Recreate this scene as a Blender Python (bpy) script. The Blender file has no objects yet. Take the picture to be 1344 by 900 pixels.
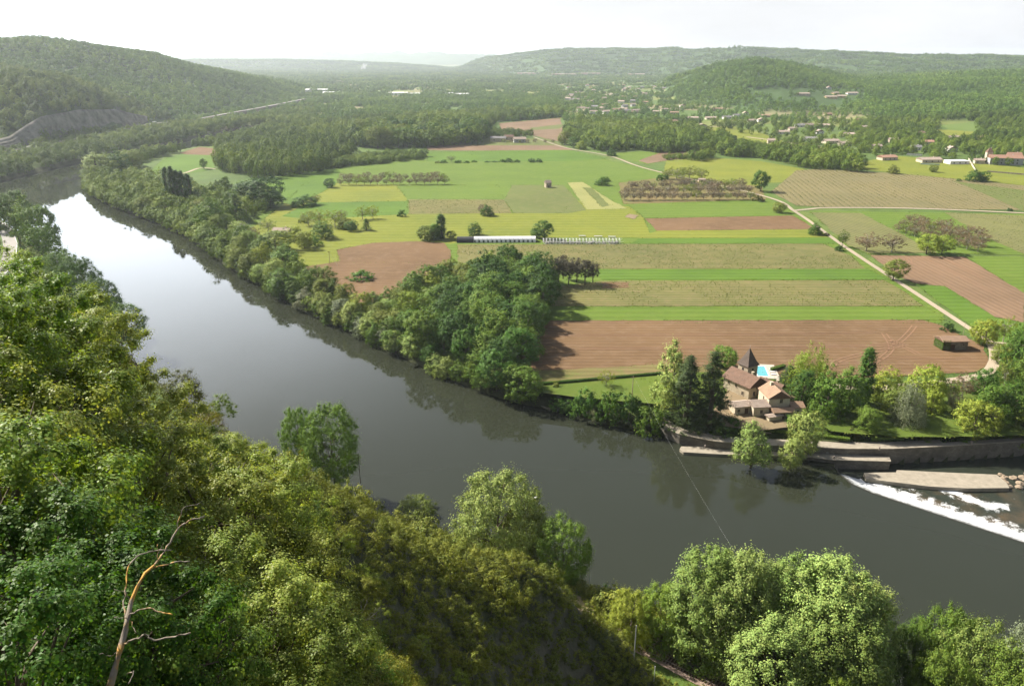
import bpy, math, random
import numpy as np
from mathutils import Vector
random.seed(7)
R_ = math.radians
scene = bpy.context.scene
COL = scene.collection
# ------------------------------------------------------------------ camera model (photo is 1344 x 900)
F = 1010.0; CX, CY = 672.0, 450.0; CAMZ = 120.0
A_ = math.atan((CY - 75.0) / F); CA, SA = math.cos(A_), math.sin(A_)

def ray(px, py):
    x = (px - CX) / F; y = -(py - CY) / F
    return x, CA + y * SA, -SA + y * CA
def G(px, py, z=6.0):
    x, y, w = ray(px, py); t = (z - CAMZ) / w
    return (x * t, y * t)
def proj(x, y, z):
    dz = z - CAMZ
    f = y * CA - dz * SA; u = y * SA + dz * CA
    return CX + F * x / f, CY - F * u / f, f
def atd(px, py, d):
    x, y, w = ray(px, py); n = math.sqrt(x * x + y * y + w * w)
    return x * d / n, y * d / n, CAMZ + w * d / n
# ------------------------------------------------------------------ tagging
def tag(o, label=None, cat=None, group=None, kind=None):
    if label: o['label'] = label
    if cat: o['category'] = cat
    if group: o['group'] = group
    if kind: o['kind'] = kind
    return o
def empty(name, loc=(0, 0, 0), rz=0.0):
    o = bpy.data.objects.new(name, None); COL.objects.link(o)
    o.location = loc; o.rotation_euler = (0, 0, rz); o.empty_display_size = 0.5
    return o
def np_mesh(name, verts, faces, mats=(), fmat=None, smooth=False):
    """verts Nx3 ; faces MxK array (one K) or list of lists"""
    me = bpy.data.meshes.new(name)
    verts = np.asarray(verts, dtype=np.float32).reshape(-1, 3)
    if isinstance(faces, np.ndarray):
        m, k = faces.shape; loops = faces.reshape(-1); tot = np.full(m, k, dtype=np.int32)
    else:
        tot = np.array([len(f) for f in faces], dtype=np.int32)
        loops = np.concatenate([np.asarray(f) for f in faces]); m = len(faces)
    me.vertices.add(len(verts)); me.vertices.foreach_set('co', verts.reshape(-1))
    me.loops.add(len(loops)); me.loops.foreach_set('vertex_index', loops.astype(np.int32))
    me.polygons.add(m)
    st = np.zeros(m, dtype=np.int32); st[1:] = np.cumsum(tot)[:-1]
    me.polygons.foreach_set('loop_start', st)
    for mt in mats: me.materials.append(mt)
    if fmat is not None: me.polygons.foreach_set('material_index', np.asarray(fmat, dtype=np.int32))
    if smooth: me.polygons.foreach_set('use_smooth', np.ones(m, dtype=bool))
    me.update(calc_edges=True); me.validate()
    return me
def link(name, me, parent=None, loc=None):
    o = bpy.data.objects.new(name, me); COL.objects.link(o)
    if parent: o.parent = parent
    if loc is not None: o.location = loc
    return o
class MB:
    """collects faces, builds ONE mesh object"""
    def __init__(s): s.v = []; s.f = []
    def add(s, vs, fs):
        b = len(s.v); s.v += [tuple(v) for v in vs]; s.f += [[b + i for i in f] for f in fs]; return s
    def box(s, c, d, rz=0.0, tilt=None):
        cx, cy, cz = c; hx, hy, hz = d[0] / 2, d[1] / 2, d[2] / 2; ca, sa = math.cos(rz), math.sin(rz)
        vs = []
        for dz in (-hz, hz):
            for dx, dy in ((-hx, -hy), (hx, -hy), (hx, hy), (-hx, hy)):
                vs.append((cx + dx * ca - dy * sa, cy + dx * sa + dy * ca, cz + dz))
        return s.add(vs, [[3, 2, 1, 0], [4, 5, 6, 7], [0, 1, 5, 4], [1, 2, 6, 5], [2, 3, 7, 6], [3, 0, 4, 7]])
    def tube(s, pts, rad, n=6):
        pts = [Vector(p) for p in pts]; rings = []
        for i, p in enumerate(pts):
            d = (pts[min(i + 1, len(pts) - 1)] - pts[max(i - 1, 0)]).normalized()
            a = d.orthogonal().normalized(); b = d.cross(a)
            r = rad[i] if hasattr(rad, '__len__') else rad
            rings.append([p + (a * math.cos(2 * math.pi * k / n) + b * math.sin(2 * math.pi * k / n)) * r for k in range(n)])
        # keep orientation continuous enough for short segments
        vs = [v for r in rings for v in r]; fs = []
        for i in range(len(pts) - 1):
            # align ring i+1 to ring i
            base = rings[i][0]; k0 = min(range(n), key=lambda k: (rings[i + 1][k] - base).length)
            for k in range(n):
                fs.append([i * n + k, i * n + (k + 1) % n, (i + 1) * n + (k0 + k + 1) % n, (i + 1) * n + (k0 + k) % n])
        fs.append(list(range(n))[::-1]); fs.append([(len(pts) - 1) * n + k for k in range(n)])
        return s.add(vs, fs)
    def build(s, name, mat, parent=None, smooth=False):
        me = bpy.data.meshes.new(name); me.from_pydata(s.v, [], s.f); me.materials.append(mat)
        if smooth:
            for p in me.polygons: p.use_smooth = True
        me.update(); return link(name, me, parent)
# ------------------------------------------------------------------ materials
def nt(name):
    m = bpy.data.materials.new(name); m.use_nodes = True; t = m.node_tree; t.nodes.clear()
    return m, t
def N(t, typ, **kw):
    n = t.nodes.new(typ)
    for k, v in kw.items():
        if k.startswith('i_'): n.inputs[k[2:].replace('_', ' ')].default_value = v
        else: setattr(n, k, v)
    return n
def c4(c): return (c[0], c[1], c[2], 1.0)
def ramp(t, stops, interp='LINEAR'):
    n = t.nodes.new('ShaderNodeValToRGB'); cr = n.color_ramp; cr.interpolation = interp
    while len(cr.elements) < len(stops): cr.elements.new(0.5)
    for e, (p, c) in zip(cr.elements, stops): e.position = p; e.color = c4(c)
    return n
def pos(t): return t.nodes.new('ShaderNodeNewGeometry').outputs['Position']
def noise(t, vec, scale, detail=3, rough=0.55):
    n = t.nodes.new('ShaderNodeTexNoise'); n.inputs['Scale'].default_value = scale; n.inputs['Detail'].default_value = detail
    n.inputs['Roughness'].default_value = rough; t.links.new(vec, n.inputs['Vector']); return n.outputs['Fac']
def math_(t, op, a, b=None, c=None, clamp=False):
    n = t.nodes.new('ShaderNodeMath'); n.operation = op; n.use_clamp = clamp
    for i, x in enumerate((a, b, c)):
        if x is None: continue
        if isinstance(x, (int, float)): n.inputs[i].default_value = x
        else: t.links.new(x, n.inputs[i])
    return n.outputs[0]
def mix(t, fac, a, b, blend='MIX'):
    n = t.nodes.new('ShaderNodeMix'); n.data_type = 'RGBA'; n.blend_type = blend
    for s, x in ((0, fac), (6, a), (7, b)):
        if isinstance(x, (int, float)): n.inputs[s].default_value = x
        elif isinstance(x, (tuple, list)): n.inputs[s].default_value = c4(x)
        else: t.links.new(x, n.inputs[s])
    return n.outputs[2]
def smap(t, v, a, b, c=0.0, d=1.0, interp='LINEAR'):
    n = t.nodes.new('ShaderNodeMapRange'); n.interpolation_type = interp; t.links.new(v, n.inputs[0])
    for i, x in enumerate((a, b, c, d)): n.inputs[i + 1].default_value = x
    return n.outputs[0]
def finish(t, col, rough=0.9, bump=None, bstr=0.3, bdist=0.1, spec=0.2, metal=0.0):
    p = t.nodes.new('ShaderNodeBsdfPrincipled'); o = t.nodes.new('ShaderNodeOutputMaterial')
    if isinstance(col, tuple): p.inputs['Base Color'].default_value = c4(col)
    else: t.links.new(col, p.inputs['Base Color'])
    if isinstance(rough, (int, float)): p.inputs['Roughness'].default_value = rough
    else: t.links.new(rough, p.inputs['Roughness'])
    p.inputs['Specular IOR Level'].default_value = spec; p.inputs['Metallic'].default_value = metal
    if bump is not None:
        b = t.nodes.new('ShaderNodeBump'); b.inputs['Strength'].default_value = bstr; b.inputs['Distance'].default_value = bdist
        t.links.new(bump, b.inputs['Height']); t.links.new(b.outputs[0], p.inputs['Normal'])
    t.links.new(p.outputs[0], o.inputs[0]); return p
def simple(name, a, b, scale=3.0, rough=0.85, bump=True, spec=0.2):
    """two-tone noise-mottled material in object space"""
    m, t = nt(name)
    v = t.nodes.new('ShaderNodeTexCoord').outputs['Object']
    f = noise(t, v, scale, 5, 0.65); f = smap(t, f, 0.3, 0.7)
    finish(t, mix(t, f, a, b), rough, noise(t, v, scale * 4, 4) if bump else None, 0.25, 0.05, spec); return m
# ------------------------------------------------------------------ river and terrain
def Wp(px, py): return G(px, py, 0.0)
FAR = [(-30, 244), (0, 238), (60, 223.5), (105, 213)]
INNER = [(114, 224), (111, 240), (118, 256), (140, 268), (170, 280), (205, 293), (240, 308), (265, 325), (290, 345), (320, 363), (350, 380), (375, 396),
         (400, 410), (440, 427), (480, 445), (540, 476), (580, 494), (620, 511), (655, 523), (690, 532), (740, 541), (790, 557), (835, 566), (868, 573),
         (890, 583), (935, 592), (985, 596), (1045, 599), (1110, 602), (1168, 602), (1240, 598), (1344, 591), (1500, 586), (1700, 582)]
NEARB = [(-660, 655), (-480, 640), (-430, 620), (-399, 595), (-318, 512), (-240, 412), (-165, 308), (-62, 196), (6, 161), (60, 124), (100, 101), (170, 60), (320, -20), (600, -150)]
far_w = [Wp(*p) for p in FAR]; inner_w = [Wp(*p) for p in INNER]
riv = NEARB + [(900, -150)] + inner_w[::-1] + [(-455, 1000), (-430, 1150), (-420, 1450), (-480, 1450), (-505, 1150)] + far_w[::-1] + [(-590, 740), (-660, 735)]
riv = np.array(riv)
near_poly = np.array(NEARB + [(2000, -800), (2000, -3000), (-3000, -3000), (-3000, 655)])
def inpoly(x, y, P):
    r = np.zeros(x.shape, bool); j = len(P) - 1
    for i in range(len(P)):
        xi, yi = P[i]; xj, yj = P[j]
        if yi != yj:
            c = ((yi > y) != (yj > y)) & (x < (xj - xi) * (y - yi) / (yj - yi) + xi); r ^= c
        j = i
    return r
def dseg(x, y, P, closed=True):
    d = np.full(x.shape, 1e9); n = len(P)
    for i in range(n if closed else n - 1):
        ax, ay = P[i]; bx, by = P[(i + 1) % n]; vx, vy = bx - ax, by - ay
        L = vx * vx + vy * vy + 1e-9
        u = np.clip(((x - ax) * vx + (y - ay) * vy) / L, 0, 1)
        d = np.minimum(d, (x - ax - u * vx) ** 2 + (y - ay - u * vy) ** 2)
    return np.sqrt(d)
def sst(u): u = np.clip(u, 0, 1); return u * u * (3 - 2 * u)
RAIL = [(-345, 480), (-262, 388), (-184, 290), (-78, 177), (0, 142.5), (25, 126), (41.4, 113), (80, 88), (140, 48), (260, -30)]
rail = np.array(RAIL)
# thin-plate control points of the near hillside
TP = [(-470, 560, 8), (-355, 470, 8), (-271, 379, 9), (-192, 282, 8), (-84, 170, 8), (-10, 134, 8), (16, 120, 8.5), (31, 109, 8), (70, 80, 8), (130, 38, 8), (240, -45, 8),
      (-30, 49, 94), (-33, 72, 77.5), (-28, 84, 67.5), (-21, 94, 58), (-8, 110, 40.2), (7, 116, 30.5), (19, 117, 17.5), (-10, 61, 54), (-9, 78, 49), (5, 82, 32), (15, 100, 19), (-10, 20, 99), (0, 0, 114), (2, -25, 122),
      (-16, 24, 103), (-40, 49, 97), (-66, 97, 76), (-140, 180, 44), (-222, 278, 26), (-150, 60, 105), (-300, 200, 115), (-480, 380, 120), (-100, -60, 135), (100, -90, 125),
      (20, 45, 62), (45, 50, 45), (55, 10, 75), (120, -40, 80), (-90, 120, 68), (10, 20, 90)]
TP = np.array(TP, float)
def _tk(r2): return np.where(r2 > 1e-9, 0.5 * r2 * np.log(np.maximum(r2, 1e-9)), 0.0)
_n = len(TP); _K = _tk((TP[:, None, 0] - TP[None, :, 0]) ** 2 + (TP[:, None, 1] - TP[None, :, 1]) ** 2) + np.eye(_n) * 2.0
_P = np.c_[np.ones(_n), TP[:, 0], TP[:, 1]]
_M = np.block([[_K, _P], [_P.T, np.zeros((3, 3))]])
_w = np.linalg.solve(_M, np.r_[TP[:, 2], 0, 0, 0])
def tps(x, y):
    z = _w[_n] + _w[_n + 1] * x + _w[_n + 2] * y
    for i in range(_n): z = z + _w[i] * _tk((x - TP[i, 0]) ** 2 + (y - TP[i, 1]) ** 2)
    return z
_rs = np.random.RandomState(3)
_oct = []
for k in range(26):
    th = _rs.rand() * 6.283; lam = 900 * 0.82 ** k
    _oct.append((math.cos(th) / lam * 6.283, math.sin(th) / lam * 6.283, _rs.rand() * 6.283, (lam / 900) ** 0.9))
def fbm(x, y):
    z = 0 * x
    for a, b, c, w in _oct: z = z + w * np.sin(a * x + b * y + c + 1.5 * np.sin(b * 0.6 * x - a * 0.7 * y + c * 2))
    return z / 3.0
def yr(px, py, z):  # forward distance of the ray at height z
    x, y, w = ray(px, py); return (z - CAMZ) / w * y
def lay(cols, dcrest, back=1.6):
    """cols: (px, foot_py, crest_py). Returns interpolation tables keyed by X/Y"""
    q = []; yf = []; yc = []; zc = []
    for i, (px, fp, cp) in enumerate(cols):
        xr, yy, w = ray(px, cp); q.append(xr / yy)
        f_ = yr(px, fp, 7.0); c_ = f_ + (dcrest[i] if hasattr(dcrest, '__len__') else dcrest)
        yf.append(f_); yc.append(c_); zc.append(CAMZ + c_ * w / yy - 7.0)
    return np.array(q), np.array(yf), np.array(yc), np.array(zc), back
LAY = [
    lay([(-700, 215, 66), (-300, 210, 62), (0, 190, 59), (50, 185, 60), (100, 180, 63), (150, 172, 67), (200, 163, 74), (250, 155, 87), (300, 147, 97), (350, 138, 107), (400, 129, 118), (425, 125, 121)],
        [900, 900, 850, 820, 800, 780, 760, 700, 620, 500, 300, 150]),
    lay([(-700, 222, 90), (-200, 214, 95), (0, 200, 99), (40, 197, 101), (80, 190, 106), (120, 183, 118), (160, 176, 140), (185, 170, 160)], [300, 300, 280, 260, 230, 190, 120, 40]),
    lay([(860, 120, 118), (880, 130, 106), (910, 140, 97), (950, 146, 85), (990, 150, 80), (1030, 152, 84), (1060, 152, 91), (1100, 150, 101), (1150, 150, 113), (1210, 150, 128), (1260, 150, 140)],
        [300, 600, 800, 900, 950, 950, 900, 850, 700, 500, 200]),
    lay([(1040, 140, 138), (1090, 150, 120), (1130, 158, 109), (1180, 165, 104), (1250, 170, 100), (1344, 176, 96), (1500, 180, 85), (1900, 185, 70)], [300, 700, 1000, 1300, 1500, 1600, 1600, 1500]),
    lay([(590, 96, 92), (640, 96, 76), (680, 98, 71), (720, 100, 67), (760, 100, 64.5), (860, 100, 65), (900, 102, 67), (960, 104, 65), (1040, 105, 66), (1100, 108, 69), (1200, 110, 74), (1344, 112, 75), (1700, 115, 72)], 1500),
    lay([(-800, 86, 66), (150, 86, 72), (200, 86, 70), (260, 86, 67), (330, 86, 65), (400, 86, 67.5), (480, 86, 68), (520, 86, 67), (600, 86, 69), (640, 86, 71), (700, 86, 70), (1000, 86, 66), (1200, 86, 71), (1400, 86, 74), (1900, 86, 72)], 3000),
    lay([(150, 96, 90), (250, 94, 79), (380, 93, 79), (450, 93, 81), (520, 93, 84), (600, 92, 90)], 900),
]
def hfun(x, y):
    x = np.asarray(x, float); y = np.asarray(y, float)
    sh = x.shape; x = x.ravel(); y = y.ravel()
    z = np.full(x.shape, 6.0)
    inr = np.zeros(x.shape, bool); dr = np.full(x.shape, 1e4)
    sel = (np.abs(x) < 1500) & (y < 1600) & (y > -800)
    inr[sel] = inpoly(x[sel], y[sel], riv); dr[sel] = dseg(x[sel], y[sel], riv)
    nr = inpoly(x, y, near_poly) & ~inr
    # far hills
    fw = (y > 600) & ~nr & ~inr
    if fw.any():
        xf = x[fw]; yf = y[fw]; q = xf / yf; hz = np.zeros(q.shape)
        nz = fbm(xf, yf)
        for (Q, YF, YC, ZC, back) in LAY:
            a = np.interp(q, Q, YF); b = np.interp(q, Q, YC); c = np.interp(q, Q, ZC)
            c = np.where((q < Q[0]) | (q > Q[-1]), 0 if Q[0] > -0.5 and Q[-1] < 0.9 else c, c)
            edge = sst((q - Q[0]) / 0.03) * sst((Q[-1] - q) / 0.03)
            u = (yf - a) / (b - a)
            p = np.where(u < 1, np.sin(np.clip(u, 0, 1) * math.pi / 2) ** 1.15, 1 - 0.35 * sst((u - 1) / 1.5) - 0.5 * sst((u - 2) / 3.0))
            w = np.sin(np.clip(u, 0, 1) * math.pi) * (u < 1) + 0.0
            hz = np.maximum(hz, c * p * edge * (1 + 0.26 * nz * w))
        # rock cut of the front spur on the left hill
        z[fw] = 6.0 + np.maximum(hz, 0)
    far_plain = ~nr & ~inr
    z[far_plain] = np.where(z[far_plain] <= 6.001, 6.0, z[far_plain])
    qz = (x > 48) & (x < 330) & (y > 150) & far_plain; dr = np.where(qz, np.maximum(dr - 2.6, 0), dr)
    bank = 2.6 * sst(dr / 3.0) + 3.4 * sst((dr - 2.0) / 13.0)
    z[far_plain] = np.minimum(z[far_plain], np.where(dr[far_plain] < 15, bank[far_plain], 1e9))
    if nr.any():
        xn = x[nr]; yn = y[nr]; t = tps(xn, yn)
        t = t + 1.3 * fbm(xn * 12, yn * 12)
        d = dr[nr]
        hill = np.maximum(t - 7.0, 0); hill = np.where(d < 1000, hill * sst((d - 12) / 16.0), hill)
        zz = np.minimum(2.4 * sst(d / 4.0) + 4.6 * sst((d - 1) / 14.0), 7.0) + hill
        zz = np.minimum(zz, 150 + 0 * zz)
        drl = dseg(xn, yn, rail, False)
        zz = np.where(drl < 14, 8.0 + (zz - 8.0) * sst((drl - 5.5) / 8.5), zz)
        z[nr] = zz
    z[inr] = -4.5 * sst((dr[inr] + 1.2 + 3.0 * ((x[inr] > 48) & (y[inr] > 190))) / 4.0)
    return z.reshape(sh)
def h1(x, y): return float(hfun(np.array([x]), np.array([y]))[0])
_TS = np.concatenate([np.arange(8, 260, 0.8), 260 * 1.006 ** np.arange(0, 640)])
def hit(px, py):
    x, y, w = ray(px, py)
    X = x * _TS; Y = y * _TS; Z = CAMZ + w * _TS
    h = hfun(X, Y); k = np.argmax(h >= Z)
    if h[k] < Z[k]: k = len(_TS) - 1
    a = _TS[max(k - 1, 0)]; b = _TS[k]
    for _ in range(8):
        m = (a + b) / 2
        if h1(x * m, y * m) >= CAMZ + w * m: b = m
        else: a = m
    return x * b, y * b, h1(x * b, y * b)
# one terrain sheet, denser near the viewer's ground and in view
azd = np.concatenate([np.linspace(-180, -60, 40, endpoint=False), np.linspace(-60, -37, 60, endpoint=False), np.linspace(-37, 37, 620), np.linspace(37.3, 60, 40), np.linspace(62, 180, 39)])
rr = np.concatenate([[0.5, 2], np.exp(np.linspace(math.log(4), math.log(420), 400)), np.exp(np.linspace(math.log(424), math.log(14000), 330))])
az = np.radians(azd)
XX = rr[:, None] * np.sin(az)[None, :]; YY = rr[:, None] * np.cos(az)[None, :]
ZZ = hfun(XX, YY)
nr_, na_ = XX.shape
V = np.stack([XX, YY, ZZ], -1).reshape(-1, 3)
ii, jj = np.meshgrid(np.arange(nr_ - 1), np.arange(na_ - 1), indexing='ij')
b0 = (ii * na_ + jj).reshape(-1); FQ = np.stack([b0, b0 + 1, b0 + na_ + 1, b0 + na_], -1)[:, ::-1]
def ground_mat():
    m, t = nt('ground'); P = pos(t)
    g = t.nodes.new('ShaderNodeNewGeometry')
    n1 = noise(t, P, 0.006, 5); n2 = noise(t, P, 0.08, 5, 0.7); n3 = noise(t, P, 1.3, 4, 0.7)
    c = ramp(t, [(0.3, (0.035, 0.07, 0.012)), (0.5, (0.075, 0.13, 0.022)), (0.7, (0.13, 0.16, 0.035))]); t.links.new(n1, c.inputs[0])
    col = mix(t, smap(t, n2, 0.4, 0.65), c.outputs[0], (0.06, 0.095, 0.018))
    col = mix(t, smap(t, n3, 0.55, 0.75, 0, 0.6), col, (0.09, 0.075, 0.035))
    sep = t.nodes.new('ShaderNodeSeparateXYZ'); t.links.new(g.outputs['True Normal'], sep.inputs[0])
    hz_ = t.nodes.new('ShaderNodeSeparateXYZ'); t.links.new(P, hz_.inputs[0])
    isfar = smap(t, hz_.outputs[1], 600, 1500)
    vo = t.nodes.new('ShaderNodeTexVoronoi'); vo.inputs['Scale'].default_value = 0.006; t.links.new(P, vo.inputs['Vector']); vs_ = t.nodes.new('ShaderNodeSeparateXYZ'); t.links.new(vo.outputs['Color'], vs_.inputs[0])
    fr_ = ramp(t, [(0.0, (0.07, 0.12, 0.02)), (0.35, (0.15, 0.17, 0.04)), (0.6, (0.11, 0.16, 0.03)), (0.8, (0.22, 0.19, 0.10)), (1.0, (0.19, 0.13, 0.08))], 'CONSTANT'); t.links.new(vs_.outputs[0], fr_.inputs[0])
    col = mix(t, smap(t, hz_.outputs[1], 1250, 1400, 0, .85), col, fr_.outputs[0])
    col = mix(t, math_(t, 'MULTIPLY', isfar, smap(t, hz_.outputs[2], 8, 16)), col, (0.045, 0.085, 0.02))
    steep = smap(t, math_(t, 'ADD', sep.outputs[2], math_(t, 'MULTIPLY', n2, 0.25)), 0.70, 0.86, 1, 0)
    steep = math_(t, 'MULTIPLY', steep, smap(t, hz_.outputs[2], 8, 12))
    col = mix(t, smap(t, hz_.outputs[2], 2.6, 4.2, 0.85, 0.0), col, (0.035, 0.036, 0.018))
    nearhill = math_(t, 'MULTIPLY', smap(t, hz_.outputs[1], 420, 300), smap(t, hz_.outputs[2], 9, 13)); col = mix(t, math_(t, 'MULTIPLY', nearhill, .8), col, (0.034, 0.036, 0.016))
    rock = mix(t, n3, (0.17, 0.155, 0.12), (0.07, 0.065, 0.045))
    col = mix(t, math_(t, 'MULTIPLY', steep, 0.8), col, rock)
    finish(t, col, 0.95, n3, 0.6, 0.4); return m
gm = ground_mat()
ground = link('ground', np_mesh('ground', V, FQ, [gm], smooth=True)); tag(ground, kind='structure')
# ------------------------------------------------------------------ water
def water_mat(name, body, rough, bscale, bstr):
    m, t = nt(name); P = pos(t)
    n1 = noise(t, P, bscale, 3, 0.5); n2 = noise(t, P, bscale * 0.12, 2, 0.5)
    h = math_(t, 'ADD', n1, math_(t, 'MULTIPLY', n2, 3.0))
    big = noise(t, P, 0.012, 3, 0.6)
    col = mix(t, big, body, tuple(c * 0.8 for c in body))
    wnd = noise(t, P, 0.02, 4, 0.6)
    rough = smap(t, wnd, 0.42, 0.62, rough, rough + 0.045)
    p = finish(t, col, rough, h, bstr, 0.05, 0.5); p.inputs['IOR'].default_value = 1.33
    return m
WATER = water_mat('river_water', (0.025, 0.029, 0.019), 0.008, 0.8, 0.016)
crest_px = [(1096, 612), (1102, 622), (1118, 635), (1145, 647), (1200, 665), (1270, 688), (1344, 712), (1430, 741), (1600, 800)]
crest = [Wp(*p) for p in crest_px]
def flat_poly(name, pts, z, mat, cuts=0):
    me = bpy.data.meshes.new(name); me.from_pydata([(p[0], p[1], z) for p in pts], [], [list(range(len(pts)))]); me.materials.append(mat)
    me.update()
    if me.polygons[0].normal.z < 0: me.flip_normals()
    return link(name, me)
import bmesh
def fill_poly(name, pts, z, mat):
    bm = bmesh.new(); vs = [bm.verts.new((p[0], p[1], z)) for p in pts]
    es = [bm.edges.new((vs[i], vs[(i + 1) % len(vs)])) for i in range(len(vs))]
    bmesh.ops.triangle_fill(bm, edges=es, use_beauty=True)
    bmesh.ops.recalc_face_normals(bm, faces=bm.faces)
    for f in bm.faces:
        if f.normal.z < 0: f.normal_flip()
    me = bpy.data.meshes.new(name); bm.to_mesh(me); bm.free(); me.materials.append(mat)
    return link(name, me)
lockL = [Wp(1092, 604), Wp(1040, 598)]
up = [(-680, 640), (-480, 625), (-437, 607), (-408, 583), (-328, 500), (-250, 400), (-175, 296), (-72, 186), (-2, 150), (52, 112), (92, 90), (160, 50), (300, -40)]
up += [(crest[-1][0] + 90, crest[-1][1] - 90)] + crest[::-1] + [Wp(1092, 603), Wp(1078, 600), Wp(1076, 580), Wp(960, 572), Wp(900, 566), Wp(860, 556)]
inn = [Wp(p[0] + 14, p[1] - 7) for p in INNER if p[0] < 850]
up += inn[::-1] + [(-440, 1000), (-410, 1150), (-400, 1460), (-500, 1460), (-525, 1150), (-545, 960), (-550, 885), (-545, 800), (-560, 765), (-680, 765)]
river = fill_poly('river', up, 0.0, WATER); tag(river, kind='structure')
LOWZ = -1.9
low = crest + [(crest[-1][0] + 90, crest[-1][1] - 90), (700, -60), (700, 300), G(1500, 575, LOWZ), G(1344, 575, LOWZ), G(1168, 585, LOWZ), G(1078, 584, LOWZ), G(1080, 606, LOWZ)]
def rapid_mat():
    m, t = nt('rapid_water'); P = pos(t)
    a = t.nodes.new('ShaderNodeAttribute'); a.attribute_name = 'foam'
    n1 = noise(t, P, 0.35, 6, 0.7); n2 = noise(t, P, 2.2, 5, 0.7)
    f = math_(t, 'ADD', a.outputs['Fac'], math_(t, 'ADD', math_(t, 'MULTIPLY', math_(t, 'SUBTRACT', n1, 0.5), 2.0), math_(t, 'MULTIPLY', math_(t, 'SUBTRACT', n2, 0.5), 0.9)))
    f = smap(t, f, 0.42, 0.72)
    body = mix(t, math_(t, 'MULTIPLY', smap(t, noise(t, P, 0.09, 4, .6), .42, .62), smap(t, a.outputs['Fac'], 0.02, 0.12)), (0.026, 0.032, 0.022), (0.085, 0.062, 0.034))
    p = finish(t, mix(t, f, body, (0.62, 0.64, 0.65)), 0.15, n2, 0.8, 0.3, 0.4)
    t.links.new(smap(t, f, 0, 1, 0.08, 0.8), p.inputs['Roughness']); return m
RAPID = rapid_mat()
# lower water as a grid so foam can vary
gx = np.arange(55, 330, 0.9); gy = np.arange(60, 262, 0.9)
GX, GY = np.meshgrid(gx, gy, indexing='ij')
lowp = np.array(low); keep = inpoly(GX, GY, lowp)
crl = np.array(crest); dcr = dseg(GX, GY, crl, False)
# foam: along apron, plus streaks in the lower rapids
cb = np.array([G(1344, 645, LOWZ), G(1300, 655, LOWZ), G(1245, 640, LOWZ), G(1180, 640, LOWZ)])
foam = np.clip(1.45 - dcr / 10.5, 0, 1.1)
calm = dseg(GX, GY, np.array([G(1110, 608, LOWZ), G(1344, 610, LOWZ), G(1600, 615, LOWZ)]), False)
foam = foam - sst(1 - (calm - 6) / 8) * 1.5
fs2 = dseg(GX, GY, np.array([G(1235, 640, LOWZ), G(1262, 650, LOWZ), G(1290, 662, LOWZ), G(1315, 665, LOWZ)]), False)
foam = np.maximum(foam, 0.85 - fs2 / 4.5)
foam = np.where(calm > 12, foam + 0.10, foam)
wl = 0.10 * fbm(GX * 45, GY * 45) * np.clip((calm - 8) / 6, 0, 1)
idx = -np.ones(GX.shape, int); idx[keep] = np.arange(keep.sum())
vv = np.stack([GX[keep], GY[keep], LOWZ + wl[keep]], -1)
q = np.stack([idx[:-1, :-1], idx[1:, :-1], idx[1:, 1:], idx[:-1, 1:]], -1).reshape(-1, 4); q = q[(q >= 0).all(1)]
me = np_mesh('lower_river', vv, q, [RAPID], smooth=True)
at = me.attributes.new('foam', 'FLOAT', 'POINT'); at.data.foreach_set('value', foam[keep].astype(np.float32))
lr = link('lower_river', me); tag(lr, kind='structure')
# ------------------------------------------------------------------ fields, lanes, tracks
def soil_mat(name, a, b, dirv=None, period=2.5, stripe=0.35, nscale=0.03, bump=0.5, patch=None, pamt=0.5, duty=0.0):
    m, t = nt(name); P = pos(t)
    n1 = noise(t, P, nscale, 4, 0.6); n2 = noise(t, P, 1.1, 5, 0.75); n3 = noise(t, P, 0.16, 4, 0.65)
    fac = smap(t, math_(t, 'ADD', math_(t, 'MULTIPLY', n1, 0.6), math_(t, 'MULTIPLY', n2, 0.4)), 0.35, 0.65)
    col = mix(t, fac, a, b); h = n2
    n4 = noise(t, P, 0.012, 5, 0.6); col = mix(t, smap(t, n4, 0.35, 0.7, 0, 0.35), col, tuple(c * 0.68 for c in b)); col = mix(t, smap(t, n4, 0.62, 0.4, 0, 0.25), col, (a[0] * 1.3, a[1] * 1.18, a[2] * 1.1))
    if patch: col = mix(t, smap(t, n3, 0.50, 0.68, 0, pamt), col, patch)
    if dirv is not None:
        L = math.hypot(*dirv); nx, ny = -dirv[1] / L, dirv[0] / L
        d = t.nodes.new('ShaderNodeVectorMath'); d.operation = 'DOT_PRODUCT'; t.links.new(P, d.inputs[0]); d.inputs[1].default_value = (nx, ny, 0)
        wv = math_(t, 'ADD', d.outputs['Value'], math_(t, 'MULTIPLY', n3, period * 0.25))
        s = math_(t, 'SINE', math_(t, 'MULTIPLY', wv, 6.2832 / period))
        # tramlines: broader bands with irregular strength
        s2 = math_(t, 'SINE', math_(t, 'MULTIPLY', wv, 6.2832 / (period * 5.3)))
        ss = smap(t, math_(t, 'ADD', math_(t, 'MULTIPLY', s, 0.75), math_(t, 'ADD', math_(t, 'MULTIPLY', s2, 0.10), math_(t, 'MULTIPLY', math_(t, 'SUBTRACT', n3, 0.5), 1.6))), -0.9 + duty, 0.9 + duty, 1 - stripe, 1 + stripe * 0.5)
        v = t.nodes.new('ShaderNodeVectorMath'); v.operation = 'SCALE'; t.links.new(col, v.inputs[0]); t.links.new(ss, v.inputs['Scale']); col = v.outputs[0]
        h = math_(t, 'ADD', n2, math_(t, 'MULTIPLY', s, 0.5))
    finish(t, col, 0.95, h, bump, 0.25, 0.1); return m
XD = (1.0, 0.0)
def wd(a, b): p = G(*a); q = G(*b); return (q[0] - p[0], q[1] - p[1])
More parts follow.
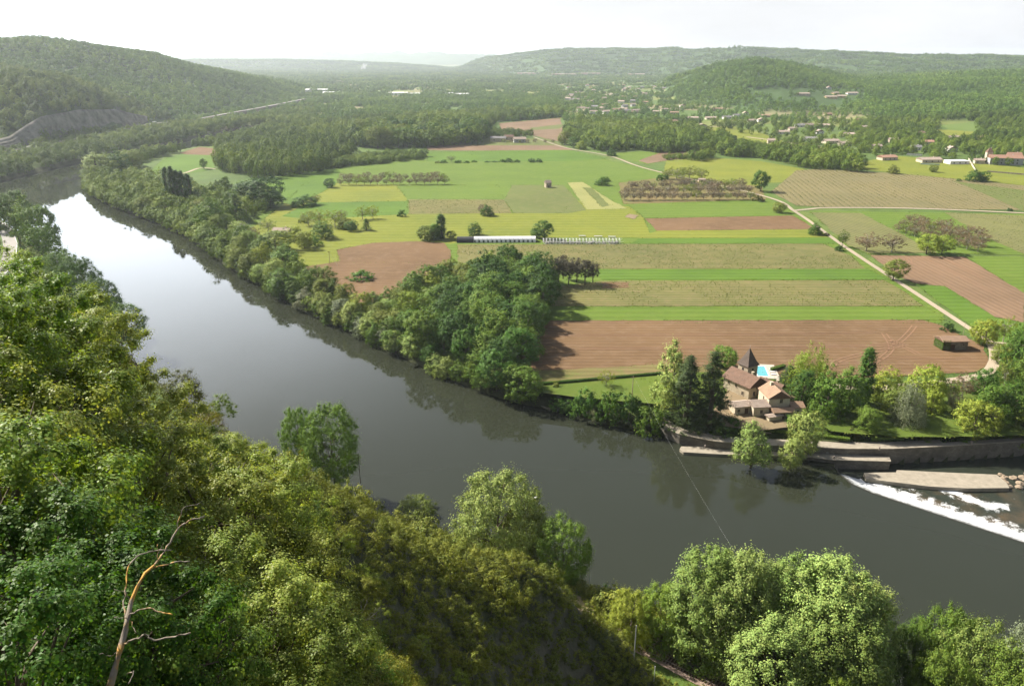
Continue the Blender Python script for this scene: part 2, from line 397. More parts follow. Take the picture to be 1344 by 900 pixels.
YG = soil_mat('meadow_yellow', (0.1591, 0.1763, 0.0241), (0.1247, 0.1548, 0.0232), XD, 9, 0.10, patch=(0.172, 0.1849, 0.0344))
GR = soil_mat('crop_green', (0.082, 0.135, 0.020), (0.105, 0.158, 0.024), XD, 7, 0.12, patch=(0.1204, 0.1548, 0.0301), pamt=0.4)
GB = soil_mat('crop_bright', (0.084, 0.150, 0.019), (0.066, 0.122, 0.018), XD, 6, 0.12)
GD = soil_mat('grass_dull', (0.086, 0.1161, 0.0301), (0.1204, 0.1333, 0.043), None, patch=(0.1462, 0.1376, 0.0602))
PALE = soil_mat('mown_pale', (0.2322, 0.2322, 0.086), (0.1892, 0.2064, 0.0688), XD, 5, 0.1)
BR = soil_mat('ploughed', (0.152, 0.098, 0.052), (0.118, 0.073, 0.037), XD, 3.4, 0.12, patch=(0.18, 0.122, 0.075))
BR2 = soil_mat('ploughed_grey', (0.1892, 0.1333, 0.086), (0.1548, 0.1032, 0.0645), XD, 4, 0.2, patch=(0.1462, 0.129, 0.0602))
BRD = soil_mat('ploughed_diag', (0.19, 0.128, 0.080), (0.158, 0.104, 0.062), wd((1195, 345), (1344, 420)), 3.6, 0.12)
BRG = soil_mat('weedy_soil', (0.172, 0.129, 0.0645), (0.1118, 0.1204, 0.0344), XD, 4, 0.15, patch=(0.1032, 0.129, 0.0301), pamt=0.8)
VY = soil_mat('vineyard_floor', (0.1505, 0.1419, 0.0533), (0.1204, 0.129, 0.043), XD, 3.0, 0.3, patch=(0.172, 0.129, 0.0688))
VY4 = soil_mat('vineyard_floor_diag', (0.1634, 0.1419, 0.0688), (0.1376, 0.129, 0.0559), wd((1050, 226), (1118, 272)), 5.0, 0.12, patch=(0.1462, 0.1204, 0.0688))
VY5 = soil_mat('vineyard_floor_low', (0.129, 0.1419, 0.0473), (0.1462, 0.1419, 0.0602), wd((1060, 280), (1300, 345)), 4.0, 0.3)
BARE = soil_mat('bare_ground', (0.2236, 0.172, 0.1118), (0.172, 0.1376, 0.0774), None)
GARD = soil_mat('garden_grass', (0.0903, 0.1333, 0.0215), (0.0645, 0.0989, 0.0172), None, patch=(0.129, 0.1462, 0.0344), pamt=0.5)
_lz = [6.03]
EDGES = []
def field(name, px, mat, dz=0.0, wob=0.6):
    """a sheet on the flat valley floor; edges get a little irregularity"""
    pts = [G(*p) for p in px]; out = []; rs = random.Random(len(px) + int(px[0][0]))
    for i, a in enumerate(pts):
        b = pts[(i + 1) % len(pts)]; L = math.hypot(b[0] - a[0], b[1] - a[1]); n = max(1, int(L / 5)); EDGES.append((a, b))
        for k in range(n):
            u = k / n; j = 0 if k == 0 else wob
            out.append((a[0] + (b[0] - a[0]) * u + rs.uniform(-j, j), a[1] + (b[1] - a[1]) * u + rs.uniform(-j, j)))
    o = fill_poly(name, out, _lz[0] + dz, mat); _lz[0] += 0.004; tag(o, kind='structure'); return o
# broad backgrounds first, details later (each about 4 mm higher)
field('meadow', [(400, 350), (330, 300), (345, 235), (440, 218), (560, 200), (742, 196), (850, 222), (1000, 256), (1060, 285), (1240, 412), (1235, 424), (720, 424), (720, 380), (600, 345), (445, 345)], GR)
field('meadow', [(330, 300), (372, 268), (400, 240), (560, 243), (650, 243), (655, 258), (530, 262), (405, 262), (520, 280), (740, 280), (745, 262), (830, 272), (845, 286), (855, 312), (640, 312), (591, 320), (547, 317), (490, 319), (442, 328), (446, 343), (400, 351)], YG)
field('crop_field', [(365, 264), (345, 234), (430, 222), (448, 222), (440, 243), (405, 262), (385, 270)], GB)
field('crop_field', [(520, 243), (654, 243), (662, 263), (536, 264)], GR)
field('crop_field', [(405, 262), (440, 243), (520, 244), (534, 262), (520, 280), (420, 276)], YG)
field('meadow', [(405, 266), (534, 264), (536, 281), (410, 288), (370, 284)], GB)
field('vineyard_ground', [(536, 262), (662, 262), (672, 280), (537, 281)], VY)
field('crop_field', [(448, 214), (742, 196), (852, 224), (840, 232), (812, 240), (740, 243), (590, 243), (480, 222)], GR)
field('crop_field', [(562, 200), (745, 197), (800, 208), (740, 212), (560, 212)], GB)
field('ploughed_field', [(556, 191), (735, 191), (752, 197), (600, 198), (562, 197)], BR2)
field('meadow', [(600, 180), (720, 182), (748, 195), (735, 191), (556, 191)], GD)
field('ploughed_field', [(655, 162), (735, 155), (738, 165), (760, 172), (765, 182), (733, 186), (700, 178), (660, 178)], BR2)
field('meadow', [(695, 168), (740, 163), (735, 169), (700, 171)], GD)
field('meadow', [(200, 222), (215, 208), (245, 201), (278, 204), (282, 222), (250, 228), (205, 232)], GB)
field('ploughed_field', [(236, 201), (262, 193), (290, 196), (283, 204), (245, 203)], BR)
field('meadow', [(672, 243), (740, 243), (770, 276), (745, 280), (674, 280), (662, 262)], GD)
field('mown_strip', [(745, 240), (765, 239), (800, 262), (824, 274), (770, 275)], PALE)
field('meadow', [(765, 246), (778, 247), (800, 270), (790, 272)], GD)
field('meadow', [(1000, 256), (870, 230), (875, 208), (950, 208), (1000, 212), (1055, 222), (1050, 236), (1030, 240), (1000, 240)], YG)
field('meadow', [(790, 203), (840, 199), (905, 200), (875, 210), (850, 216)], GR)
field('ploughed_field', [(850, 215), (838, 211), (868, 200), (925, 197), (912, 208), (880, 210)], BR2)
field('orchard_ground', [(812, 240), (880, 232), (1000, 245), (1005, 262), (818, 268)], BRG)
field('crop_field', [(824, 270), (1000, 264), (1035, 284), (845, 286)], GR)
field('ploughed_field', [(846, 287), (1040, 283), (1072, 301), (862, 303)], BR)
field('meadow', [(862, 303), (1074, 301), (1088, 313), (838, 313)], YG)
field('crop_field', [(838, 313), (1088, 312), (1100, 320), (828, 320)], GB)
field('vineyard_ground', [(600, 321), (1080, 320), (1115, 335), (1136, 353), (780, 353), (700, 356), (602, 345)], VY)
field('crop_field', [(780, 354), (1140, 353), (1168, 367), (790, 367)], GB)
field('vineyard_ground', [(722, 378), (788, 369), (1160, 368), (1190, 385), (1212, 402), (722, 402)], VY)
field('bare_patch', [(790, 371), (826, 371), (826, 378), (790, 379)], BR, wob=.6)
field('crop_field', [(718, 403), (1214, 403), (1242, 420), (716, 421)], GR)
field('ploughed_field', [(716, 421), (1210, 420), (1238, 428), (1292, 455), (1298, 478), (1282, 488), (1180, 494), (1050, 498), (700, 498), (640, 480), (660, 430)], BR)
field('weedy_strip', [(690, 488), (870, 478), (1000, 488), (1000, 500), (870, 500), (700, 505)], BRG)
field('meadow', [(690, 503), (870, 490), (950, 488), (1010, 490), (1040, 505), (1000, 530), (960, 530), (880, 533), (770, 522), (712, 516)], GARD)
field('garden_lawn', [(1060, 500), (1150, 512), (1290, 505), (1420, 490), (1420, 570), (1240, 574), (1180, 574), (1090, 566), (1050, 540)], GARD, dz=-0.002)
field('ploughed_field', [(400, 351), (446, 343), (442, 328), (490, 319), (547, 317), (583, 319), (592, 329), (591, 345), (556, 375), (500, 396), (455, 398), (420, 372)], BR)
field('vineyard_ground', [(1012, 252), (1045, 224), (1075, 222), (1180, 228), (1344, 244), (1500, 258), (1500, 282), (1344, 276), (1080, 272), (1045, 270)], VY4)
field('meadow', [(1250, 238), (1344, 250), (1344, 278), (1270, 245)], GD)
field('meadow', [(1120, 214), (1180, 205), (1290, 215), (1360, 222), (1360, 245), (1180, 228), (1128, 222)], YG)
field('meadow', [(1062, 277), (1340, 281), (1500, 288), (1500, 352), (1344, 335), (1200, 332), (1140, 334), (1110, 322), (1090, 300)], GR)
field('vineyard_ground', [(1240, 279), (1500, 290), (1500, 345), (1344, 334), (1290, 310)], VY5)
field('vineyard_ground', [(1065, 279), (1130, 280), (1230, 332), (1140, 333), (1112, 322)], VY5)
field('ploughed_field', [(1142, 335), (1265, 337), (1344, 384), (1344, 424), (1305, 416), (1240, 376), (1200, 372), (1176, 362)], BRD)
field('crop_field', [(1268, 337), (1500, 338), (1500, 440), (1344, 385)], GR)
field('meadow', [(1200, 373), (1240, 376), (1306, 417), (1344, 424), (1420, 450), (1344, 470), (1300, 446), (1275, 428)], GB)
field('pasture', [(1228, 172), (1236, 164), (1268, 163), (1280, 168), (1276, 182), (1240, 184)], YG)
field('bare_patch', [(988, 186), (1000, 183), (1072, 190), (1085, 197), (1060, 200), (1010, 192)], BARE)
field('pasture', [(880, 170), (960, 166), (1000, 175), (1040, 190), (960, 184), (900, 178)], YG)
field('bare_patch', [(820, 285), (826, 281), (838, 283), (832, 288)], BARE)
# lanes
LANE = soil_mat('lane_gravel', (0.34, 0.29, 0.22), (0.27, 0.23, 0.17), None, bump=0.2)
ASPH = soil_mat('asphalt', (0.30, 0.29, 0.28), (0.24, 0.235, 0.225), None, bump=0.1)
CONC = simple('concrete', (0.28, 0.25, 0.20), (0.19, 0.17, 0.13), 0.8)
def ribbon(name, pts, width, mat, parent=None, lift=None):
    P = [Vector((p[0], p[1], p[2] if len(p) > 2 else 0)) for p in pts]
    # resample with Catmull-Rom
    out = []
    for i in range(len(P) - 1):
        a, b, c, d = P[max(i - 1, 0)], P[i], P[i + 1], P[min(i + 2, len(P) - 1)]
        n = max(2, int((c - b).length / 5))
        for k in range(n):
            u = k / n; out.append(0.5 * ((2 * b) + (c - a) * u + (2 * a - 5 * b + 4 * c - d) * u * u + (3 * b - a - 3 * c + d) * u ** 3))
    out.append(P[-1]); vs = []; fs = []
    for i, p in enumerate(out):
        d = out[min(i + 1, len(out) - 1)] - out[max(i - 1, 0)]; d.z = 0; d.normalize(); n = Vector((-d.y, d.x, 0)) * width / 2
        z = p.z if lift is None else lift(p.x, p.y)
        vs += [(p.x + n.x, p.y + n.y, z), (p.x - n.x, p.y - n.y, z)]
    for i in range(len(out) - 1): fs.append([2 * i, 2 * i + 1, 2 * i + 3, 2 * i + 2])
    m = MB(); m.add(vs, fs); o = m.build(name, mat, parent)
    if o.data.polygons[0].normal.z < 0: o.data.flip_normals()
    return o
ZL = _lz[0] + 0.02
def gp(l, z=None): return [G(*p) + (ZL if z is None else z,) for p in l]
tag(ribbon('lane', gp([(700, 180), (742, 194), (800, 205), (850, 222), (1000, 257), (1045, 279), (1110, 325), (1180, 371), (1270, 430), (1300, 450)]), 3.0, LANE), kind='structure')
tag(ribbon('lane', gp([(1040, 277), (1060, 275), (1090, 273), (1200, 274), (1344, 280), (1520, 290)], ZL + .004), 4.0, LANE), kind='structure')
tag(ribbon('lane', gp([(1296, 447), (1303, 455), (1306, 468), (1302, 482), (1285, 494), (1230, 502), (1150, 510), (1100, 508), (1040, 508), (1010, 513)], ZL + .008), 4.2, LANE), kind='structure')
tag(ribbon('lane', gp([(1303, 452), (1322, 452), (1400, 462)], ZL + .012), 4.0, LANE), kind='structure')
tag(ribbon('path', gp([(205, 232), (240, 228), (262, 221), (283, 222)]), 3.5, LANE), kind='structure')
tag(ribbon('village_road', gp([(980, 180), (1040, 188), (1090, 197), (1110, 200)]), 6, LANE), kind='structure')
TRK = soil_mat('wheel_track', (0.22, 0.135, 0.085), (0.20, 0.12, 0.072), None)
def tracks(l, w=0.55, gap=1.9):
    P = gp(l, ZL - 0.008)
    for s in (-1, 1):
        pts = []
        for i, p in enumerate(P):
            a = P[max(i - 1, 0)]; b = P[min(i + 1, len(P) - 1)]; dx, dy = b[0] - a[0], b[1] - a[1]; L = math.hypot(dx, dy)
            pts.append((p[0] - dy / L * gap / 2 * s, p[1] + dx / L * gap / 2 * s, p[2]))
        tag(ribbon('wheel_track', pts, w, TRK), kind='structure')
tracks([(760, 458), (900, 457), (1100, 455), (1170, 452), (1190, 440), (1200, 428)])
tracks([(1092, 486), (1096, 476), (1120, 468), (1165, 458), (1190, 452)])
tracks([(1138, 480), (1158, 470), (1170, 458), (1165, 445), (1160, 438)])
tracks([(1165, 445), (1185, 455), (1205, 465)])
tracks([(730, 441), (900, 440), (1080, 438), (1150, 436)], 0.4)
tracks([(1100, 478), (1180, 470), (1240, 472), (1275, 470)], 0.4)
tracks([(1183, 352), (1195, 345), (1190, 338)], 0.5)
tracks([(1212, 338), (1260, 362), (1300, 384)], 0.5)
tracks([(1245, 342), (1290, 365)], 0.5)
# road at the foot of the far left hill
def rp(px, py, z):
    return G(px, py, z) + (z,)
hillroad = [rp(-300, 232, 14), rp(-100, 209, 14), rp(0, 199, 14), rp(60, 189, 14), rp(110, 180, 14), rp(160, 170, 14), rp(205, 162, 14), rp(250, 158, 14), rp(300, 149, 14), rp(350, 140, 14), rp(400, 130, 14)]
tag(ribbon('hill_road', [(p[0], p[1], 14.2) for p in hillroad], 11, ASPH), kind='structure')
emb = ribbon('road_embankment', [(p[0] , p[1], 14.1) for p in hillroad], 13, CONC); 
emb.data.transform(__import__('mathutils').Matrix.Identity(4)); 
bmx = bmesh.new(); bmx.from_mesh(emb.data); r = bmesh.ops.extrude_face_region(bmx, geom=bmx.faces[:]); bmesh.ops.translate(bmx, verts=[v for v in r['geom'] if isinstance(v, bmesh.types.BMVert)], vec=(0, 0, -9)); bmesh.ops.recalc_face_normals(bmx, faces=bmx.faces); bmx.to_mesh(emb.data); bmx.free()
tag(emb, kind='structure')
# near-bank road on the left (grey curve) ------------------------------------------------
nroad = []
for px, py in [(-60, 300), (-20, 289), (-2, 293), (9, 305), (14, 320), (12, 338), (4, 356), (-30, 380)]:
    x, y, z = hit(px, py); nroad.append((x, y, z + 2.2))
zt = max(p[2] for p in nroad)
nroad = [(p[0], p[1], 12.5) for p in [G(px, py, 12.5) for px, py in [(-80, 300), (-30, 288), (-4, 293), (8, 305), (13, 322), (11, 340), (-2, 360), (-40, 385)]]]
tag(ribbon('riverside_road', nroad, 7.0, ASPH), kind='structure')
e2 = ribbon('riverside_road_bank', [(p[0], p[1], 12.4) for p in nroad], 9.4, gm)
bmx = bmesh.new(); bmx.from_mesh(e2.data); r = bmesh.ops.extrude_face_region(bmx, geom=bmx.faces[:]); bmesh.ops.translate(bmx, verts=[v for v in r['geom'] if isinstance(v, bmesh.types.BMVert)], vec=(0, 0, -7)); bmesh.ops.recalc_face_normals(bmx, faces=bmx.faces); bmx.to_mesh(e2.data); bmx.free(); tag(e2, kind='structure')
# ------------------------------------------------------------------ foliage
def leaf_mat(name, stops=None, transl=0.14, gloss=0.08, vary=(0.65, 1.3), rough=0.55):
    m, t = nt(name); oi = t.nodes.new('ShaderNodeObjectInfo'); g = t.nodes.new('ShaderNodeNewGeometry')
    if stops:
        r = ramp(t, stops); ln = noise(t, oi.outputs['Location'], 0.0045, 4, .6); ln = smap(t, ln, .36, .64)
        t.links.new(math_(t, 'ADD', math_(t, 'MULTIPLY', oi.outputs['Random'], .5), math_(t, 'MULTIPLY', ln, .5)), r.inputs[0]); base = r.outputs[0]
    else: base = oi.outputs['Color']
    rnd = g.outputs['Random Per Island']
    h = t.nodes.new('ShaderNodeHueSaturation'); t.links.new(base, h.inputs['Color'])
    t.links.new(smap(t, rnd, 0, 1, vary[0], vary[1]), h.inputs['Value'])
    r2 = math_(t, 'FRACT', math_(t, 'MULTIPLY', rnd, 17.3)); t.links.new(smap(t, r2, 0, 1, 0.475, 0.515), h.inputs['Hue'])
    p = t.nodes.new('ShaderNodeBsdfPrincipled'); t.links.new(h.outputs[0], p.inputs['Base Color']); p.inputs['Roughness'].default_value = rough
    p.inputs['Specular IOR Level'].default_value = gloss
    tr = t.nodes.new('ShaderNodeBsdfTranslucent'); hs = t.nodes.new('ShaderNodeHueSaturation'); hs.inputs['Saturation'].default_value = 1.15; hs.inputs['Value'].default_value = 1.35; hs.inputs['Hue'].default_value = 0.485
    t.links.new(h.outputs[0], hs.inputs['Color']); t.links.new(hs.outputs[0], tr.inputs[0])
    mx = t.nodes.new('ShaderNodeMixShader'); mx.inputs[0].default_value = transl; t.links.new(p.outputs[0], mx.inputs[1]); t.links.new(tr.outputs[0], mx.inputs[2])
    o = t.nodes.new('ShaderNodeOutputMaterial'); t.links.new(mx.outputs[0], o.inputs[0]); return m
LEAF = leaf_mat('leaves', transl=0.15)
LEAFN = leaf_mat('leaves_near', transl=0.38, gloss=0.12, vary=(0.6, 1.35), rough=0.45)
BARK = simple('bark', (0.16, 0.13, 0.10), (0.07, 0.055, 0.04), 2.5)
PALEB = simple('pale_bark', (0.38, 0.35, 0.30), (0.20, 0.17, 0.14), 3.0)
FMIX = [(0.0, (0.0461, 0.0909, 0.0138)), (0.3, (0.0807, 0.1399, 0.0194)), (0.55, (0.1217, 0.1973, 0.0259)), (0.8, (0.1903, 0.263, 0.0361)), (1.0, (0.2471, 0.33, 0.0966))]
LEAFF = leaf_mat('leaves_wood', FMIX)
LEAFH = leaf_mat('leaves_hill', [(0.0, (0.0559, 0.1206, 0.021)), (0.5, (0.1136, 0.2147, 0.033)), (1.0, (0.2077, 0.3133, 0.0517))])
LEAFS = leaf_mat('leaves_scrub', [(0.0, (0.0694, 0.1011, 0.02)), (0.4, (0.1389, 0.1726, 0.0288)), (0.75, (0.2084, 0.2321, 0.0377)), (1.0, (0.1092, 0.1904, 0.0388))])
rs = np.random.RandomState(11)
def unit(n, r=rs):
    v = r.normal(size=(n, 3)); return v / np.linalg.norm(v, axis=1)[:, None]
def leaf_verts(c, nrm, size, asp=0.62, fold=0.0, r=rs):
    n = len(c); t = np.cross(nrm, unit(n, r)); t /= np.linalg.norm(t, axis=1)[:, None] + 1e-9; b = np.cross(nrm, t)
    s = (size * (0.7 + 0.6 * r.rand(n)))[:, None] if np.isscalar(size) else size[:, None]
    L = t * s * 0.5; Wd = b * s * 0.5 * asp
    v = np.stack([c - L, c + Wd - L * 0.1 + nrm * s * fold, c + L, c - Wd - L * 0.1 + nrm * s * fold], 1)
    return v.reshape(-1, 3), np.arange(4 * n).reshape(n, 4)
def crown_pts(H, R, base, ncl, per, leaf, shape='round', lobes=9, rc=0.24, seed=0, droop=0.0, up=0.35, solid=0.45, flat=0.75):
    r = np.random.RandomState(seed); ld = unit(lobes, r); la = 0.18 + 0.28 * r.rand(lobes)
    d = unit(ncl, r); rad = solid + (1 - solid) * r.rand(ncl) ** 0.45
    bump = 0.84 + sum(la[i] * np.clip(d @ ld[i], 0, 1) ** 5 for i in range(lobes)); bump = np.minimum(bump, 1.13)
    hh = (H - base) / 2.0; cz = (H + base) / 2.0
    if shape == 'round': rr_ = d * (rad * bump)[:, None]; C = np.c_[rr_[:, 0] * R, rr_[:, 1] * R, cz + rr_[:, 2] * hh]
    elif shape == 'dome': rr_ = d * (rad * bump)[:, None]; z = np.abs(rr_[:, 2]); C = np.c_[rr_[:, 0] * R, rr_[:, 1] * R, base + z * (H - base)]
    elif shape == 'egg':
        rr_ = d * (rad * bump)[:, None]; k = 1.0 - 0.35 * rr_[:, 2]; C = np.c_[rr_[:, 0] * R * k, rr_[:, 1] * R * k, cz + rr_[:, 2] * hh]
    elif shape == 'column':
        u = r.rand(ncl); z = base + u * (H - base) * 0.98; prof = np.sin(np.clip(u * 0.86 + 0.12, 0, 1) * math.pi) ** 0.6
        a = r.rand(ncl) * 6.283; q_ = R * prof * (0.55 + 0.35 * r.rand(ncl)); C = np.c_[np.cos(a) * q_, np.sin(a) * q_, z]
    elif shape == 'cone':
        u = r.rand(ncl) ** 1.25; z = base + u * (H - base) * 0.97; lay_ = 0.75 + 0.25 * np.sin(u * 40 + r.rand(ncl))
        a = r.rand(ncl) * 6.283; q_ = R * (1 - u) ** 0.8 * (0.45 + 0.55 * r.rand(ncl) ** 0.5) * lay_; C = np.c_[np.cos(a) * q_, np.sin(a) * q_, z - q_ * 0.15]
    out = []; nr = []
    rcl = rc * R * (0.6 + 0.8 * r.rand(ncl))
    cc = np.array([0, 0, cz])
    for i in range(ncl):
        dd = unit(per, r); dd[:, 2] *= flat
        rl = np.minimum(np.abs(r.normal(size=per)) * 0.62 + 0.08, 1.5)
        p = C[i] + dd * (rl * rcl[i])[:, None]
        if droop: p[:, 2] -= droop * (r.rand(per) ** 2) * rcl[i] * 2.2
        o_ = C[i] - cc; o_ = o_ / (np.linalg.norm(o_) + 1e-6)
        n_ = dd * 0.8 + o_ * 0.6 + unit(per, r) * 0.42 + np.array([0, 0, up])
        out.append(p); nr.append(n_ / np.linalg.norm(n_, axis=1)[:, None])
    return np.concatenate(out), np.concatenate(nr), C, rcl
def limbs(H, R, base, C, seed=0, nl=7, rad=None, mb=None, lean=0.0, twigs=0):
    r = random.Random(seed); mb = mb or MB(); rad = rad or H * 0.022
    top = base + (H - base) * 0.55
    sp_ = []
    x = y = 0.0; n = 6
    for k in range(n + 1):
        u = k / n; sp_.append((x, y, -0.6 + (top + 0.6) * u)); x += r.uniform(-1, 1) * H * 0.012 + lean; y += r.uniform(-1, 1) * H * 0.012
    mb.tube(sp_, [rad * (1.25 - 0.8 * k / n) for k in range(n + 1)], 7)
    idx_ = list(range(len(C))); r.shuffle(idx_)
    for i in idx_[:nl]:
        c = C[i]; k = r.randint(3, n); s = Vector(sp_[k]); e = Vector(c)
        if e.z < s.z - 0.5: s = Vector(sp_[max(2, k - 2)])
        m_ = s.lerp(e, 0.5) + Vector((r.uniform(-.05, .05) * H, r.uniform(-.05, .05) * H, 0.04 * H))
        mb.tube([s, m_, e], [rad * 0.45, rad * 0.28, rad * 0.08], 5)
        for _ in range(twigs):
            a = m_.lerp(e, r.uniform(0.2, .9)); b = a + Vector((r.uniform(-1, 1), r.uniform(-1, 1), r.uniform(0.1, 1.0))) * R * 0.2
            mb.tube([a, a.lerp(b, .5) + Vector((r.uniform(-1, 1), r.uniform(-1, 1), 0)) * .03 * H, b], [rad * 0.14, rad * 0.09, rad * 0.03], 4)
    return mb
class Var: pass
VARS = {}
def make_var(key, H, R, base, ncl, per, leaf, shape='round', mat=None, bark=None, nl=7, asp=0.62, twigs=0, **kw):
    seed = sum(ord(c) for c in key) * 7
    P, Nn, C, rc_ = crown_pts(H, R, base, ncl, per, leaf, shape, seed=seed, **kw)
    v, f = leaf_verts(P, Nn, leaf, asp, r=np.random.RandomState(seed))
    q = Var(); q.H = float(np.percentile(v[:, 2], 99.7)); q.R = float(np.percentile(np.hypot(v[:, 0], v[:, 1]), 92)); q.base = base
    q.crown = np_mesh(key + '_crown', v, f, [mat or LEAF])
    mb = limbs(H, R, base, C, seed, nl, twigs=twigs); me = bpy.data.meshes.new(key + '_trunk'); me.from_pydata(mb.v, [], mb.f); me.materials.append(bark or BARK)
    for p in me.polygons: p.use_smooth = True
    q.trunk = me; VARS[key] = q; return q
# medium distance
for k in range(4): make_var('round%d' % k, 14, 6.2, 0.4, 150, 75, 0.48, 'round' if k % 2 else 'dome', rc=0.22)
for k in range(2): make_var('egg%d' % k, 16, 5.0, 0.4, 150, 75, 0.46, 'egg', rc=0.24, flat=1.2)
for k in range(2): make_var('wood%d' % k, 14, 6.2, 2.0, 140, 75, 0.5, 'round', rc=0.21, solid=0.6)
for k in range(2): make_var('lollipop%d' % k, 12, 5.5, 1.8, 140, 75, 0.40, 'round', rc=0.21, solid=0.5)
make_var('lombardy', 18, 2.0, 0.3, 170, 50, 0.42, 'column', rc=0.45, flat=1.4)
for k in range(2): make_var('conifer%d' % k, 20, 4.6, 1.0, 260, 55, 0.42, 'cone', rc=0.20, flat=0.35, asp=0.3, up=0.1)
for k in range(2): make_var('pine%d' % k, 13, 4.0, 3.5, 130, 80, 0.36, 'round', rc=0.24, solid=0.35, asp=0.4)
for k in range(3): make_var('walnut%d' % k, 8.5, 4.6, 1.3, 110, 30, 0.30, 'round', rc=0.20, solid=0.3, bark=PALEB, nl=34, twigs=2, up=0.1)
for k in range(3): make_var('bush%d' % k, 4.2, 3.2, 0.0, 50, 70, 0.34, 'dome', rc=0.25, nl=3)
make_var('willow', 13, 6.5, 0.5, 170, 90, 0.45, 'dome', rc=0.19, droop=1.6, asp=0.3, up=0.0)
# nearer bank trees (150-250 m)
for k in range(2): make_var('poplar%d' % k, 24, 7.0, 0.4, 460, 140, 0.34, 'round', rc=0.15, lobes=22, solid=0.6, nl=16, flat=1.15)
for k in range(2): make_var('bankwillow%d' % k, 15, 7.5, 0.8, 340, 140, 0.28, 'round', rc=0.16, lobes=14, solid=0.5, nl=14, droop=0.15, asp=0.6)
# foreground
for k in range(4): make_var('maple%d' % k, 9, 3.7, 1.2, 130, 400, 0.125, 'round', rc=0.15, lobes=14, solid=0.40, nl=26, asp=0.8, twigs=1, up=0.5, mat=LEAFN)
for k in range(4): make_var('shrub%d' % k, 3.0, 1.9, 0.0, 60, 130, 0.11, 'dome', rc=0.24, lobes=10, nl=10, asp=0.5, mat=LEAF, solid=0.3)
# single-mesh trees for masses
def mass_var(key, H, R, base, ncl, per, leaf, shape, mat, clump=1, spread=0, seed=1, **kw):
    vs = []; fs = []; off = 0; r = np.random.RandomState(seed)
    for c in range(clump):
        P, Nn, C, rc_ = crown_pts(H, R, base, ncl, per, leaf, shape, seed=seed * 31 + c, **kw)
        s = 0.75 + 0.45 * r.rand() if clump > 1 else 1.0
        P = P * s + (np.array([r.uniform(-spread, spread), r.uniform(-spread, spread), 0]) if clump > 1 else 0)
        v, f = leaf_verts(P, Nn, leaf, 0.75, r=r); vs.append(v); fs.append(f + off); off += len(v)
    v = np.concatenate(vs); f = np.concatenate(fs); fm = np.zeros(len(f), int)
    if clump == 1:
        tv = [(math.cos(a) * R * .05 * s, math.sin(a) * R * .05 * s, z) for z, s in ((-.5, 1.2), (H * .6, .6)) for a in (0, 1.57, 3.14, 4.71)]
        tf = np.array([[0, 1, 5, 4], [1, 2, 6, 5], [2, 3, 7, 6], [3, 0, 4, 7]]) + len(v)
        v = np.concatenate([v, np.array(tv)]); f = np.concatenate([f, tf]); fm = np.r_[fm, np.ones(4, int)]
    return np_mesh(key, v, f, [mat, BARK], fm)
MASS = {}
MASS['wood'] = [mass_var('woodtree%d' % k, 13, 5.6, 0.8, 60, 60, 0.62, ('round', 'egg', 'dome')[k % 3], LEAFF, seed=k + 3, rc=0.24) for k in range(4)]
MASS['hill'] = [mass_var('hilltree%d' % k, 10.5, 5.2, 0.0, 30, 18, 1.3, ('round', 'dome')[k % 2], LEAFH, seed=k + 13, rc=0.27) for k in range(3)]
MASS['far'] = [mass_var('farclump%d' % k, 11, 6.0, 0.0, 9, 7, 3.2, 'dome', LEAFH, clump=12, spread=24, seed=k + 23, rc=0.3) for k in range(3)]
MASS['scrub'] = [mass_var('scrubbush%d' % k, 2.4, 1.7, 0.0, 34, 60, 0.15, 'dome', LEAFS, seed=k + 33, rc=0.25, solid=0.3) for k in range(3)]
# palette (per-object colour)
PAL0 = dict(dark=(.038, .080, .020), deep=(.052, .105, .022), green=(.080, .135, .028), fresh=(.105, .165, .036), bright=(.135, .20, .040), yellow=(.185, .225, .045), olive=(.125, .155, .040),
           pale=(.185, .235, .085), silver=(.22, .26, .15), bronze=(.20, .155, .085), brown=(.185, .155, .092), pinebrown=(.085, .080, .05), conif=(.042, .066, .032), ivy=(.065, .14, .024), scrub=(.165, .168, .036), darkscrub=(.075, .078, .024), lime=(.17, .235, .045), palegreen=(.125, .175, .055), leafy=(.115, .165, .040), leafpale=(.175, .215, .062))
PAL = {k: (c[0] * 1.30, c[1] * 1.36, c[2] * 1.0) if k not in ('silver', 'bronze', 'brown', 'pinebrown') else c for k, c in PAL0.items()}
def jit(c, r, a=0.12):
    k = 1 + r.uniform(-a, a); return (c[0] * k * (1 + r.uniform(-a, a) * .6), c[1] * k, c[2] * k, 1)
NTREE = [0]
rt = random.Random(5)
def tree_at(x, y, z, var, H, W, col, label, cat='tree', group=None, name=None, rz=None, parts=True, bark=None):
    v = VARS[var]; NTREE[0] += 1
    name = name or {'bush': 'bush', 'shrub': 'shrub'}.get(cat, 'broadleaf_tree')
    root = empty(name, (x, y, z), rt.uniform(0, 6.28) if rz is None else rz)
    s = (W / 2 / v.R, W / 2 / v.R, H / v.H); root.scale = s
    c = link('crown' if cat not in ('bush', 'shrub') else 'foliage', v.crown, root); c.color = jit(PAL[col], rt)
    if parts: link('trunk' if cat not in ('bush', 'shrub') else 'stem', v.trunk, root)
    tag(root, label, cat, group); return root
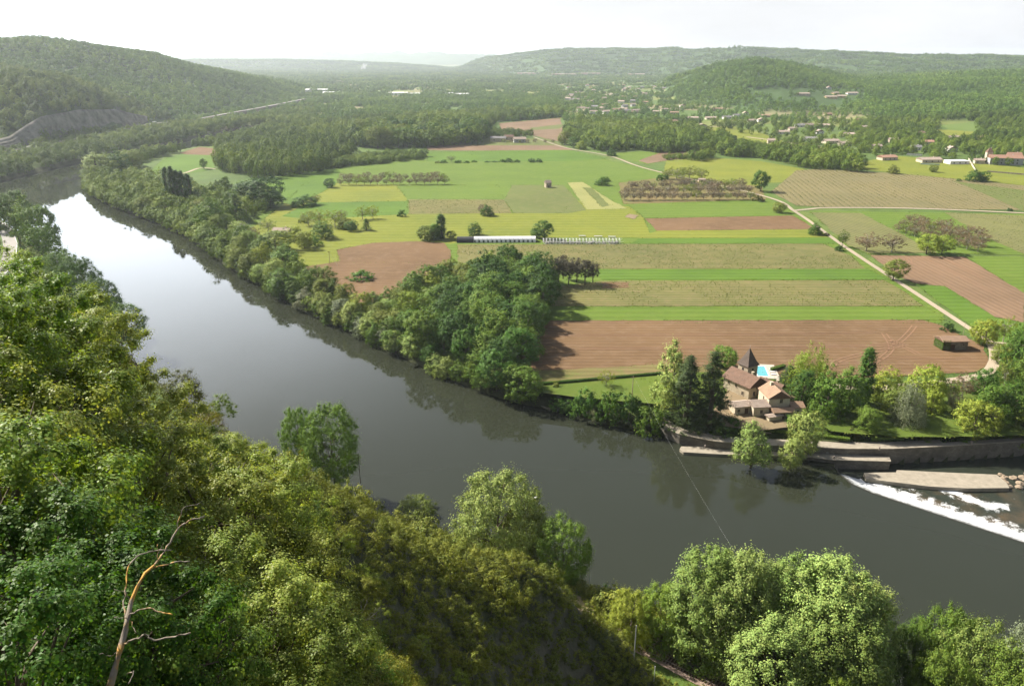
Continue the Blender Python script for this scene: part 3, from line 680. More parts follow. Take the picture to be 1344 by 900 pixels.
def tree_px(px, base, top, wpx, var, col, label, cat='tree', group=None, name=None, zb=None, h=None, **kw):
    if zb is None: x, y, z = hit(px, base)
    else: x, y = G(px, base, zb); z = zb
    if h is None:
        # height at which this spot projects to the wanted top
        lo, hi = 0.3, 80.0
        for _ in range(30):
            m = (lo + hi) / 2
            if proj(x, y, z + m)[1] > top: lo = m
            else: hi = m
        h = lo
    W = 1.12 * wpx * proj(x, y, z + h * .5)[2] / F
    return tree_at(x, y, z, var, h, W, col, label, cat, group, name, **kw)
# ------------------------------------------------------------------ village house sites: px, py(base), width px, roof kind, words
VPOLY = np.array([(850, 136), (1000, 140), (1344, 160), (1500, 170), (1500, 222), (1344, 226), (1290, 214), (1180, 205), (1130, 210), (1060, 200), (985, 178), (900, 165), (850, 160)], float)
HL = [(872, 146, 9, 'r', 'small pale house among trees, far left of the village'), (861, 149, 8, 'r', 'tiny cream house at the village left end'), (896, 141, 8, 'w', 'white-gabled house under the knoll'),
 (885, 150, 11, 'b', 'brown-roofed house left in the village'), (908, 157, 16, 'r', 'long pink-roofed bungalow in the village left part'), (933, 157, 14, 'r', 'pink-roofed bungalow left of the white house pair'),
 (883, 162, 11, 'b', 'grey-brown roofed house above the lane wood'), (870, 164, 9, 'b', 'dark-roofed house just above the lane wood'), (921, 168, 12, 'w', 'white house with pale roof above the grass strip'),
 (954, 156, 11, 'g', 'grey-roofed white house in the village middle'), (967, 154, 9, 'g', 'small grey-roofed house beside the white one'), (978, 151, 7, 'w', 'tiny bright house below the spruce block'),
 (986, 161, 10, 'r', 'small house with white front in the village middle'), (1006, 154, 13, 'b', 'wide grey-brown house against the dark spruce block'), (999, 160, 10, 'w', 'white-walled house below the dark spruce block'),
 (943, 145, 16, 'b', 'large brown roof at the foot of the knoll'), (941, 179, 22, 'r', 'large bungalow with pale forecourt beside the village road'), (923, 179, 9, 'r', 'low shed-like house left of the forecourt bungalow'),
 (1027, 176, 16, 'w', 'bright white house with gable in the village centre'), (1040, 172, 10, 'r', 'red-roofed house just behind the bright white one'), (1050, 167, 13, 'g', 'grey house right behind the bright white one'),
 (1062, 167, 11, 'r', 'pinkish house right of the village centre'), (1064, 185, 17, 'g', 'long grey-roofed house near the village road'), (1082, 167, 14, 'r', 'pink-roofed row house right of the centre'),
 (1090, 188, 20, 'r', 'large pale pink house near the tree belt'), (1108, 191, 16, 'r', 'large pale house right next to the tree belt'), (1086, 152, 10, 'b', 'brown house on the edge of the knoll clearing'),
 (1053, 125, 18, 'r', 'flat-fronted estate house, left one up on the knoll'), (1088, 117, 6, 'w', 'tiny white house on the knoll ridge'), (1090, 129, 15, 'y', 'yellow estate house left on the knoll shoulder'),
 (1103, 128, 14, 'y', 'yellow estate house right on the knoll shoulder'), (1118, 124, 14, 'w', 'pale estate house with white front on the knoll shoulder'), (1096, 124, 10, 'y', 'small yellow house behind the estate pair'),
 (1116, 179, 18, 'r', 'pale-roofed house at the village right part'), (1164, 210, 22, 'p', 'salmon-roofed house in front of the right village'), (1219, 213, 27, 'r', 'long white villa with pool wall in the meadow'),
 (1255, 215, 26, 'f', 'low white flat building beside the villa'), (1201, 197, 13, 'g', 'grey-roofed house behind the villa'), (1219, 190, 10, 'p', 'salmon-fronted house among the right trees'), (1251, 184, 14, 'r', 'brownish house in front of the round pasture'),
 (1248, 199, 11, 'w', 'white gabled house below the round pasture'), (1208, 178, 10, 'b', 'dark-roofed house left of the round pasture'), (1287, 184, 8, 'p', 'small red-roofed house right of the round pasture'),
 (1127, 160, 9, 'b', 'small brown house above the right village trees'), (1134, 170, 8, 'r', 'small house with pale wall above the right trees'), (1172, 187, 11, 'r', 'pale house hidden between the right trees'), (847, 136, 8, 'p', 'small orange house at the far left village edge'),
 (1012, 188, 9, 'r', 'low farm building on the bare ground by the village road'), (1150, 196, 12, 'r', 'pale pink house left of the salmon-roofed one'), (1075, 176, 10, 'w', 'small white house between the grey long one and pink row')]
rh = random.Random(9)
cand = [(rh.uniform(745, 872), rh.uniform(113, 150)) for _ in range(46)]
FARH = [(px, py) for px, py in cand]
HPOS = [hit(h[0], h[1])[:2] for h in HL] + [hit(*c)[:2] for c in FARH] + [hit(1324, 213)[:2], hit(655, 184)[:2], hit(682, 184)[:2]]
# ------------------------------------------------------------------ individual trees
OCC = []
def T(px, base, top, w, var, col, label, cat='tree', group=None, name=None, **kw):
    o = tree_px(px, base, top, w, var, col, label, cat, group, name, **kw)
    OCC.append((o.location.x, o.location.y, o.scale.x * VARS[var].R)); return o
# around the mill
T(882, 545, 447, 46, 'egg0', 'pale', 'tall pale-leaved poplar at the left end of the trees beside the mill', name='poplar_tree')
T(899, 560, 467, 50, 'conifer0', 'conif', 'left of two dark conifers standing between poplar and mill house', name='conifer_tree', group='dark conifers beside the mill')
T(930, 560, 462, 52, 'conifer1', 'conif', 'right of two dark conifers, closest to the mill courtyard', name='conifer_tree', group='dark conifers beside the mill')
T(951, 482, 455, 30, 'round1', 'fresh', 'round bright green tree directly behind the mill tower')
T(1058, 512, 451, 52, 'willow', 'lime', 'light green weeping willow at the edge of the ploughed field', name='willow_tree')
T(1035, 506, 480, 30, 'conifer0', 'conif', 'low dark cedar between swimming pool and weeping willow', name='conifer_tree')
T(1052, 532, 486, 36, 'egg1', 'dark', 'dark green tree right below the weeping willow')
T(1083, 545, 482, 46, 'round0', 'green', 'big rounded green tree right of the mill, left of the bright one')
T(1112, 541, 482, 42, 'egg0', 'fresh', 'bright green tree touching the dark column tree in the mill garden')
T(1131, 530, 457, 19, 'lombardy', 'deep', 'dark column-shaped tree standing highest in the mill garden', name='column_tree')
T(1120, 575, 562, 14, 'bush1', 'darkscrub', 'clipped dark round bush on the quay beside the small bright tree', 'bush')
T(1138, 570, 535, 31, 'lollipop0', 'fresh', 'small bright round tree alone on the sloping mill lawn')
T(1163, 530, 484, 40, 'round2', 'yellow', 'yellow-green tree beside the lane, first right of the column tree')
T(1213, 528, 481, 42, 'round3', 'yellow', 'yellow-green tree beside the lane, second right of the column tree')
T(1178, 548, 508, 34, 'round1', 'olive', 'olive tree between the yellow lane trees and the grey-green willow')
T(1192, 562, 500, 44, 'willow', 'silver', 'grey-green willow on the garden slope above the quay', name='willow_tree')
T(1222, 540, 503, 26, 'round0', 'yellow', 'slim yellow tree behind the grey-green willow')
T(1244, 530, 496, 26, 'walnut0', 'olive', 'thin sparse tree beside the lane behind the garden slope')
T(1262, 522, 491, 28, 'walnut1', 'bronze', 'nearly bare tree between sparse tree and dark round one')
T(1250, 540, 515, 20, 'walnut2', 'brown', 'small twiggy bare tree on the garden slope')
T(1289, 518, 482, 34, 'round2', 'deep', 'dark round tree where the lane bends down to the mill')
T(1276, 575, 526, 46, 'round1', 'yellow', 'large yellow-green tree just above the quay wall')
T(1297, 560, 505, 44, 'egg1', 'green', 'middle green tree in the clump above the quay, right side')
T(1325, 556, 500, 42, 'round3', 'deep', 'dark green tree in the clump above the quay, near picture edge')
T(1340, 575, 530, 34, 'round0', 'olive', 'olive tree at the right picture edge just above the quay')
T(1316, 512, 470, 26, 'walnut1', 'olive', 'sparse tall tree right of the lane bend')
T(1330, 500, 432, 40, 'round2', 'deep', 'tall dark tree right of the lane bend by the barn')
T(1346, 520, 455, 40, 'egg0', 'green', 'green tree at right picture edge level with the barn')
T(1316, 478, 452, 30, 'round1', 'olive', 'olive rounded tree just right of the lane junction')
T(1290, 452, 420, 30, 'round3', 'yellow', 'yellow-green tree beside the lane next to the barn')
T(1316, 450, 415, 24, 'walnut0', 'yellow', 'airy yellowish tree behind the lane junction')
T(1335, 470, 425, 30, 'round0', 'green', 'green tree beyond the lane junction at the right edge')
for i, (px, b, t_, w_, c, l) in enumerate([(1000, 520, 505, 22, 'green', 'low green shrub beside the swimming pool'), (1040, 560, 545, 20, 'deep', 'dark shrub right of the small gabled house'),
        (962, 566, 548, 26, 'deep', 'dark shrub below the mill terrace'), (946, 572, 556, 28, 'green', 'green shrub under the two conifers'), (935, 530, 512, 22, 'green', 'shrub between conifers and mill front'),
        (975, 575, 562, 18, 'fresh', 'light shrub beside the quay below the terrace'), (1075, 520, 505, 24, 'deep', 'dark shrub at foot of the weeping willow'), (1150, 575, 566, 16, 'green', 'low shrub on the lawn edge by the small tree'),
        (1165, 573, 563, 20, 'olive', 'olive shrub above the quay, right of the small tree'), (1315, 575, 562, 24, 'green', 'green shrub above the quay at the right'), (1262, 584, 571, 26, 'green', 'leafy shrub hanging over the quay wall above the pontoon'), (1292, 583, 569, 24, 'deep', 'dark shrub hanging over the quay wall right of the pontoon'), (1333, 583, 568, 30, 'olive', 'olive shrub hanging over the quay wall near the picture edge'), (1215, 583, 574, 18, 'olive', 'small olive shrub on the quay left of the pontoon')]):
    T(px, b, t_, w_, 'bush%d' % (i % 3), c, l, 'bush')
T(985, 612, 554, 42, 'egg0', 'pale', 'pale green tree growing on the narrow jetty in front of the mill', zb=1.0)
T(1054, 598, 541, 38, 'round1', 'pale', 'pale green tree leaning over the lock wall, highest of the two', zb=1.0)
T(1037, 615, 576, 28, 'egg1', 'pale', 'small pale tree at the water edge of the lock wall', zb=0.6)
# waterside shrubs from wood to mill
for i, (px, b, t_, w_, v, c, l) in enumerate([(686, 526, 481, 48, 'round1', 'green', 'round tree overhanging the water at the end of the wood'), (771, 543, 508, 36, 'bush0', 'deep', 'dark bush on the bank right of the wooden landing path'),
        (800, 548, 514, 34, 'bush1', 'deep', 'second dark bush on the bank by the power pole'), (826, 550, 517, 32, 'bush2', 'dark', 'third dark bush on the bank, against the meadow'), (853, 566, 535, 36, 'bush1', 'green', 'leafy bush at the left end of the quay'),
        (735, 536, 522, 30, 'bush2', 'deep', 'low bush hanging over the water by the footpath'), (868, 556, 540, 24, 'bush0', 'deep', 'small dark bush behind the quay end'), (748, 538, 524, 22, 'bush0', 'dark', 'small dark bush beside the low landing')]):
    T(px, b, t_, w_, v, c, l, 'tree' if i == 0 else 'bush')
T(796, 506, 488, 20, 'walnut2', 'yellow', 'small sparse fruit tree alone on the bright meadow')
T(730, 512, 500, 14, 'bush2', 'olive', 'small olive bush at the corner of the bright meadow', 'bush')
# field trees
F_ = [(998, 251, 224, 22, 'lollipop0', 'deep', 'solitary dark round tree beside the lane above the vineyard corner'),
 (1022, 279, 266, 16, 'round3', 'olive', 'small olive tree at the lane crossing'), (1070, 308, 292, 16, 'round0', 'deep', 'small dark round tree beside the lane next to brown field'),
 (1105, 324, 302, 14, 'walnut0', 'green', 'thin tree with two tufts beside the lane'), (1172, 368, 340, 28, 'lollipop1', 'olive', 'olive-green tree beside the lane at the diagonal ploughed field'),
 (1137, 330, 306, 30, 'walnut0', 'bronze', 'reddish-leaved walnut tree, first right of the lane'), (1170, 331, 307, 26, 'walnut1', 'bronze', 'reddish-leaved walnut tree, second right of the lane'),
 (1216, 334, 307, 30, 'lollipop0', 'yellow', 'yellow-leaved walnut tree in front of the bare orchard'), (1236, 333, 309, 26, 'lollipop1', 'yellow', 'darker yellow walnut tree touching the bare orchard'),
 (640, 283, 268, 16, 'round0', 'green', 'right tree of the pair in the yellow meadow'), (634, 282, 267, 13, 'walnut1', 'bronze', 'brownish left tree of the pair in the yellow meadow'),
 (623, 308, 292, 17, 'round2', 'deep', 'round tree behind the left end of the greenhouse'), (714, 313, 289, 24, 'lollipop1', 'deep', 'larger dark tree at right end of the greenhouse'),
 (704, 312, 300, 14, 'round1', 'deep', 'smaller dark tree at right end of the greenhouse'), (579, 313, 281, 12, 'lombardy', 'deep', 'narrow dark tree standing above the corner of the ploughed field'),
 (571, 314, 294, 14, 'lombardy', 'green', 'shorter narrow tree left of the dark narrow one'), (558, 315, 296, 22, 'round1', 'olive', 'rounded olive tree left end of the field corner group'),
 (592, 313, 303, 12, 'round3', 'olive', 'small tree right end of the field corner group'),
 (398, 270, 255, 30, 'round0', 'deep', 'dark spreading bush alone in the green meadow'), (414, 268, 255, 14, 'walnut0', 'olive', 'sparse tree beside the dark spreading bush'),
 (432, 246, 234, 14, 'round1', 'deep', 'small dark tree left of the bare orchard row'), (790, 243, 232, 16, 'round2', 'deep', 'dark bush at left end of the big bare orchard'),
 (803, 205, 195, 12, 'round0', 'dark', 'small dark tree right beside the upper lane'), (741, 190, 172, 16, 'round3', 'olive', 'left tree of three beside the upper lane'),
 (753, 194, 180, 15, 'lollipop0', 'deep', 'middle tree of three beside the upper lane'), (763, 196, 185, 13, 'round2', 'yellow', 'right yellowish tree of three beside the upper lane'),
 (784, 193, 178, 22, 'round1', 'yellow', 'pale yellow bushy tree in front of the lane wood'), (268, 222, 208, 9, 'lollipop0', 'green', 'tiny round tree alone in the far riverside meadow'),
 (927, 236, 219, 0, None, None, None)]
for f in F_:
    if f[4]: T(*f)
T(1224, 214 + 12, 216, 11, 'round3', 'olive', 'small round tree in the meadow below the white villa')
T(1172, 228, 216, 13, 'round2', 'olive', 'small round tree in the meadow right of the belt end')
T(1280, 238, 222, 22, 'round0', 'deep', 'larger dark tree at the long garden wall'); T(1290, 238, 225, 14, 'round1', 'deep', 'smaller dark tree at the long garden wall')
T(1259, 238, 234, 7, 'bush0', 'deep', 'tiny dark bush in the meadow left of the wall trees', 'bush')
T(1325, 277, 273, 7, 'bush1', 'dark', 'tiny dark bush on the far cross lane', 'bush')
for i, (px, b, w_) in enumerate([(888, 236, 22), (905, 234, 24), (920, 236, 16), (876, 235, 14), (895, 238, 16)]): T(px, b, b - 17 + i, w_, 'walnut%d' % (i % 3), 'olive', ['left-hand', 'biggest', 'right-hand', 'leftmost small', 'front'][i] + ' olive tree of the cluster behind the bare orchard')
for i, (px, b, t_, w_, c) in enumerate([(873, 236, 228, 10, 'deep'), (866, 237, 229, 9, 'deep'), (911, 244, 236, 10, 'dark'), (930, 242, 235, 10, 'deep'), (796, 238, 232, 9, 'green'), (1102, 329, 321, 12, 'dark'), (1084, 309, 305, 8, 'darkscrub'), (995, 264, 256, 14, 'darkscrub'), (1257, 450, 440, 10, 'green'), (1243, 434, 422, 16, 'dark')]):
    T(px, b, t_, w_, 'bush%d' % (i % 3), c, ['dark bush left of the olive cluster', 'second dark bush left of the olive cluster', 'dark bush left of the little shed', 'dark bush right of the little shed', 'green bush near the end of the bare orchard', 'dark bush at foot of the thin lane tree', 'flat bush beside the small dark lane tree', 'dark bush at right front corner of bare orchard', 'ivy bush in front of the barn', 'dark bush beside the lane behind the barn'][i], 'bush')
for i, (px, b, t_, w_) in enumerate([(1262, 300, 287, 0)]): pass
# ivy mound in the ploughed field
T(473, 366, 354, 32, 'bush0', 'ivy', 'ivy-covered mound alone in the ploughed field', 'bush')
# dry brown conifers by the wood
for i, (px, b, t_, w_) in enumerate([(733, 372, 337, 20), (746, 374, 343, 19), (757, 370, 338, 19), (768, 374, 341, 20), (778, 371, 344, 16), (739, 366, 335, 16)]):
    T(px, b, t_, w_, 'pine%d' % (i % 2), 'pinebrown', ['first', 'second', 'third', 'fourth', 'fifth', 'rearmost'][i] + ' brownish pine from the left beside the big wood', name='pine_tree', group='brownish pines beside the wood')
# poplars in the riverside belt
for i, (px, b, t_, w_) in enumerate([(223, 268, 219, 10), (230, 270, 218, 10), (237, 270, 223, 9), (243, 270, 224, 10), (250, 268, 228, 10)]):
    T(px, b, t_, w_, 'lombardy', 'dark', ['first', 'second', 'third', 'fourth', 'fifth'][i] + ' narrow dark poplar from the left in the riverside belt', name='poplar_tree', group='narrow poplars in the riverside belt')
T(282, 303, 256, 42, 'round0', 'fresh', 'large yellow-green tree in the middle of the riverside belt')
T(345, 270, 234, 50, 'round1', 'dark', 'big dark dome-shaped tree at the back of the riverside belt')
T(325, 266, 238, 34, 'wood0', 'deep', 'dark tree left of the big dome-shaped tree'); T(355, 272, 250, 34, 'round3', 'dark', 'lower dark tree at the right foot of the dome-shaped tree')
T(312, 290, 254, 28, 'conifer1', 'deep', 'pointed dark green tree at meadow edge of the riverside belt', name='conifer_tree')
T(296, 262, 232, 22, 'egg1', 'green', 'upright green tree left part of the rear belt trees'); T(285, 262, 236, 18, 'egg0', 'green', 'upright green tree behind the lime green one')
T(128, 226, 200, 34, 'egg0', 'pale', 'pale tree at the tip of the river bend'); T(156, 224, 196, 28, 'round0', 'deep', 'dark tree beside the river bend tip'); T(176, 220, 198, 26, 'round3', 'olive', 'yellow-green tree right of the dark bend tree')
# bushy trees round the small farmhouse
for i, (px, b, t_, w_, v, c) in enumerate([(352, 306, 288, 22, 'walnut0', 'pale'), (388, 314, 296, 20, 'round2', 'yellow'), (362, 330, 303, 40, 'round1', 'olive'), (372, 352, 322, 44, 'round0', 'green'), (334, 318, 298, 16, 'walnut2', 'bronze'), (400, 326, 304, 22, 'round3', 'yellow'),
        (405, 296, 276, 20, 'walnut1', 'pale'), (424, 312, 289, 26, 'round2', 'fresh'), (420, 296, 275, 26, 'walnut2', 'yellow'), (440, 298, 276, 24, 'walnut0', 'yellow'), (452, 300, 284, 20, 'round0', 'olive'), (476, 288, 270, 18, 'walnut1', 'yellow'), (490, 287, 270, 16, 'walnut2', 'yellow'),
        (462, 303, 290, 16, 'round1', 'deep'), (481, 302, 287, 12, 'conifer0', 'deep'), (448, 288, 276, 14, 'walnut1', 'bronze'), (376, 308, 298, 16, 'bush1', 'dark'), (412, 322, 308, 22, 'bush0', 'fresh'), (398, 292, 283, 12, 'bush2', 'olive'), (527, 284, 275, 10, 'bush1', 'deep')]):
    L_ = ['sparse pale tree behind', 'round yellow tree right of', 'wide olive tree in front of', 'big green tree below', 'brownish sparse tree left of', 'yellow tree two right of'][i:i + 1]
    lab = L_[0] + ' the pink-roofed farmhouse' if i < 6 else ['tall sparse pale tree', 'bright rounded tree', 'yellow sparse tree', 'wide yellow tree', 'olive rounded tree', 'yellow tree of the rear pair, left one', 'yellow tree of the rear pair, right one', 'dark low tree', 'small dark pointed tree', 'brownish thin tree', 'dark shrub by the roof', 'bright low shrub', 'small olive shrub', 'dark small shrub far right'][i - 6] + ' in the hedge row between the meadows'
    T(px, b, t_, w_, v, c, lab, 'bush' if v.startswith('bush') else 'tree')
# hedge line in the green field
for i, (px, b, t_, w_, v, c) in enumerate([(592, 213, 204, 12, 'walnut0', 'pale'), (583, 214, 209, 9, 'bush0', 'deep'), (601, 214, 210, 9, 'bush1', 'deep'), (612, 214, 211, 8, 'bush2', 'deep'), (622, 213, 210, 8, 'bush0', 'deep'), (660, 213, 209, 9, 'bush1', 'dark'), (668, 213, 207, 11, 'bush2', 'deep'), (678, 213, 209, 9, 'bush0', 'deep'), (698, 213, 208, 9, 'bush1', 'dark'), (707, 213, 208, 9, 'bush2', 'dark'), (640, 213, 211, 8, 'bush0', 'dark'), (650, 213, 211, 8, 'bush0', 'dark'), (575, 214, 211, 8, 'bush2', 'olive')]):
    T(px, b, t_, w_, v, c, ('small pale tree' if i == 0 else 'low dark bush') + ' in the broken hedge line across the green field', 'bush' if i else 'tree', 'bushes of the broken hedge line')
ORD = ['', 'first', 'second', 'third', 'fourth', 'fifth', 'sixth', 'seventh', 'eighth', 'ninth', 'tenth', 'eleventh', 'twelfth', 'thirteenth', 'fourteenth', 'fifteenth', 'sixteenth', 'seventeenth', 'eighteenth', 'nineteenth', 'twentieth']
def ordn(n):
    if n <= 20: return ORD[n]
    return '%d%s' % (n, {1: 'st', 2: 'nd', 3: 'rd'}.get(n % 10, 'th') if n % 100 not in (11, 12, 13) else 'th')
# walnut orchards -----------------------------------------------------------
def orchard(rows, n, h, col, where, group, wpx=None):
    for ri, (a, b) in enumerate(rows):
        A = G(*a); B = G(*b); nn_ = n if isinstance(n, int) else n[ri]
        rown = {0: 'front', 1: 'second', 2: 'third', 3: 'rearmost'}[ri] if len(rows) > 1 else 'single'
        if ri == len(rows) - 1 and len(rows) > 1: rown = 'rear'
        for i in range(nn_):
            u = (i + 0.5) / nn_; x = A[0] + (B[0] - A[0]) * u + rt.uniform(-1.3, 1.3); y = A[1] + (B[1] - A[1]) * u + rt.uniform(-.7, .7)
            hh = h * rt.uniform(0.7, 1.15)
            tree_at(x, y, 6.0, 'walnut%d' % rt.randint(0, 2), hh, hh * 1.15, col if rt.random() < .8 else 'olive', 'bare walnut tree, %s from left, %s row, %s' % (ordn(i + 1), rown, where), 'tree', group, 'walnut_tree')
            OCC.append((x, y, hh * .5))
orchard([((816, 263), (990, 262)), ((818, 255), (985, 254)), ((822, 248), (978, 247))], [17, 16, 15], 8.6, 'brown', 'large orchard', 'walnut trees of the large orchard')
orchard([((443, 243), (590, 242)), ((446, 237), (588, 236))], [15, 14], 8.0, 'brown', 'far orchard', 'walnut trees of the far orchard')
orchard([((1172, 303), (1290, 333)), ((1182, 297), (1292, 325)), ((1186, 291), (1290, 316))], [9, 9, 8], 8.2, 'bronze', 'right orchard', 'walnut trees of the right orchard')
orchard([((655, 188), (730, 188))], [7], 6.0, 'brown', 'meadow before the far farm', 'small orchard trees before the far farm')
# near left bank ----------------------------------------------------------------
for i, (px, b, t_, w_, v, c, l) in enumerate([
    (6, 300, 253, 46, 'round1', 'green', 'leafy tree at the picture edge on the near bank'), (38, 306, 258, 44, 'round0', 'fresh', 'bright green tree left of the water on the near bank'),
    (60, 318, 270, 40, 'round3', 'green', 'wide green tree reaching over the water near the road'), (24, 282, 250, 36, 'egg1', 'deep', 'dark tree behind the grey road curve'),
    (64, 345, 295, 44, 'round2', 'green', 'green tree right of the grey road curve'), (50, 362, 326, 30, 'egg0', 'pale', 'paler tree below the grey road curve'),
    (88, 378, 330, 50, 'bankwillow0', 'green', 'broad green tree below the road on the near bank'), (112, 392, 338, 46, 'bankwillow1', 'deep', 'darker broad tree leaning over the water'),
    (133, 410, 366, 50, 'bankwillow0', 'deep', 'deep green tree leaning over the river, near the slope trees'), (168, 436, 400, 46, 'bankwillow1', 'green', 'last leaning green tree before the river slope'),
    (150, 430, 392, 36, 'round1', 'deep', 'dark tree tucked behind the last leaning one')]):
    T(px, b + 14, t_, w_, v, c, l, zb=5.5)
# near bank, centre and right ----------------------------------------------------
T(440, 634, 532, 66, 'bankwillow1', 'fresh', 'bright airy tree behind the slope at the near bank', zb=5)
T(395, 610, 535, 40, 'bankwillow0', 'fresh', 'small bright tree left of the airy one on the near bank', zb=6)
T(655, 752, 621, 100, 'bankwillow0', 'pale', 'large pale blossoming tree at the near bank', zb=4)
T(690, 745, 655, 50, 'bankwillow1', 'olive', 'greyish right flank tree of the pale blossoming one', zb=4)
T(737, 775, 681, 66, 'bankwillow1', 'fresh', 'fresh green tree at the near bank right of the pale one', zb=4)
T(548, 690, 615, 46, 'bankwillow0', 'olive', 'thin tree on the slope crest left of the pale blossoming tree', h=9)
T(826, 858, 776, 56, 'bankwillow0', 'yellow', 'yellow-leaved tree beside the railway pole', zb=5)
T(866, 862, 768, 58, 'bankwillow1', 'bright', 'vivid green tree between yellow tree and poplars', zb=5)
T(792, 800, 768, 26, 'bush0', 'deep', 'dark ivy bush at the foot of the slope by the water', 'bush', zb=5)
for i, (px, b, t_, w_) in enumerate([(924, 885, 722, 96), (960, 898, 726, 92), (992, 895, 742, 86), (1030, 905, 736, 96), (1072, 925, 738, 116), (1106, 925, 760, 92), (1085, 960, 800, 110), (1005, 955, 812, 100)]):
    T(px, b, t_, w_, 'poplar%d' % (i % 2), 'pale' if i % 3 else 'palegreen', ['first', 'second', 'third', 'fourth', 'fifth', 'sixth', 'lower front right', 'lower front left'][i] + (' big pale poplar from the left by the river' if i < 6 else ' poplar of the riverside clump'), zb=3.5, name='poplar_tree', group='big poplars on the near bank')
for i, (px, b, t_, w_, v, c, l) in enumerate([(1190, 915, 815, 60, 'bankwillow0', 'green', 'dark lower left tree of the bottom right clump'), (1222, 930, 800, 70, 'bankwillow1', 'green', 'highest green tree of the bottom right clump'),
      (1262, 955, 822, 100, 'bankwillow0', 'palegreen', 'broad pale yellow-green tree of the bottom right clump'), (1325, 965, 828, 80, 'bankwillow1', 'silver', 'grey-leaved tree at the bottom right corner'),
      (1300, 990, 855, 90, 'bankwillow0', 'fresh', 'bright tree low in the bottom right corner'), (1085, 990, 888, 50, 'bankwillow1', 'bright', 'bright tree top at the bottom edge below the poplars'), (1215, 985, 860, 70, 'bankwillow1', 'fresh', 'lowest green tree at the bottom edge on the right')]):
    T(px, b, t_, w_, v, c, l, zb=5)
# ------------------------------------------------------------------ zones
occ = None
POOL = []
def zone(poly, spacing, h, wratio, vars_, cols, where, kind='tree', lab=None, hj=0.3, avoid=None, ground=True):
    P = np.array([G(*p) for p in poly]); x0, y0 = P.min(0); x1, y1 = P.max(0)
    r = np.random.RandomState(int(abs(P.sum())) % 99991)
    xs, ys = np.meshgrid(np.arange(x0, x1, spacing), np.arange(y0, y1, spacing * .9)); xs = xs + (np.arange(xs.shape[0]) % 2)[:, None] * spacing / 2
    xs = (xs + r.uniform(-.3, .3, xs.shape) * spacing).ravel(); ys = (ys + r.uniform(-.3, .3, ys.shape) * spacing).ravel()
    k = inpoly(xs, ys, P); xs = xs[k]; ys = ys[k]
    zs = hfun(xs, ys); k = (zs > 0.6); xs, ys, zs = xs[k], ys[k], zs[k]
    O = np.array([(o[0], o[1], o[2]) for o in OCC])
    for x, y, z in zip(xs, ys, zs):
        if ((O[:, 0] - x) ** 2 + (O[:, 1] - y) ** 2 < (O[:, 2] * 0.75) ** 2).any(): continue
        hh = h * (1 + r.uniform(-hj, hj)); W = hh * wratio * (1 + r.uniform(-.15, .15))
        px, py, dp = proj(x, y, z + hh / 2)
        POOL.append(dict(x=x, y=y, z=z, h=hh, w=W, var=vars_[r.randint(len(vars_))], col=cols[r.randint(len(cols))], where=where, px=px, py=py, size=hh * W * (F / dp) ** 2 if -30 < px < 1374 and py < 930 else 0))
zone([(117, 257), (119, 240), (150, 234), (210, 236), (262, 252), (330, 264), (368, 270), (330, 288), (308, 297), (325, 318), (345, 332), (392, 350), (400, 372), (440, 388), (462, 400), (470, 438), (440, 424), (400, 408), (350, 378), (290, 342), (240, 305), (170, 277)],
     10.3, 11.3, 0.95, ['round0', 'round1', 'round2', 'egg0', 'egg1', 'round3'], ['pale', 'silver', 'olive', 'pale', 'green', 'olive', 'yellow'], 'belt along the inner river bend')
zone([(470, 432), (466, 414), (512, 396), (548, 378), (600, 360), (640, 352), (655, 380), (600, 400), (560, 430), (560, 480), (520, 462)], 10, 9.5, 1.05, ['round0', 'round1', 'egg0', 'round3', 'lollipop0'], ['olive', 'pale', 'olive', 'yellow', 'green'], 'left part of the big wood')
zone([(560, 484), (552, 440), (570, 408), (610, 388), (640, 362), (680, 356), (715, 366), (722, 396), (706, 440), (690, 478), (664, 506), (690, 528), (640, 515), (600, 500)], 10.5, 15, 0.95, ['wood0', 'wood1', 'round0', 'round2', 'egg1'], ['deep', 'green', 'dark', 'deep', 'dark', 'fresh'], 'right part of the big wood')
def bankrow(i0, i1, sp_, h, cols, where, off):
    r = np.random.RandomState(i0 * 7 + int(off)); P = [Wp(*p) for p in INNER[i0:i1]]
    for a, b in zip(P[:-1], P[1:]):
        L = math.hypot(b[0] - a[0], b[1] - a[1]); nx, ny = -(b[1] - a[1]) / L, (b[0] - a[0]) / L
        for k in range(max(1, int(L / sp_))):
            u = (k + .5 + r.uniform(-.3, .3)) / max(1, int(L / sp_)); o_ = off + r.uniform(-1, 1.5); x = a[0] + (b[0] - a[0]) * u + nx * o_; y = a[1] + (b[1] - a[1]) * u + ny * o_
            if y < a[1] + (b[1] - a[1]) * u: x -= 2 * nx * o_; y -= 2 * ny * o_
            if any((o[0] - x) ** 2 + (o[1] - y) ** 2 < (o[2] * .6) ** 2 for o in OCC): continue
            hh = h * (1 + r.uniform(-.2, .2)); W = hh * r.uniform(.85, 1.15); px, py, dp = proj(x, y, 2 + hh / 2)
            POOL.append(dict(x=x, y=y, z=max(h1(x, y), .2), h=hh, w=W, var=['round0', 'round2', 'egg0', 'round1', 'egg1'][r.randint(5)], col=cols[r.randint(len(cols))], where=where, px=px, py=py, size=hh * W * (F / dp) ** 2))
bankrow(1, 16, 6.2, 9.8, ['pale', 'silver', 'green', 'olive', 'pale', 'green'], 'waterside row of the inner bend', 1.2)
bankrow(15, 19, 5.2, 7.5, ['green', 'deep', 'pale', 'fresh'], 'waterside row below the big wood', 1.2)
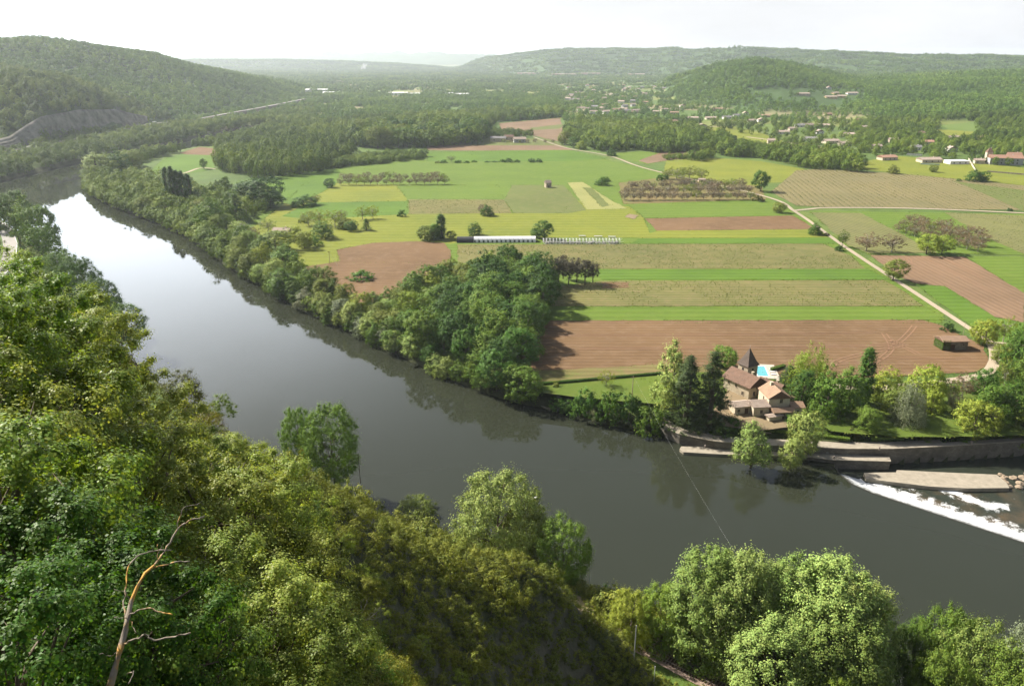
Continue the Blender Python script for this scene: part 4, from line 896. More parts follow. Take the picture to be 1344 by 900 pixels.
zone([(540, 474), (560, 470), (640, 505), (680, 520), (690, 530), (655, 521), (580, 492)], 8.5, 9, 1.1, ['round1', 'round3', 'bush0'], ['green', 'deep', 'silver', 'fresh'], 'waterside fringe of the big wood')
zone([(284, 224), (292, 214), (350, 205), (430, 196), (470, 205), (440, 218), (425, 226), (340, 236), (320, 230)], 10, 19, 0.6, ['egg0', 'egg1', 'wood0'], ['green', 'deep', 'green', 'pale'], 'poplar wood beyond the river meadows')
zone([(425, 222), (440, 212), (480, 207), (555, 203), (560, 209), (500, 215)], 8, 8, 1.2, ['bush0', 'bush1', 'round1'], ['silver', 'pale', 'green'], 'silvery bushes beyond the far orchard')
zone([(455, 192), (470, 176), (560, 168), (628, 172), (636, 182), (625, 190), (560, 194), (500, 196)], 14, 22, 0.95, ['round1', 'round3', 'wood1', 'round0'], ['dark', 'deep', 'green', 'olive'], 'wood of large trees beyond the green fields')
zone([(742, 182), (742, 168), (760, 160), (830, 164), (900, 172), (960, 186), (960, 200), (910, 200), (868, 202), (830, 197), (790, 200)], 11, 14, 0.95, ['round1', 'round3', 'wood0', 'wood1'], ['green', 'deep', 'green', 'dark'], 'wood right of the upper lane')
zone([(920, 212), (940, 205), (1000, 208), (1060, 222), (1128, 226), (1128, 212), (1080, 205), (1020, 198), (960, 192), (950, 200)], 11, 13, 0.95, ['round1', 'round3', 'wood0', 'round2'], ['green', 'deep', 'green', 'fresh'], 'tree belt below the village')
zone([(870, 207), (935, 204), (935, 207), (872, 211)], 7, 5, 1.2, ['bush0', 'bush1'], ['deep', 'green'], 'low hedge by the small brown field')
zone([(920, 212), (905, 211), (910, 206), (940, 206)], 10, 10, 1.0, ['round1', 'round3'], ['deep', 'green'], 'three rounded trees before the belt')
# masses beyond
woodstuff = []
def wzone(poly, spacing, h, wr, dens=1.0):
    P = np.array([G(*p) for p in poly]); x0, y0 = P.min(0); x1, y1 = P.max(0); r = np.random.RandomState(int(abs(P.sum())) % 99991)
    xs, ys = np.meshgrid(np.arange(x0, x1, spacing), np.arange(y0, y1, spacing)); xs = (xs + r.uniform(-.45, .45, xs.shape) * spacing).ravel(); ys = (ys + r.uniform(-.45, .45, ys.shape) * spacing).ravel()
    k = inpoly(xs, ys, P) & (r.rand(len(xs)) < dens); xs = xs[k]; ys = ys[k]; zs = hfun(xs, ys); k = zs > 1.5
    for x, y, z in zip(xs[k], ys[k], zs[k]): woodstuff.append((x, y, z, h * r.uniform(.7, 1.2) / 13.0, h * wr * r.uniform(.8, 1.2) / 11.2))
wzone([(-200, 262), (-60, 250), (0, 236), (60, 222), (105, 211), (112, 206), (180, 199), (290, 190), (420, 168), (410, 140), (330, 156), (200, 170), (120, 184), (0, 205), (-200, 228)], 10, 12, 0.9)
wzone([(108, 222), (150, 210), (205, 200), (240, 197), (200, 210), (170, 222), (140, 230), (112, 232)], 10, 12, 1.0, .8)
wzone([(284, 212), (290, 192), (420, 166), (470, 160), (640, 150), (640, 168), (560, 170), (470, 178), (440, 200), (430, 196), (350, 205)], 12, 15, 0.8)
wzone([(640, 168), (640, 150), (735, 148), (740, 154), (655, 160)], 12, 16, 0.9)
wzone([(640, 182), (646, 172), (700, 176), (700, 181)], 9, 8, 1.0, .7)
RAISE = []
def far_wood():
    r = np.random.RandomState(77)
    # log-spaced sampling over the valley floor and the hills
    res = {'wood': [], 'hill': [], 'far': []}
    clear = [np.array([G(*p) for p in c]) for c in [
        [(1228, 174), (1236, 163), (1270, 162), (1284, 168), (1278, 184), (1240, 186)], [(655, 162), (735, 154), (770, 182), (655, 182)],
        [(508, 124), (560, 124), (560, 119), (508, 119)], [(690, 99), (820, 99), (820, 95), (640, 95)]]]
    for (y0, y1, sp, key) in [(800, 1500, 11, 'wood'), (1500, 2600, 12.5, 'hill'), (2600, 9500, 46, 'far')]:
        xs, ys = np.meshgrid(np.arange(-0.80 * y1, 0.80 * y1, sp), np.arange(y0, y1, sp)); xs = (xs + r.uniform(-.5, .5, xs.shape) * sp).ravel(); ys = (ys + r.uniform(-.5, .5, ys.shape) * sp).ravel()
        k = (np.abs(xs / ys) < 0.80); xs = xs[k]; ys = ys[k]; zs = hfun(xs, ys)
        px, py, dp = proj(xs, ys, zs)
        onhill = zs > 10.5
        nzv = fbm(xs * 4, ys * 4)
        if key == 'far': ok = (zs > 3) & (onhill | (nzv > -0.12))
        elif key == 'hill': ok = onhill | (nzv > -0.18)
        else: ok = onhill | (inpoly(px, py, VPOLY) & (r.rand(len(xs)) < np.where((px > 1120) & (py < 203), .85, .44)))
        # open land of the village and the fields
        vill = (px > 850) & (px < 1420) & (py > 132) & (py < 260) & (zs < 24)
        ok &= ~(vill & (r.rand(len(xs)) > np.where((px > 1120) & (py < 203), .9, .6))) & ~((px > 735) & (px < 870) & (py > 108) & (py < 160) & (r.rand(len(xs)) > 0.55))
        if key == 'wood':
            ok &= ~((py > 165) & (px > 640) & (zs < 10) & ~inpoly(px, py, VPOLY))
        for hx, hy in HPOS:
            dx = xs - hx; dy = ys - hy; dist_ = math.hypot(hx, hy); al = (dx * -hx + dy * -hy) / dist_; ac = np.abs(dx * -hy + dy * hx) / dist_
            ok &= ~((al > -8) & (al < 34) & (ac < 10))
        # hill road, cliff face, clearing on the knoll
        cl = (px > 18) & (px < 185) & (py > 148) & (py < 208) & (zs < 55) & (xs < 0) & (dseg(xs, ys, np.array([(p[0], p[1]) for p in hillroad]), False) < 45); ok &= ~cl
        rd = dseg(xs, ys, np.array([(p[0], p[1]) for p in hillroad]), False) < 11; ok &= ~rd
        est = (px > 985) & (px < 1135) & (py > 116) & (py < 135); ok &= ~(est & (r.rand(len(xs)) > .12))
        est2 = (px > 1075) & (px < 1105) & (py > 131) & (py < 143); ok &= ~est2
        for c in clear: ok &= ~(inpoly(xs, ys, c) & (zs < 12))
        ok &= zs > 1.5
        ok &= dseg(xs, ys, riv) > 4
        vv_ = inpoly(px, py, VPOLY)
        for x, y, z, v_ in zip(xs[ok], ys[ok], zs[ok], vv_[ok]): k_ = .8 if v_ else 1.0; res[key].append((x, y, z, k_ * r.uniform(.75, 1.25), k_ * r.uniform(.85, 1.2)))
    return res
FW = far_wood()
woodstuff += FW['wood']
POOL.sort(key=lambda d: -d['size'])
listed = sum(1 for o in bpy.data.objects if o.get('category') == 'tree')
NIND = 300 - sum(1 for o in bpy.data.objects if o.get('category') == 'tree' and o.name.startswith('broadleaf')) - 12
ind = [d for d in POOL[:NIND] if d['size'] > 0]
for d in POOL:
    if d not in ind: woodstuff.append((d['x'], d['y'], d['z'], d['h'] / 13.0, d['w'] / 11.2))
byw = {}
for d in ind: byw.setdefault(d['where'], []).append(d)
CW = dict(dark='dark', deep='dark green', green='green', fresh='fresh green', bright='bright', yellow='yellow-green', olive='olive', pale='pale', silver='silvery')
for wname, ds in byw.items():
    cnt = {}
    for d in sorted(ds, key=lambda d: d['px']):
        cnt[d['col']] = cnt.get(d['col'], 0) + 1
        isb = d['var'].startswith('bush')
        tree_at(d['x'], d['y'], d['z'], d['var'], d['h'], d['w'], d['col'], '%s %s, %s so coloured from left, %s' % (CW[d['col']], 'bush' if isb else 'tree', ordn(cnt[d['col']]), wname), 'bush' if isb else 'tree', 'trees of the ' + wname)
# ------------------------------------------------------------------ instanced masses
def mass(name, pts, protos, label=None):
    P = np.array(pts, float); n = len(P); me = bpy.data.meshes.new(name); me.vertices.add(n); me.vertices.foreach_set('co', P[:, :3].astype(np.float32).ravel())
    r = np.random.RandomState(n)
    for nm, arr in (('sz', P[:, 3]), ('sw', P[:, 4]), ('rot', r.rand(n) * 6.283)):
        a = me.attributes.new(nm, 'FLOAT', 'POINT'); a.data.foreach_set('value', arr.astype(np.float32))
    a = me.attributes.new('pick', 'INT', 'POINT'); a.data.foreach_set('value', r.randint(0, len(protos), n).astype(np.int32)); me.update()
    o = link(name, me); g = bpy.data.node_groups.new(name + '_scatter', 'GeometryNodeTree')
    g.interface.new_socket('Geometry', in_out='INPUT', socket_type='NodeSocketGeometry'); g.interface.new_socket('Geometry', in_out='OUTPUT', socket_type='NodeSocketGeometry')
    gi = g.nodes.new('NodeGroupInput'); go = g.nodes.new('NodeGroupOutput'); ip = g.nodes.new('GeometryNodeInstanceOnPoints')
    j = g.nodes.new('GeometryNodeGeometryToInstance')
    for pr in reversed(protos):
        oi = g.nodes.new('GeometryNodeObjectInfo'); oi.inputs['Object'].default_value = pr; oi.transform_space = 'ORIGINAL'; g.links.new(oi.outputs['Geometry'], j.inputs[0])
    def attr(nm, ty='FLOAT'):
        a = g.nodes.new('GeometryNodeInputNamedAttribute'); a.data_type = ty; a.inputs['Name'].default_value = nm; return a.outputs['Attribute']
    sc = g.nodes.new('ShaderNodeCombineXYZ'); sw = attr('sw'); sz = attr('sz'); g.links.new(sw, sc.inputs[0]); g.links.new(sw, sc.inputs[1]); g.links.new(sz, sc.inputs[2])
    rc = g.nodes.new('ShaderNodeCombineXYZ'); g.links.new(attr('rot'), rc.inputs[2])
    ip.inputs['Pick Instance'].default_value = True
    g.links.new(gi.outputs[0], ip.inputs['Points']); g.links.new(j.outputs[0], ip.inputs['Instance']); g.links.new(attr('pick', 'INT'), ip.inputs['Instance Index'])
    g.links.new(rc.outputs[0], ip.inputs['Rotation']); g.links.new(sc.outputs[0], ip.inputs['Scale']); g.links.new(ip.outputs[0], go.inputs[0])
    md = o.modifiers.new('scatter', 'NODES'); md.node_group = g; tag(o, label, kind='stuff'); return o
def protos(key, spots, label):
    out = []
    for i, (me, s) in enumerate(zip(MASS[key], spots)):
        x, y, z = s[:3]; o = link('broadleaf_tree' if key != 'scrub' else 'scrub_bush', me, None, (x, y, z))
        tag(o, label % ORD[i + 1], 'tree' if key != 'scrub' else 'bush', 'trees of the masses'); out.append(o)
    return out
def spots(lst, pxs):
    A = np.array([l[:3] for l in lst]); p = proj(A[:, 0], A[:, 1], A[:, 2]); out = []
    for (a, b) in pxs:
        k = int(np.argmin((p[0] - a) ** 2 + (p[1] - b) ** 2)); out.append(lst[k]); 
    return out
pw = protos('wood', spots(woodstuff, [(300, 180), (350, 172), (400, 165), (450, 160)]), '%s tree from the left behind the poplar wood near the hill road')
ph = protos('hill', spots(FW['hill'], [(150, 80), (250, 100), (1150, 130)]), '%s of the large trees on the wooded hillside')
pf = protos('far', spots(FW['far'], [(500, 90), (700, 85), (1200, 80)]), '%s small grove on the hazy far slope')
print('MASS', len(woodstuff), len(FW['hill']), len(FW['far']), 'pool', len(POOL), 'listed', listed)
mass('valley_woods', woodstuff, pw, 'mixed green woods filling the valley behind the fields')
mass('hill_forest', FW['hill'], ph, 'forest covering the nearer wooded hills')
mass('distant_forest', FW['far'], pf, 'hazy forest covering the distant hills and plain')
# ------------------------------------------------------------------ foreground hillside
FG = []
def fg_tree(px, py, dist, R, var, col, label, name='leafy_tree', cat='tree', group='leafy trees on the near slope', Hmul=1.0):
    x, y, z = atd(px, py, dist); v = VARS[var]; g = h1(x, y); R = R * .9; k = R / v.R; H = v.H * k
    off = max(z - g - H * 0.55, -0.2 * H)
    o = empty(name, (x, y, g), rt.uniform(0, 6.28)); NTREE[0] += 1
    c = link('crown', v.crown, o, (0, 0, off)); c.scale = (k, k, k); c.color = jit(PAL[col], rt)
    t2 = link('trunk', v.trunk, o, (0, 0, off if off < 0.5 else 0)); kz = k if off < .5 else (off + H) / v.H; t2.scale = (k, k, kz)
    tag(o, label, cat, group)
    FG.append((x, y, R)); return o
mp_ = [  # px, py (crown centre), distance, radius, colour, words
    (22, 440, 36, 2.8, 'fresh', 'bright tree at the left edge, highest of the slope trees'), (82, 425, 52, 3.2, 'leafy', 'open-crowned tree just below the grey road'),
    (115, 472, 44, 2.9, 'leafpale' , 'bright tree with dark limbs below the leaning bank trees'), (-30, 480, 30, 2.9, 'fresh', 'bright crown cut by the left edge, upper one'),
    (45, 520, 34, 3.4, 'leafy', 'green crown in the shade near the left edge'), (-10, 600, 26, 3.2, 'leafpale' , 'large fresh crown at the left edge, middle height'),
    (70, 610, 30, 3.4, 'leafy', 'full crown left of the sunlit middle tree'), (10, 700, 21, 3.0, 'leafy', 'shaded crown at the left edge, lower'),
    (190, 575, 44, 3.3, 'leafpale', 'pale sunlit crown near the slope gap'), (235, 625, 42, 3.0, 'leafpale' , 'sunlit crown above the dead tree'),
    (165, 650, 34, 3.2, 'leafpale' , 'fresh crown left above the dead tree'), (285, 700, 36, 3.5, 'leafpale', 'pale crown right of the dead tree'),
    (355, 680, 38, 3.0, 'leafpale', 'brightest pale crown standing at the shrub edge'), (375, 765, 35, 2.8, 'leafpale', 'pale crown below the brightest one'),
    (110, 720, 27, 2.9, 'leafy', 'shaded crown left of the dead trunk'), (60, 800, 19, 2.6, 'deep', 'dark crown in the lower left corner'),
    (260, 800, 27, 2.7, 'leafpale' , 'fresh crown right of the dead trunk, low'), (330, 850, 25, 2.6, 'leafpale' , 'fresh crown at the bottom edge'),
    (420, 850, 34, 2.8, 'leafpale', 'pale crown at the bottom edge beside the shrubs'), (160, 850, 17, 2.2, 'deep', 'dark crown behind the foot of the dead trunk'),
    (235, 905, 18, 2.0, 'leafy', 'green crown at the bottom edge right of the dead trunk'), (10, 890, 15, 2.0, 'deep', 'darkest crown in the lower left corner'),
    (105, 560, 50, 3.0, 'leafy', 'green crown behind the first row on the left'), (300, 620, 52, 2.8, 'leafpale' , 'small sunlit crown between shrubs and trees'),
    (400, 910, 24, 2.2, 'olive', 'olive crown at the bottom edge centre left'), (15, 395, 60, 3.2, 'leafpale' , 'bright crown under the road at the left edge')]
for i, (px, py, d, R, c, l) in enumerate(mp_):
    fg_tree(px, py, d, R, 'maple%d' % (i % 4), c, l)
for i, (px, py, d, R, c, l) in enumerate([(150, 480, 66, 2.2, 'darkscrub', 'dark brownish round tree on the ridge above the gap'), (238, 506, 72, 2.0, 'darkscrub', 'dark brownish round tree right beside the bare tree'),
        (190, 525, 62, 1.9, 'olive', 'olive tree between the two brownish ones'), (270, 550, 78, 1.8, 'scrub', 'yellowish low tree below the bare tree'), (290, 530, 84, 1.7, 'fresh', 'bright bush on the ridge right of the bare tree')]):
    fg_tree(px, py, d, R, 'shrub%d' % (i % 4), c, l, 'small_tree', 'tree', 'small trees on the ridge')
# shrubs over the open slope
rsx = np.random.RandomState(21); sx, sy = np.meshgrid(np.arange(-75, 62, 1.75), np.arange(8, 185, 1.75)); sx = (sx + rsx.uniform(-.7, .7, sx.shape)).ravel(); sy = (sy + rsx.uniform(-.7, .7, sy.shape)).ravel()
szz = hfun(sx, sy); d_r = dseg(sx, sy, rail, False); inn_ = inpoly(sx, sy, near_poly)
k = inn_ & (szz > 4) & (d_r > 6.5) & ((sx ** 2 + sy ** 2 + (hfun(sx, sy) - CAMZ) ** 2) > 25 ** 2); k &= ~((d_r < 9) & (rsx.rand(len(sx)) < .5)); sx, sy, szz = sx[k], sy[k], szz[k]
ppx, ppy, pdp = proj(sx, sy, szz + 1.2)
vis = np.zeros(len(sx), bool)
for i in range(len(sx)):
    if -20 < ppx[i] < 1364 and ppy[i] < 925 and pdp[i] > 3:
        u = np.linspace(0.1, 0.985, 40); X = sx[i] * u; Y = sy[i] * u; Z = CAMZ + (szz[i] + 2.0 - CAMZ) * u
        vis[i] = (hfun(X, Y) < Z + 0.2).all()
area = np.where(vis, 1.0 / np.maximum(pdp, 1) ** 2, 0)
fgv = np.zeros(len(sx), bool)
for (tx, ty, tr) in FG: fgv |= (sx - tx) ** 2 + (sy - ty) ** 2 < (tr * .5) ** 2
hidden_under = (ppx < 420) & (ppy > 380) & (pdp < 60)
score = np.where(hidden_under | fgv, 0, area * (0.4 + rsx.rand(len(sx))))
order = np.argsort(-score)[:290]; order = [i for i in order if score[i] > 0]
chosen = set(order); scr = []
secn = {}
for n_, i in enumerate(order):
    s_ = rsx.uniform(0.55, 1.1); c = ['scrub', 'scrub', 'olive', 'darkscrub', 'scrub', 'yellow', 'green'][rsx.randint(7)]
    if ppx[i] > 700 and c == 'yellow': c = 'olive'
    zone_ = 'on the slope crest' if ppy[i] < 560 + (ppx[i] - 300) * .52 else ('low on the dark slope' if ppy[i] > 760 else 'on the middle slope')
    key = (c, zone_); secn[key] = secn.get(key, 0) + 1
    tree_at(sx[i], sy[i], szz[i] - .15, 'shrub%d' % rsx.randint(4), 2.6 * s_, 3.4 * s_, c, '%s shrub %s, %s nearest of its colour there' % ({'scrub': 'yellowish', 'olive': 'olive', 'darkscrub': 'dark brownish', 'yellow': 'yellow', 'green': 'green'}[c], zone_, ordn(secn[key])), 'shrub', 'shrubs on the near slope', 'shrub')
for i in range(len(sx)):
    if i in chosen: continue
    s_ = rsx.uniform(.5, 1.0); tall = 1.0 + 1.0 * (rsx.rand() < .07)
    nearbank = szz[i] < 9 and sy[i] > 60
    if nearbank: s_ *= 1.4
    scr.append((sx[i], sy[i], szz[i] - .2, s_ * tall, s_ * (1 + .5 * (tall > 1))))
# strip of bushes along the near bank further left
b_ = np.array(NEARB[2:10]);
for i in range(len(b_) - 1):
    L = math.hypot(*(b_[i + 1] - b_[i])); dn = (b_[i + 1] - b_[i]) / L; nn2 = np.array([dn[1], -dn[0]])
    if nn2[1] > 0: nn2 = -nn2
    for k_ in range(int(L / 1.6)):
        off = rsx.uniform(0.5, 60) if i < 5 else rsx.uniform(.5, 14)
        p = b_[i] + dn * (k_ * 1.6 + rsx.uniform(-1, 1)) + nn2 * off; z = h1(*p)
        if min(math.hypot(p[0] - a[0], p[1] - a[1]) for a in nroad) < 8: continue
        s_ = rsx.uniform(1.0, 3.2) if off > 4 else rsx.uniform(.8, 1.4); scr.append((p[0], p[1], z, s_, s_ * 1.1))
ps = protos('scrub', [scr[len(scr) // 3], scr[len(scr) // 2], scr[2 * len(scr) // 3]], '%s small scrub bush in the slope undergrowth')
mass('scrub_undergrowth', scr, ps, 'low scrub covering the steep near slope')
print('SCRUB', len(scr), 'ind', len(order))
# dead, lichen-covered tree ----------------------------------------------------------
LICH, t_ = nt('lichen_bark')
v_ = t_.nodes.new('ShaderNodeTexCoord').outputs['Object']; n_1 = noise(t_, v_, 1.1, 4, .6); n_2 = noise(t_, v_, 9.0, 4, .7)
finish(t_, mix(t_, smap(t_, math_(t_, 'ADD', n_1, math_(t_, 'MULTIPLY', n_2, .3)),   .64, .74), mix(t_, n_2, (.30, .26, .21), (.12, .10, .08)), (.42, .24, .06)), .9, n_2, .6, .03)
def W3(px, py, d): return atd(px, py, d)
root_ = W3(143, 905, 13.5); dead = empty('dead_tree', (root_[0], root_[1], h1(root_[0], root_[1])))
tag(dead, 'dead leafless tree with orange lichen on its trunk and limbs', 'tree')
def dpts(l):
    out = []
    for (px, py, d) in l: p = W3(px, py, d); out.append((p[0] - dead.location.x, p[1] - dead.location.y, p[2] - dead.location.z))
    return out
def dbr(l, r0, r1, name='branch', parent=dead, n=7):
    P = dpts(l); pts = []; rs_ = random.Random(len(l) + int(l[0][0]))
    for i in range(len(P) - 1):
        for k in range(4):
            u = k / 4; pts.append(tuple(P[i][j] + (P[i + 1][j] - P[i][j]) * u + (rs_.uniform(-1, 1) * .018 if k else 0) for j in range(3)))
    pts.append(P[-1]); r0 *= .26; rad = [r0 + (r1 - r0) * i / (len(pts) - 1) for i in range(len(pts))]
    m = MB(); m.tube(pts, rad, n); o = m.build(name, LICH, parent, True); return o
tr = dpts([(143, 905, 13.5)])[0]
m = MB(); foot = (tr[0], tr[1] , -0.3)
P = dpts([(143, 905, 13.5), (150, 880, 13.5), (158, 850, 13.5), (165, 825, 13.6), (168, 808, 13.6), (172, 790, 13.7), (180, 770, 13.8), (190, 752, 13.9), (202, 742, 14.0)])
m.tube([foot] + P, [.062, .056, .05, .046, .042, .038, .033, .028, .024, .02], 9); m.build('trunk', LICH, dead, True)
dbr([(202, 742, 14.0), (212, 728, 14.1), (226, 706, 14.2), (237, 690, 14.3), (250, 682, 14.4), (268, 678, 14.5)], .065, .012)
dbr([(232, 697, 14.2), (236, 678, 14.3), (241, 666, 14.3), (262, 660, 14.4)], .025, .006)
dbr([(202, 745, 14.0), (225, 738, 13.9), (249, 736, 13.8)], .045, .010)
dbr([(168, 808, 13.6), (182, 800, 13.4), (197, 797, 13.3), (212, 803, 13.2), (226, 806, 13.1)], .045, .010)
dbr([(162, 845, 13.5), (178, 838, 13.3), (190, 832, 13.2), (202, 840, 13.2), (222, 836, 13.1), (250, 830, 13.0)], .055, .012)
dbr([(166, 820, 13.6), (162, 795, 13.9), (166, 768, 14.1), (168, 745, 14.2), (180, 730, 14.3), (195, 724, 14.3), (225, 722, 14.3)], .05, .010)
dbr([(168, 812, 13.6), (156, 811, 13.5), (150, 810, 13.5)], .025, .008)
dbr([(172, 795, 13.7), (166, 777, 13.6), (150, 773, 13.5)], .02, .005)
dbr([(158, 850, 13.5), (148, 860, 13.4), (130, 858, 13.3)], .02, .006)
dbr([(172, 812, 13.6), (174, 822, 13.5), (179, 830, 13.4)], .018, .006)
dbr([(207, 735, 14.0), (208, 722, 14.0), (207, 714, 14.0)], .016, .005)
dbr([(166, 885, 13.5), (175, 880, 13.2), (168, 897, 13.1)], .03, .008)
# grey bare tree on the ridge -----------------------------------------------------------
bx, by, bz = atd(238, 515, 74); bz = h1(bx, by) - .2
bt = empty('bare_tree', (bx, by, bz - .6)); bt.scale = (.8, .8, .8); tag(bt, 'leafless twiggy grey tree on the ridge against the river', 'tree')
rb = random.Random(4)
def grow(mb, p, d, L, r, depth):
    q = p + d * L; mid = p.lerp(q, .5) + Vector((rb.uniform(-1, 1), rb.uniform(-1, 1), rb.uniform(-.3, .6))) * L * .08
    mb.tube([p, mid, q], [r, r * .8, r * .6], 5 if depth > 2 else 3)
    if depth == 0: return
    for k in range(rb.choice([2, 3, 3]) if depth > 1 else 3):
        nd = (d + Vector((rb.uniform(-1, 1), rb.uniform(-1, 1), rb.uniform(-.25, .6))) * .75).normalized(); grow(mb, q if k else mid.lerp(q, .5), nd, L * rb.uniform(.62, .85), r * .58, depth - 1)
m = MB(); H_ = max(6.0, 0)
zt_ = atd(238, 480, 74)[2] - bz
m.tube([(0, 0, -.3), (.05, .1, zt_ * .5), (.2, 0, zt_)], [.17, .13, .10], 7)
m.build('trunk', BARK, bt, True); m = MB()
for dv in [(1, .1, .35), (.8, .5, .6), (.2, -.3, 1), (-.6, .2, .8), (1, -.4, .15), (.5, .2, .9), (.9, -.1, -.05)]: grow(m, Vector((.2, 0, zt_ * rb.uniform(.7, 1))), Vector(dv).normalized(), 1.6, .06, 4)
m.build('branches', BARK, bt, True)
for i, (px, py, d) in enumerate([(300, 640, 44), (268, 635, 44), (470, 815, 52), (115, 610, 40)]):
    x, y, z = atd(px, py, d); o = empty('dead_snag', (x, y, z)); g_ = h1(x, y)
    m = MB(); m.tube([(0, 0, g_ - z - .3), (0, 0, (g_ - z) * .4), (0, 0, 0)], [.07, .05, .04], 5); m.build('stem', PALEB, o, True); m = MB()
    for dv in [(1, 0, .5), (.4, .3, 1), (-.7, 0, .7), (.9, -.3, .8)]: grow(m, Vector((0, 0, -.2)), Vector(dv).normalized(), .8, .028, 2)
    m.build('twigs', PALEB, o, True); tag(o, ['pale dead branches sticking up beside the sunlit crowns', 'second pale dead twig cluster near the gap', 'pale dead branches low on the dark slope', 'pale dead twigs among the left crowns'][i], 'dead branch')
# ------------------------------------------------------------------ building materials
def walls_mat(name, a, b, sc=0.6, brick=False):
    m, t = nt(name); v = t.nodes.new('ShaderNodeTexCoord').outputs['Object']
    n1 = noise(t, v, sc, 5, .65); n2 = noise(t, v, sc * 7, 4, .7)
    col = mix(t, smap(t, n1, .35, .68), a, b); col = mix(t, smap(t, n2, .5, .8, 0, .45), col, tuple(c * .6 for c in b))
    finish(t, col, .92, n2, .4, .06, .15); return m
def roof_mat(name, a, b, c):
    m, t = nt(name); v = t.nodes.new('ShaderNodeTexCoord').outputs['Object']
    n1 = noise(t, v, .7, 5, .7); n2 = noise(t, v, 5.0, 3, .6)
    sp_ = t.nodes.new('ShaderNodeSeparateXYZ'); t.links.new(v, sp_.inputs[0])
    w1 = math_(t, 'SINE', math_(t, 'MULTIPLY', sp_.outputs[0], 22)); w2 = math_(t, 'SINE', math_(t, 'MULTIPLY', sp_.outputs[2], 26))
    col = mix(t, smap(t, n1, .35, .65), a, b); col = mix(t, smap(t, n2, .5, .72, 0, .8), col, c)
    finish(t, col, .9, math_(t, 'ADD', w1, w2), .5, .04, .15); return m
STONE = walls_mat('limestone', (.42, .36, .26), (.30, .25, .18)); STONE_D = walls_mat('grey_stone', (.26, .23, .18), (.15, .13, .10)); CREAM = walls_mat('cream_render', (.50, .44, .33), (.41, .36, .27))
WHITE = walls_mat('white_render', (.70, .68, .63), (.58, .56, .52)); PINKW = walls_mat('pink_render', (.55, .42, .32), (.47, .36, .27)); YELW = walls_mat('yellow_render', (.62, .47, .24), (.52, .40, .22)); GREYW = walls_mat('grey_render', (.42, .42, .41), (.34, .34, .33))
TILE = roof_mat('brown_tiles', (.17, .105, .075), (.115, .075, .055), (.22, .15, .11)); TILE_P = roof_mat('pale_tiles', (.37, .30, .245), (.29, .225, .18), (.44, .37, .31)); TILE_T = roof_mat('tan_tiles', (.29, .19, .125), (.215, .145, .10), (.36, .26, .18))
TILE_S = roof_mat('salmon_tiles', (.36, .21, .15), (.30, .175, .12), (.42, .28, .20)); SLATE = roof_mat('slate', (.115, .09, .075), (.08, .062, .052), (.16, .13, .11)); GREYR = roof_mat('grey_roof', (.22, .21, .21), (.17, .165, .16), (.28, .27, .26))
DARKG = simple('dark_glass', (.03, .03, .035), (.02, .02, .02), 2, .25, False, .5); WOODD = simple('dark_wood', (.10, .06, .035), (.06, .04, .025), 3); WOODP = simple('pale_wood', (.40, .33, .24), (.28, .22, .16), 3)
METAL = simple('grey_metal', (.35, .36, .36), (.28, .28, .29), 4, .45, False, .5); WMETAL = simple('white_paint', (.78, .78, .77), (.70, .70, .69), 3, .5, False)
STEEL = simple('rail_steel', (.20, .15, .12), (.28, .25, .23), 6, .4, False, .6); CORK = simple('concrete_pale', (.32, .285, .225), (.22, .195, .15), .7)
def brick_stone(name, a, b, mortar, sc=.5):
    m, t = nt(name); v = t.nodes.new('ShaderNodeTexCoord').outputs['UV']
    br = t.nodes.new('ShaderNodeTexBrick'); t.links.new(v, br.inputs[0]); br.inputs['Scale'].default_value = sc; br.inputs['Color1'].default_value = c4(a); br.inputs['Color2'].default_value = c4(b); br.inputs['Mortar'].default_value = c4(mortar); br.inputs['Mortar Size'].default_value = .015
    n1 = noise(t, pos(t), .25, 5, .7); col = mix(t, smap(t, n1, .4, .68), br.outputs[0], tuple(c * .45 for c in a)); finish(t, col, .95, noise(t, pos(t), 3, 4), .5, .1); return m
def gable(W, D, h, rh_, t_=.22, oh=.4, axis='x', hip=0.0, lift=0.0):
    """roof ridge along local x; returns verts, faces of a closed shell"""
    a = W / 2 + oh; b = D / 2 + oh; dz = rh_ * oh / (D / 2); z0 = h - dz + lift; zr = h + rh_ + lift
    r = a - hip
    v = [(-a, -b, z0), (a, -b, z0), (a, b, z0), (-a, b, z0), (-r, 0, zr), (r, 0, zr)]
    v += [(x, y, z + t_) for x, y, z in v]
    f = [[0, 4, 5, 1][::-1], [2, 5, 4, 3][::-1], [3, 4, 0][::-1], [1, 5, 2][::-1], [6, 10, 11, 7][::1], [8, 11, 10, 9], [9, 10, 6], [7, 11, 8], [0, 1, 7, 6], [1, 2, 8, 7], [2, 3, 9, 8], [3, 0, 6, 9]]
    return v, f
def fixn(o):
    b = bmesh.new(); b.from_mesh(o.data); bmesh.ops.recalc_face_normals(b, faces=b.faces); b.to_mesh(o.data); b.free(); return o
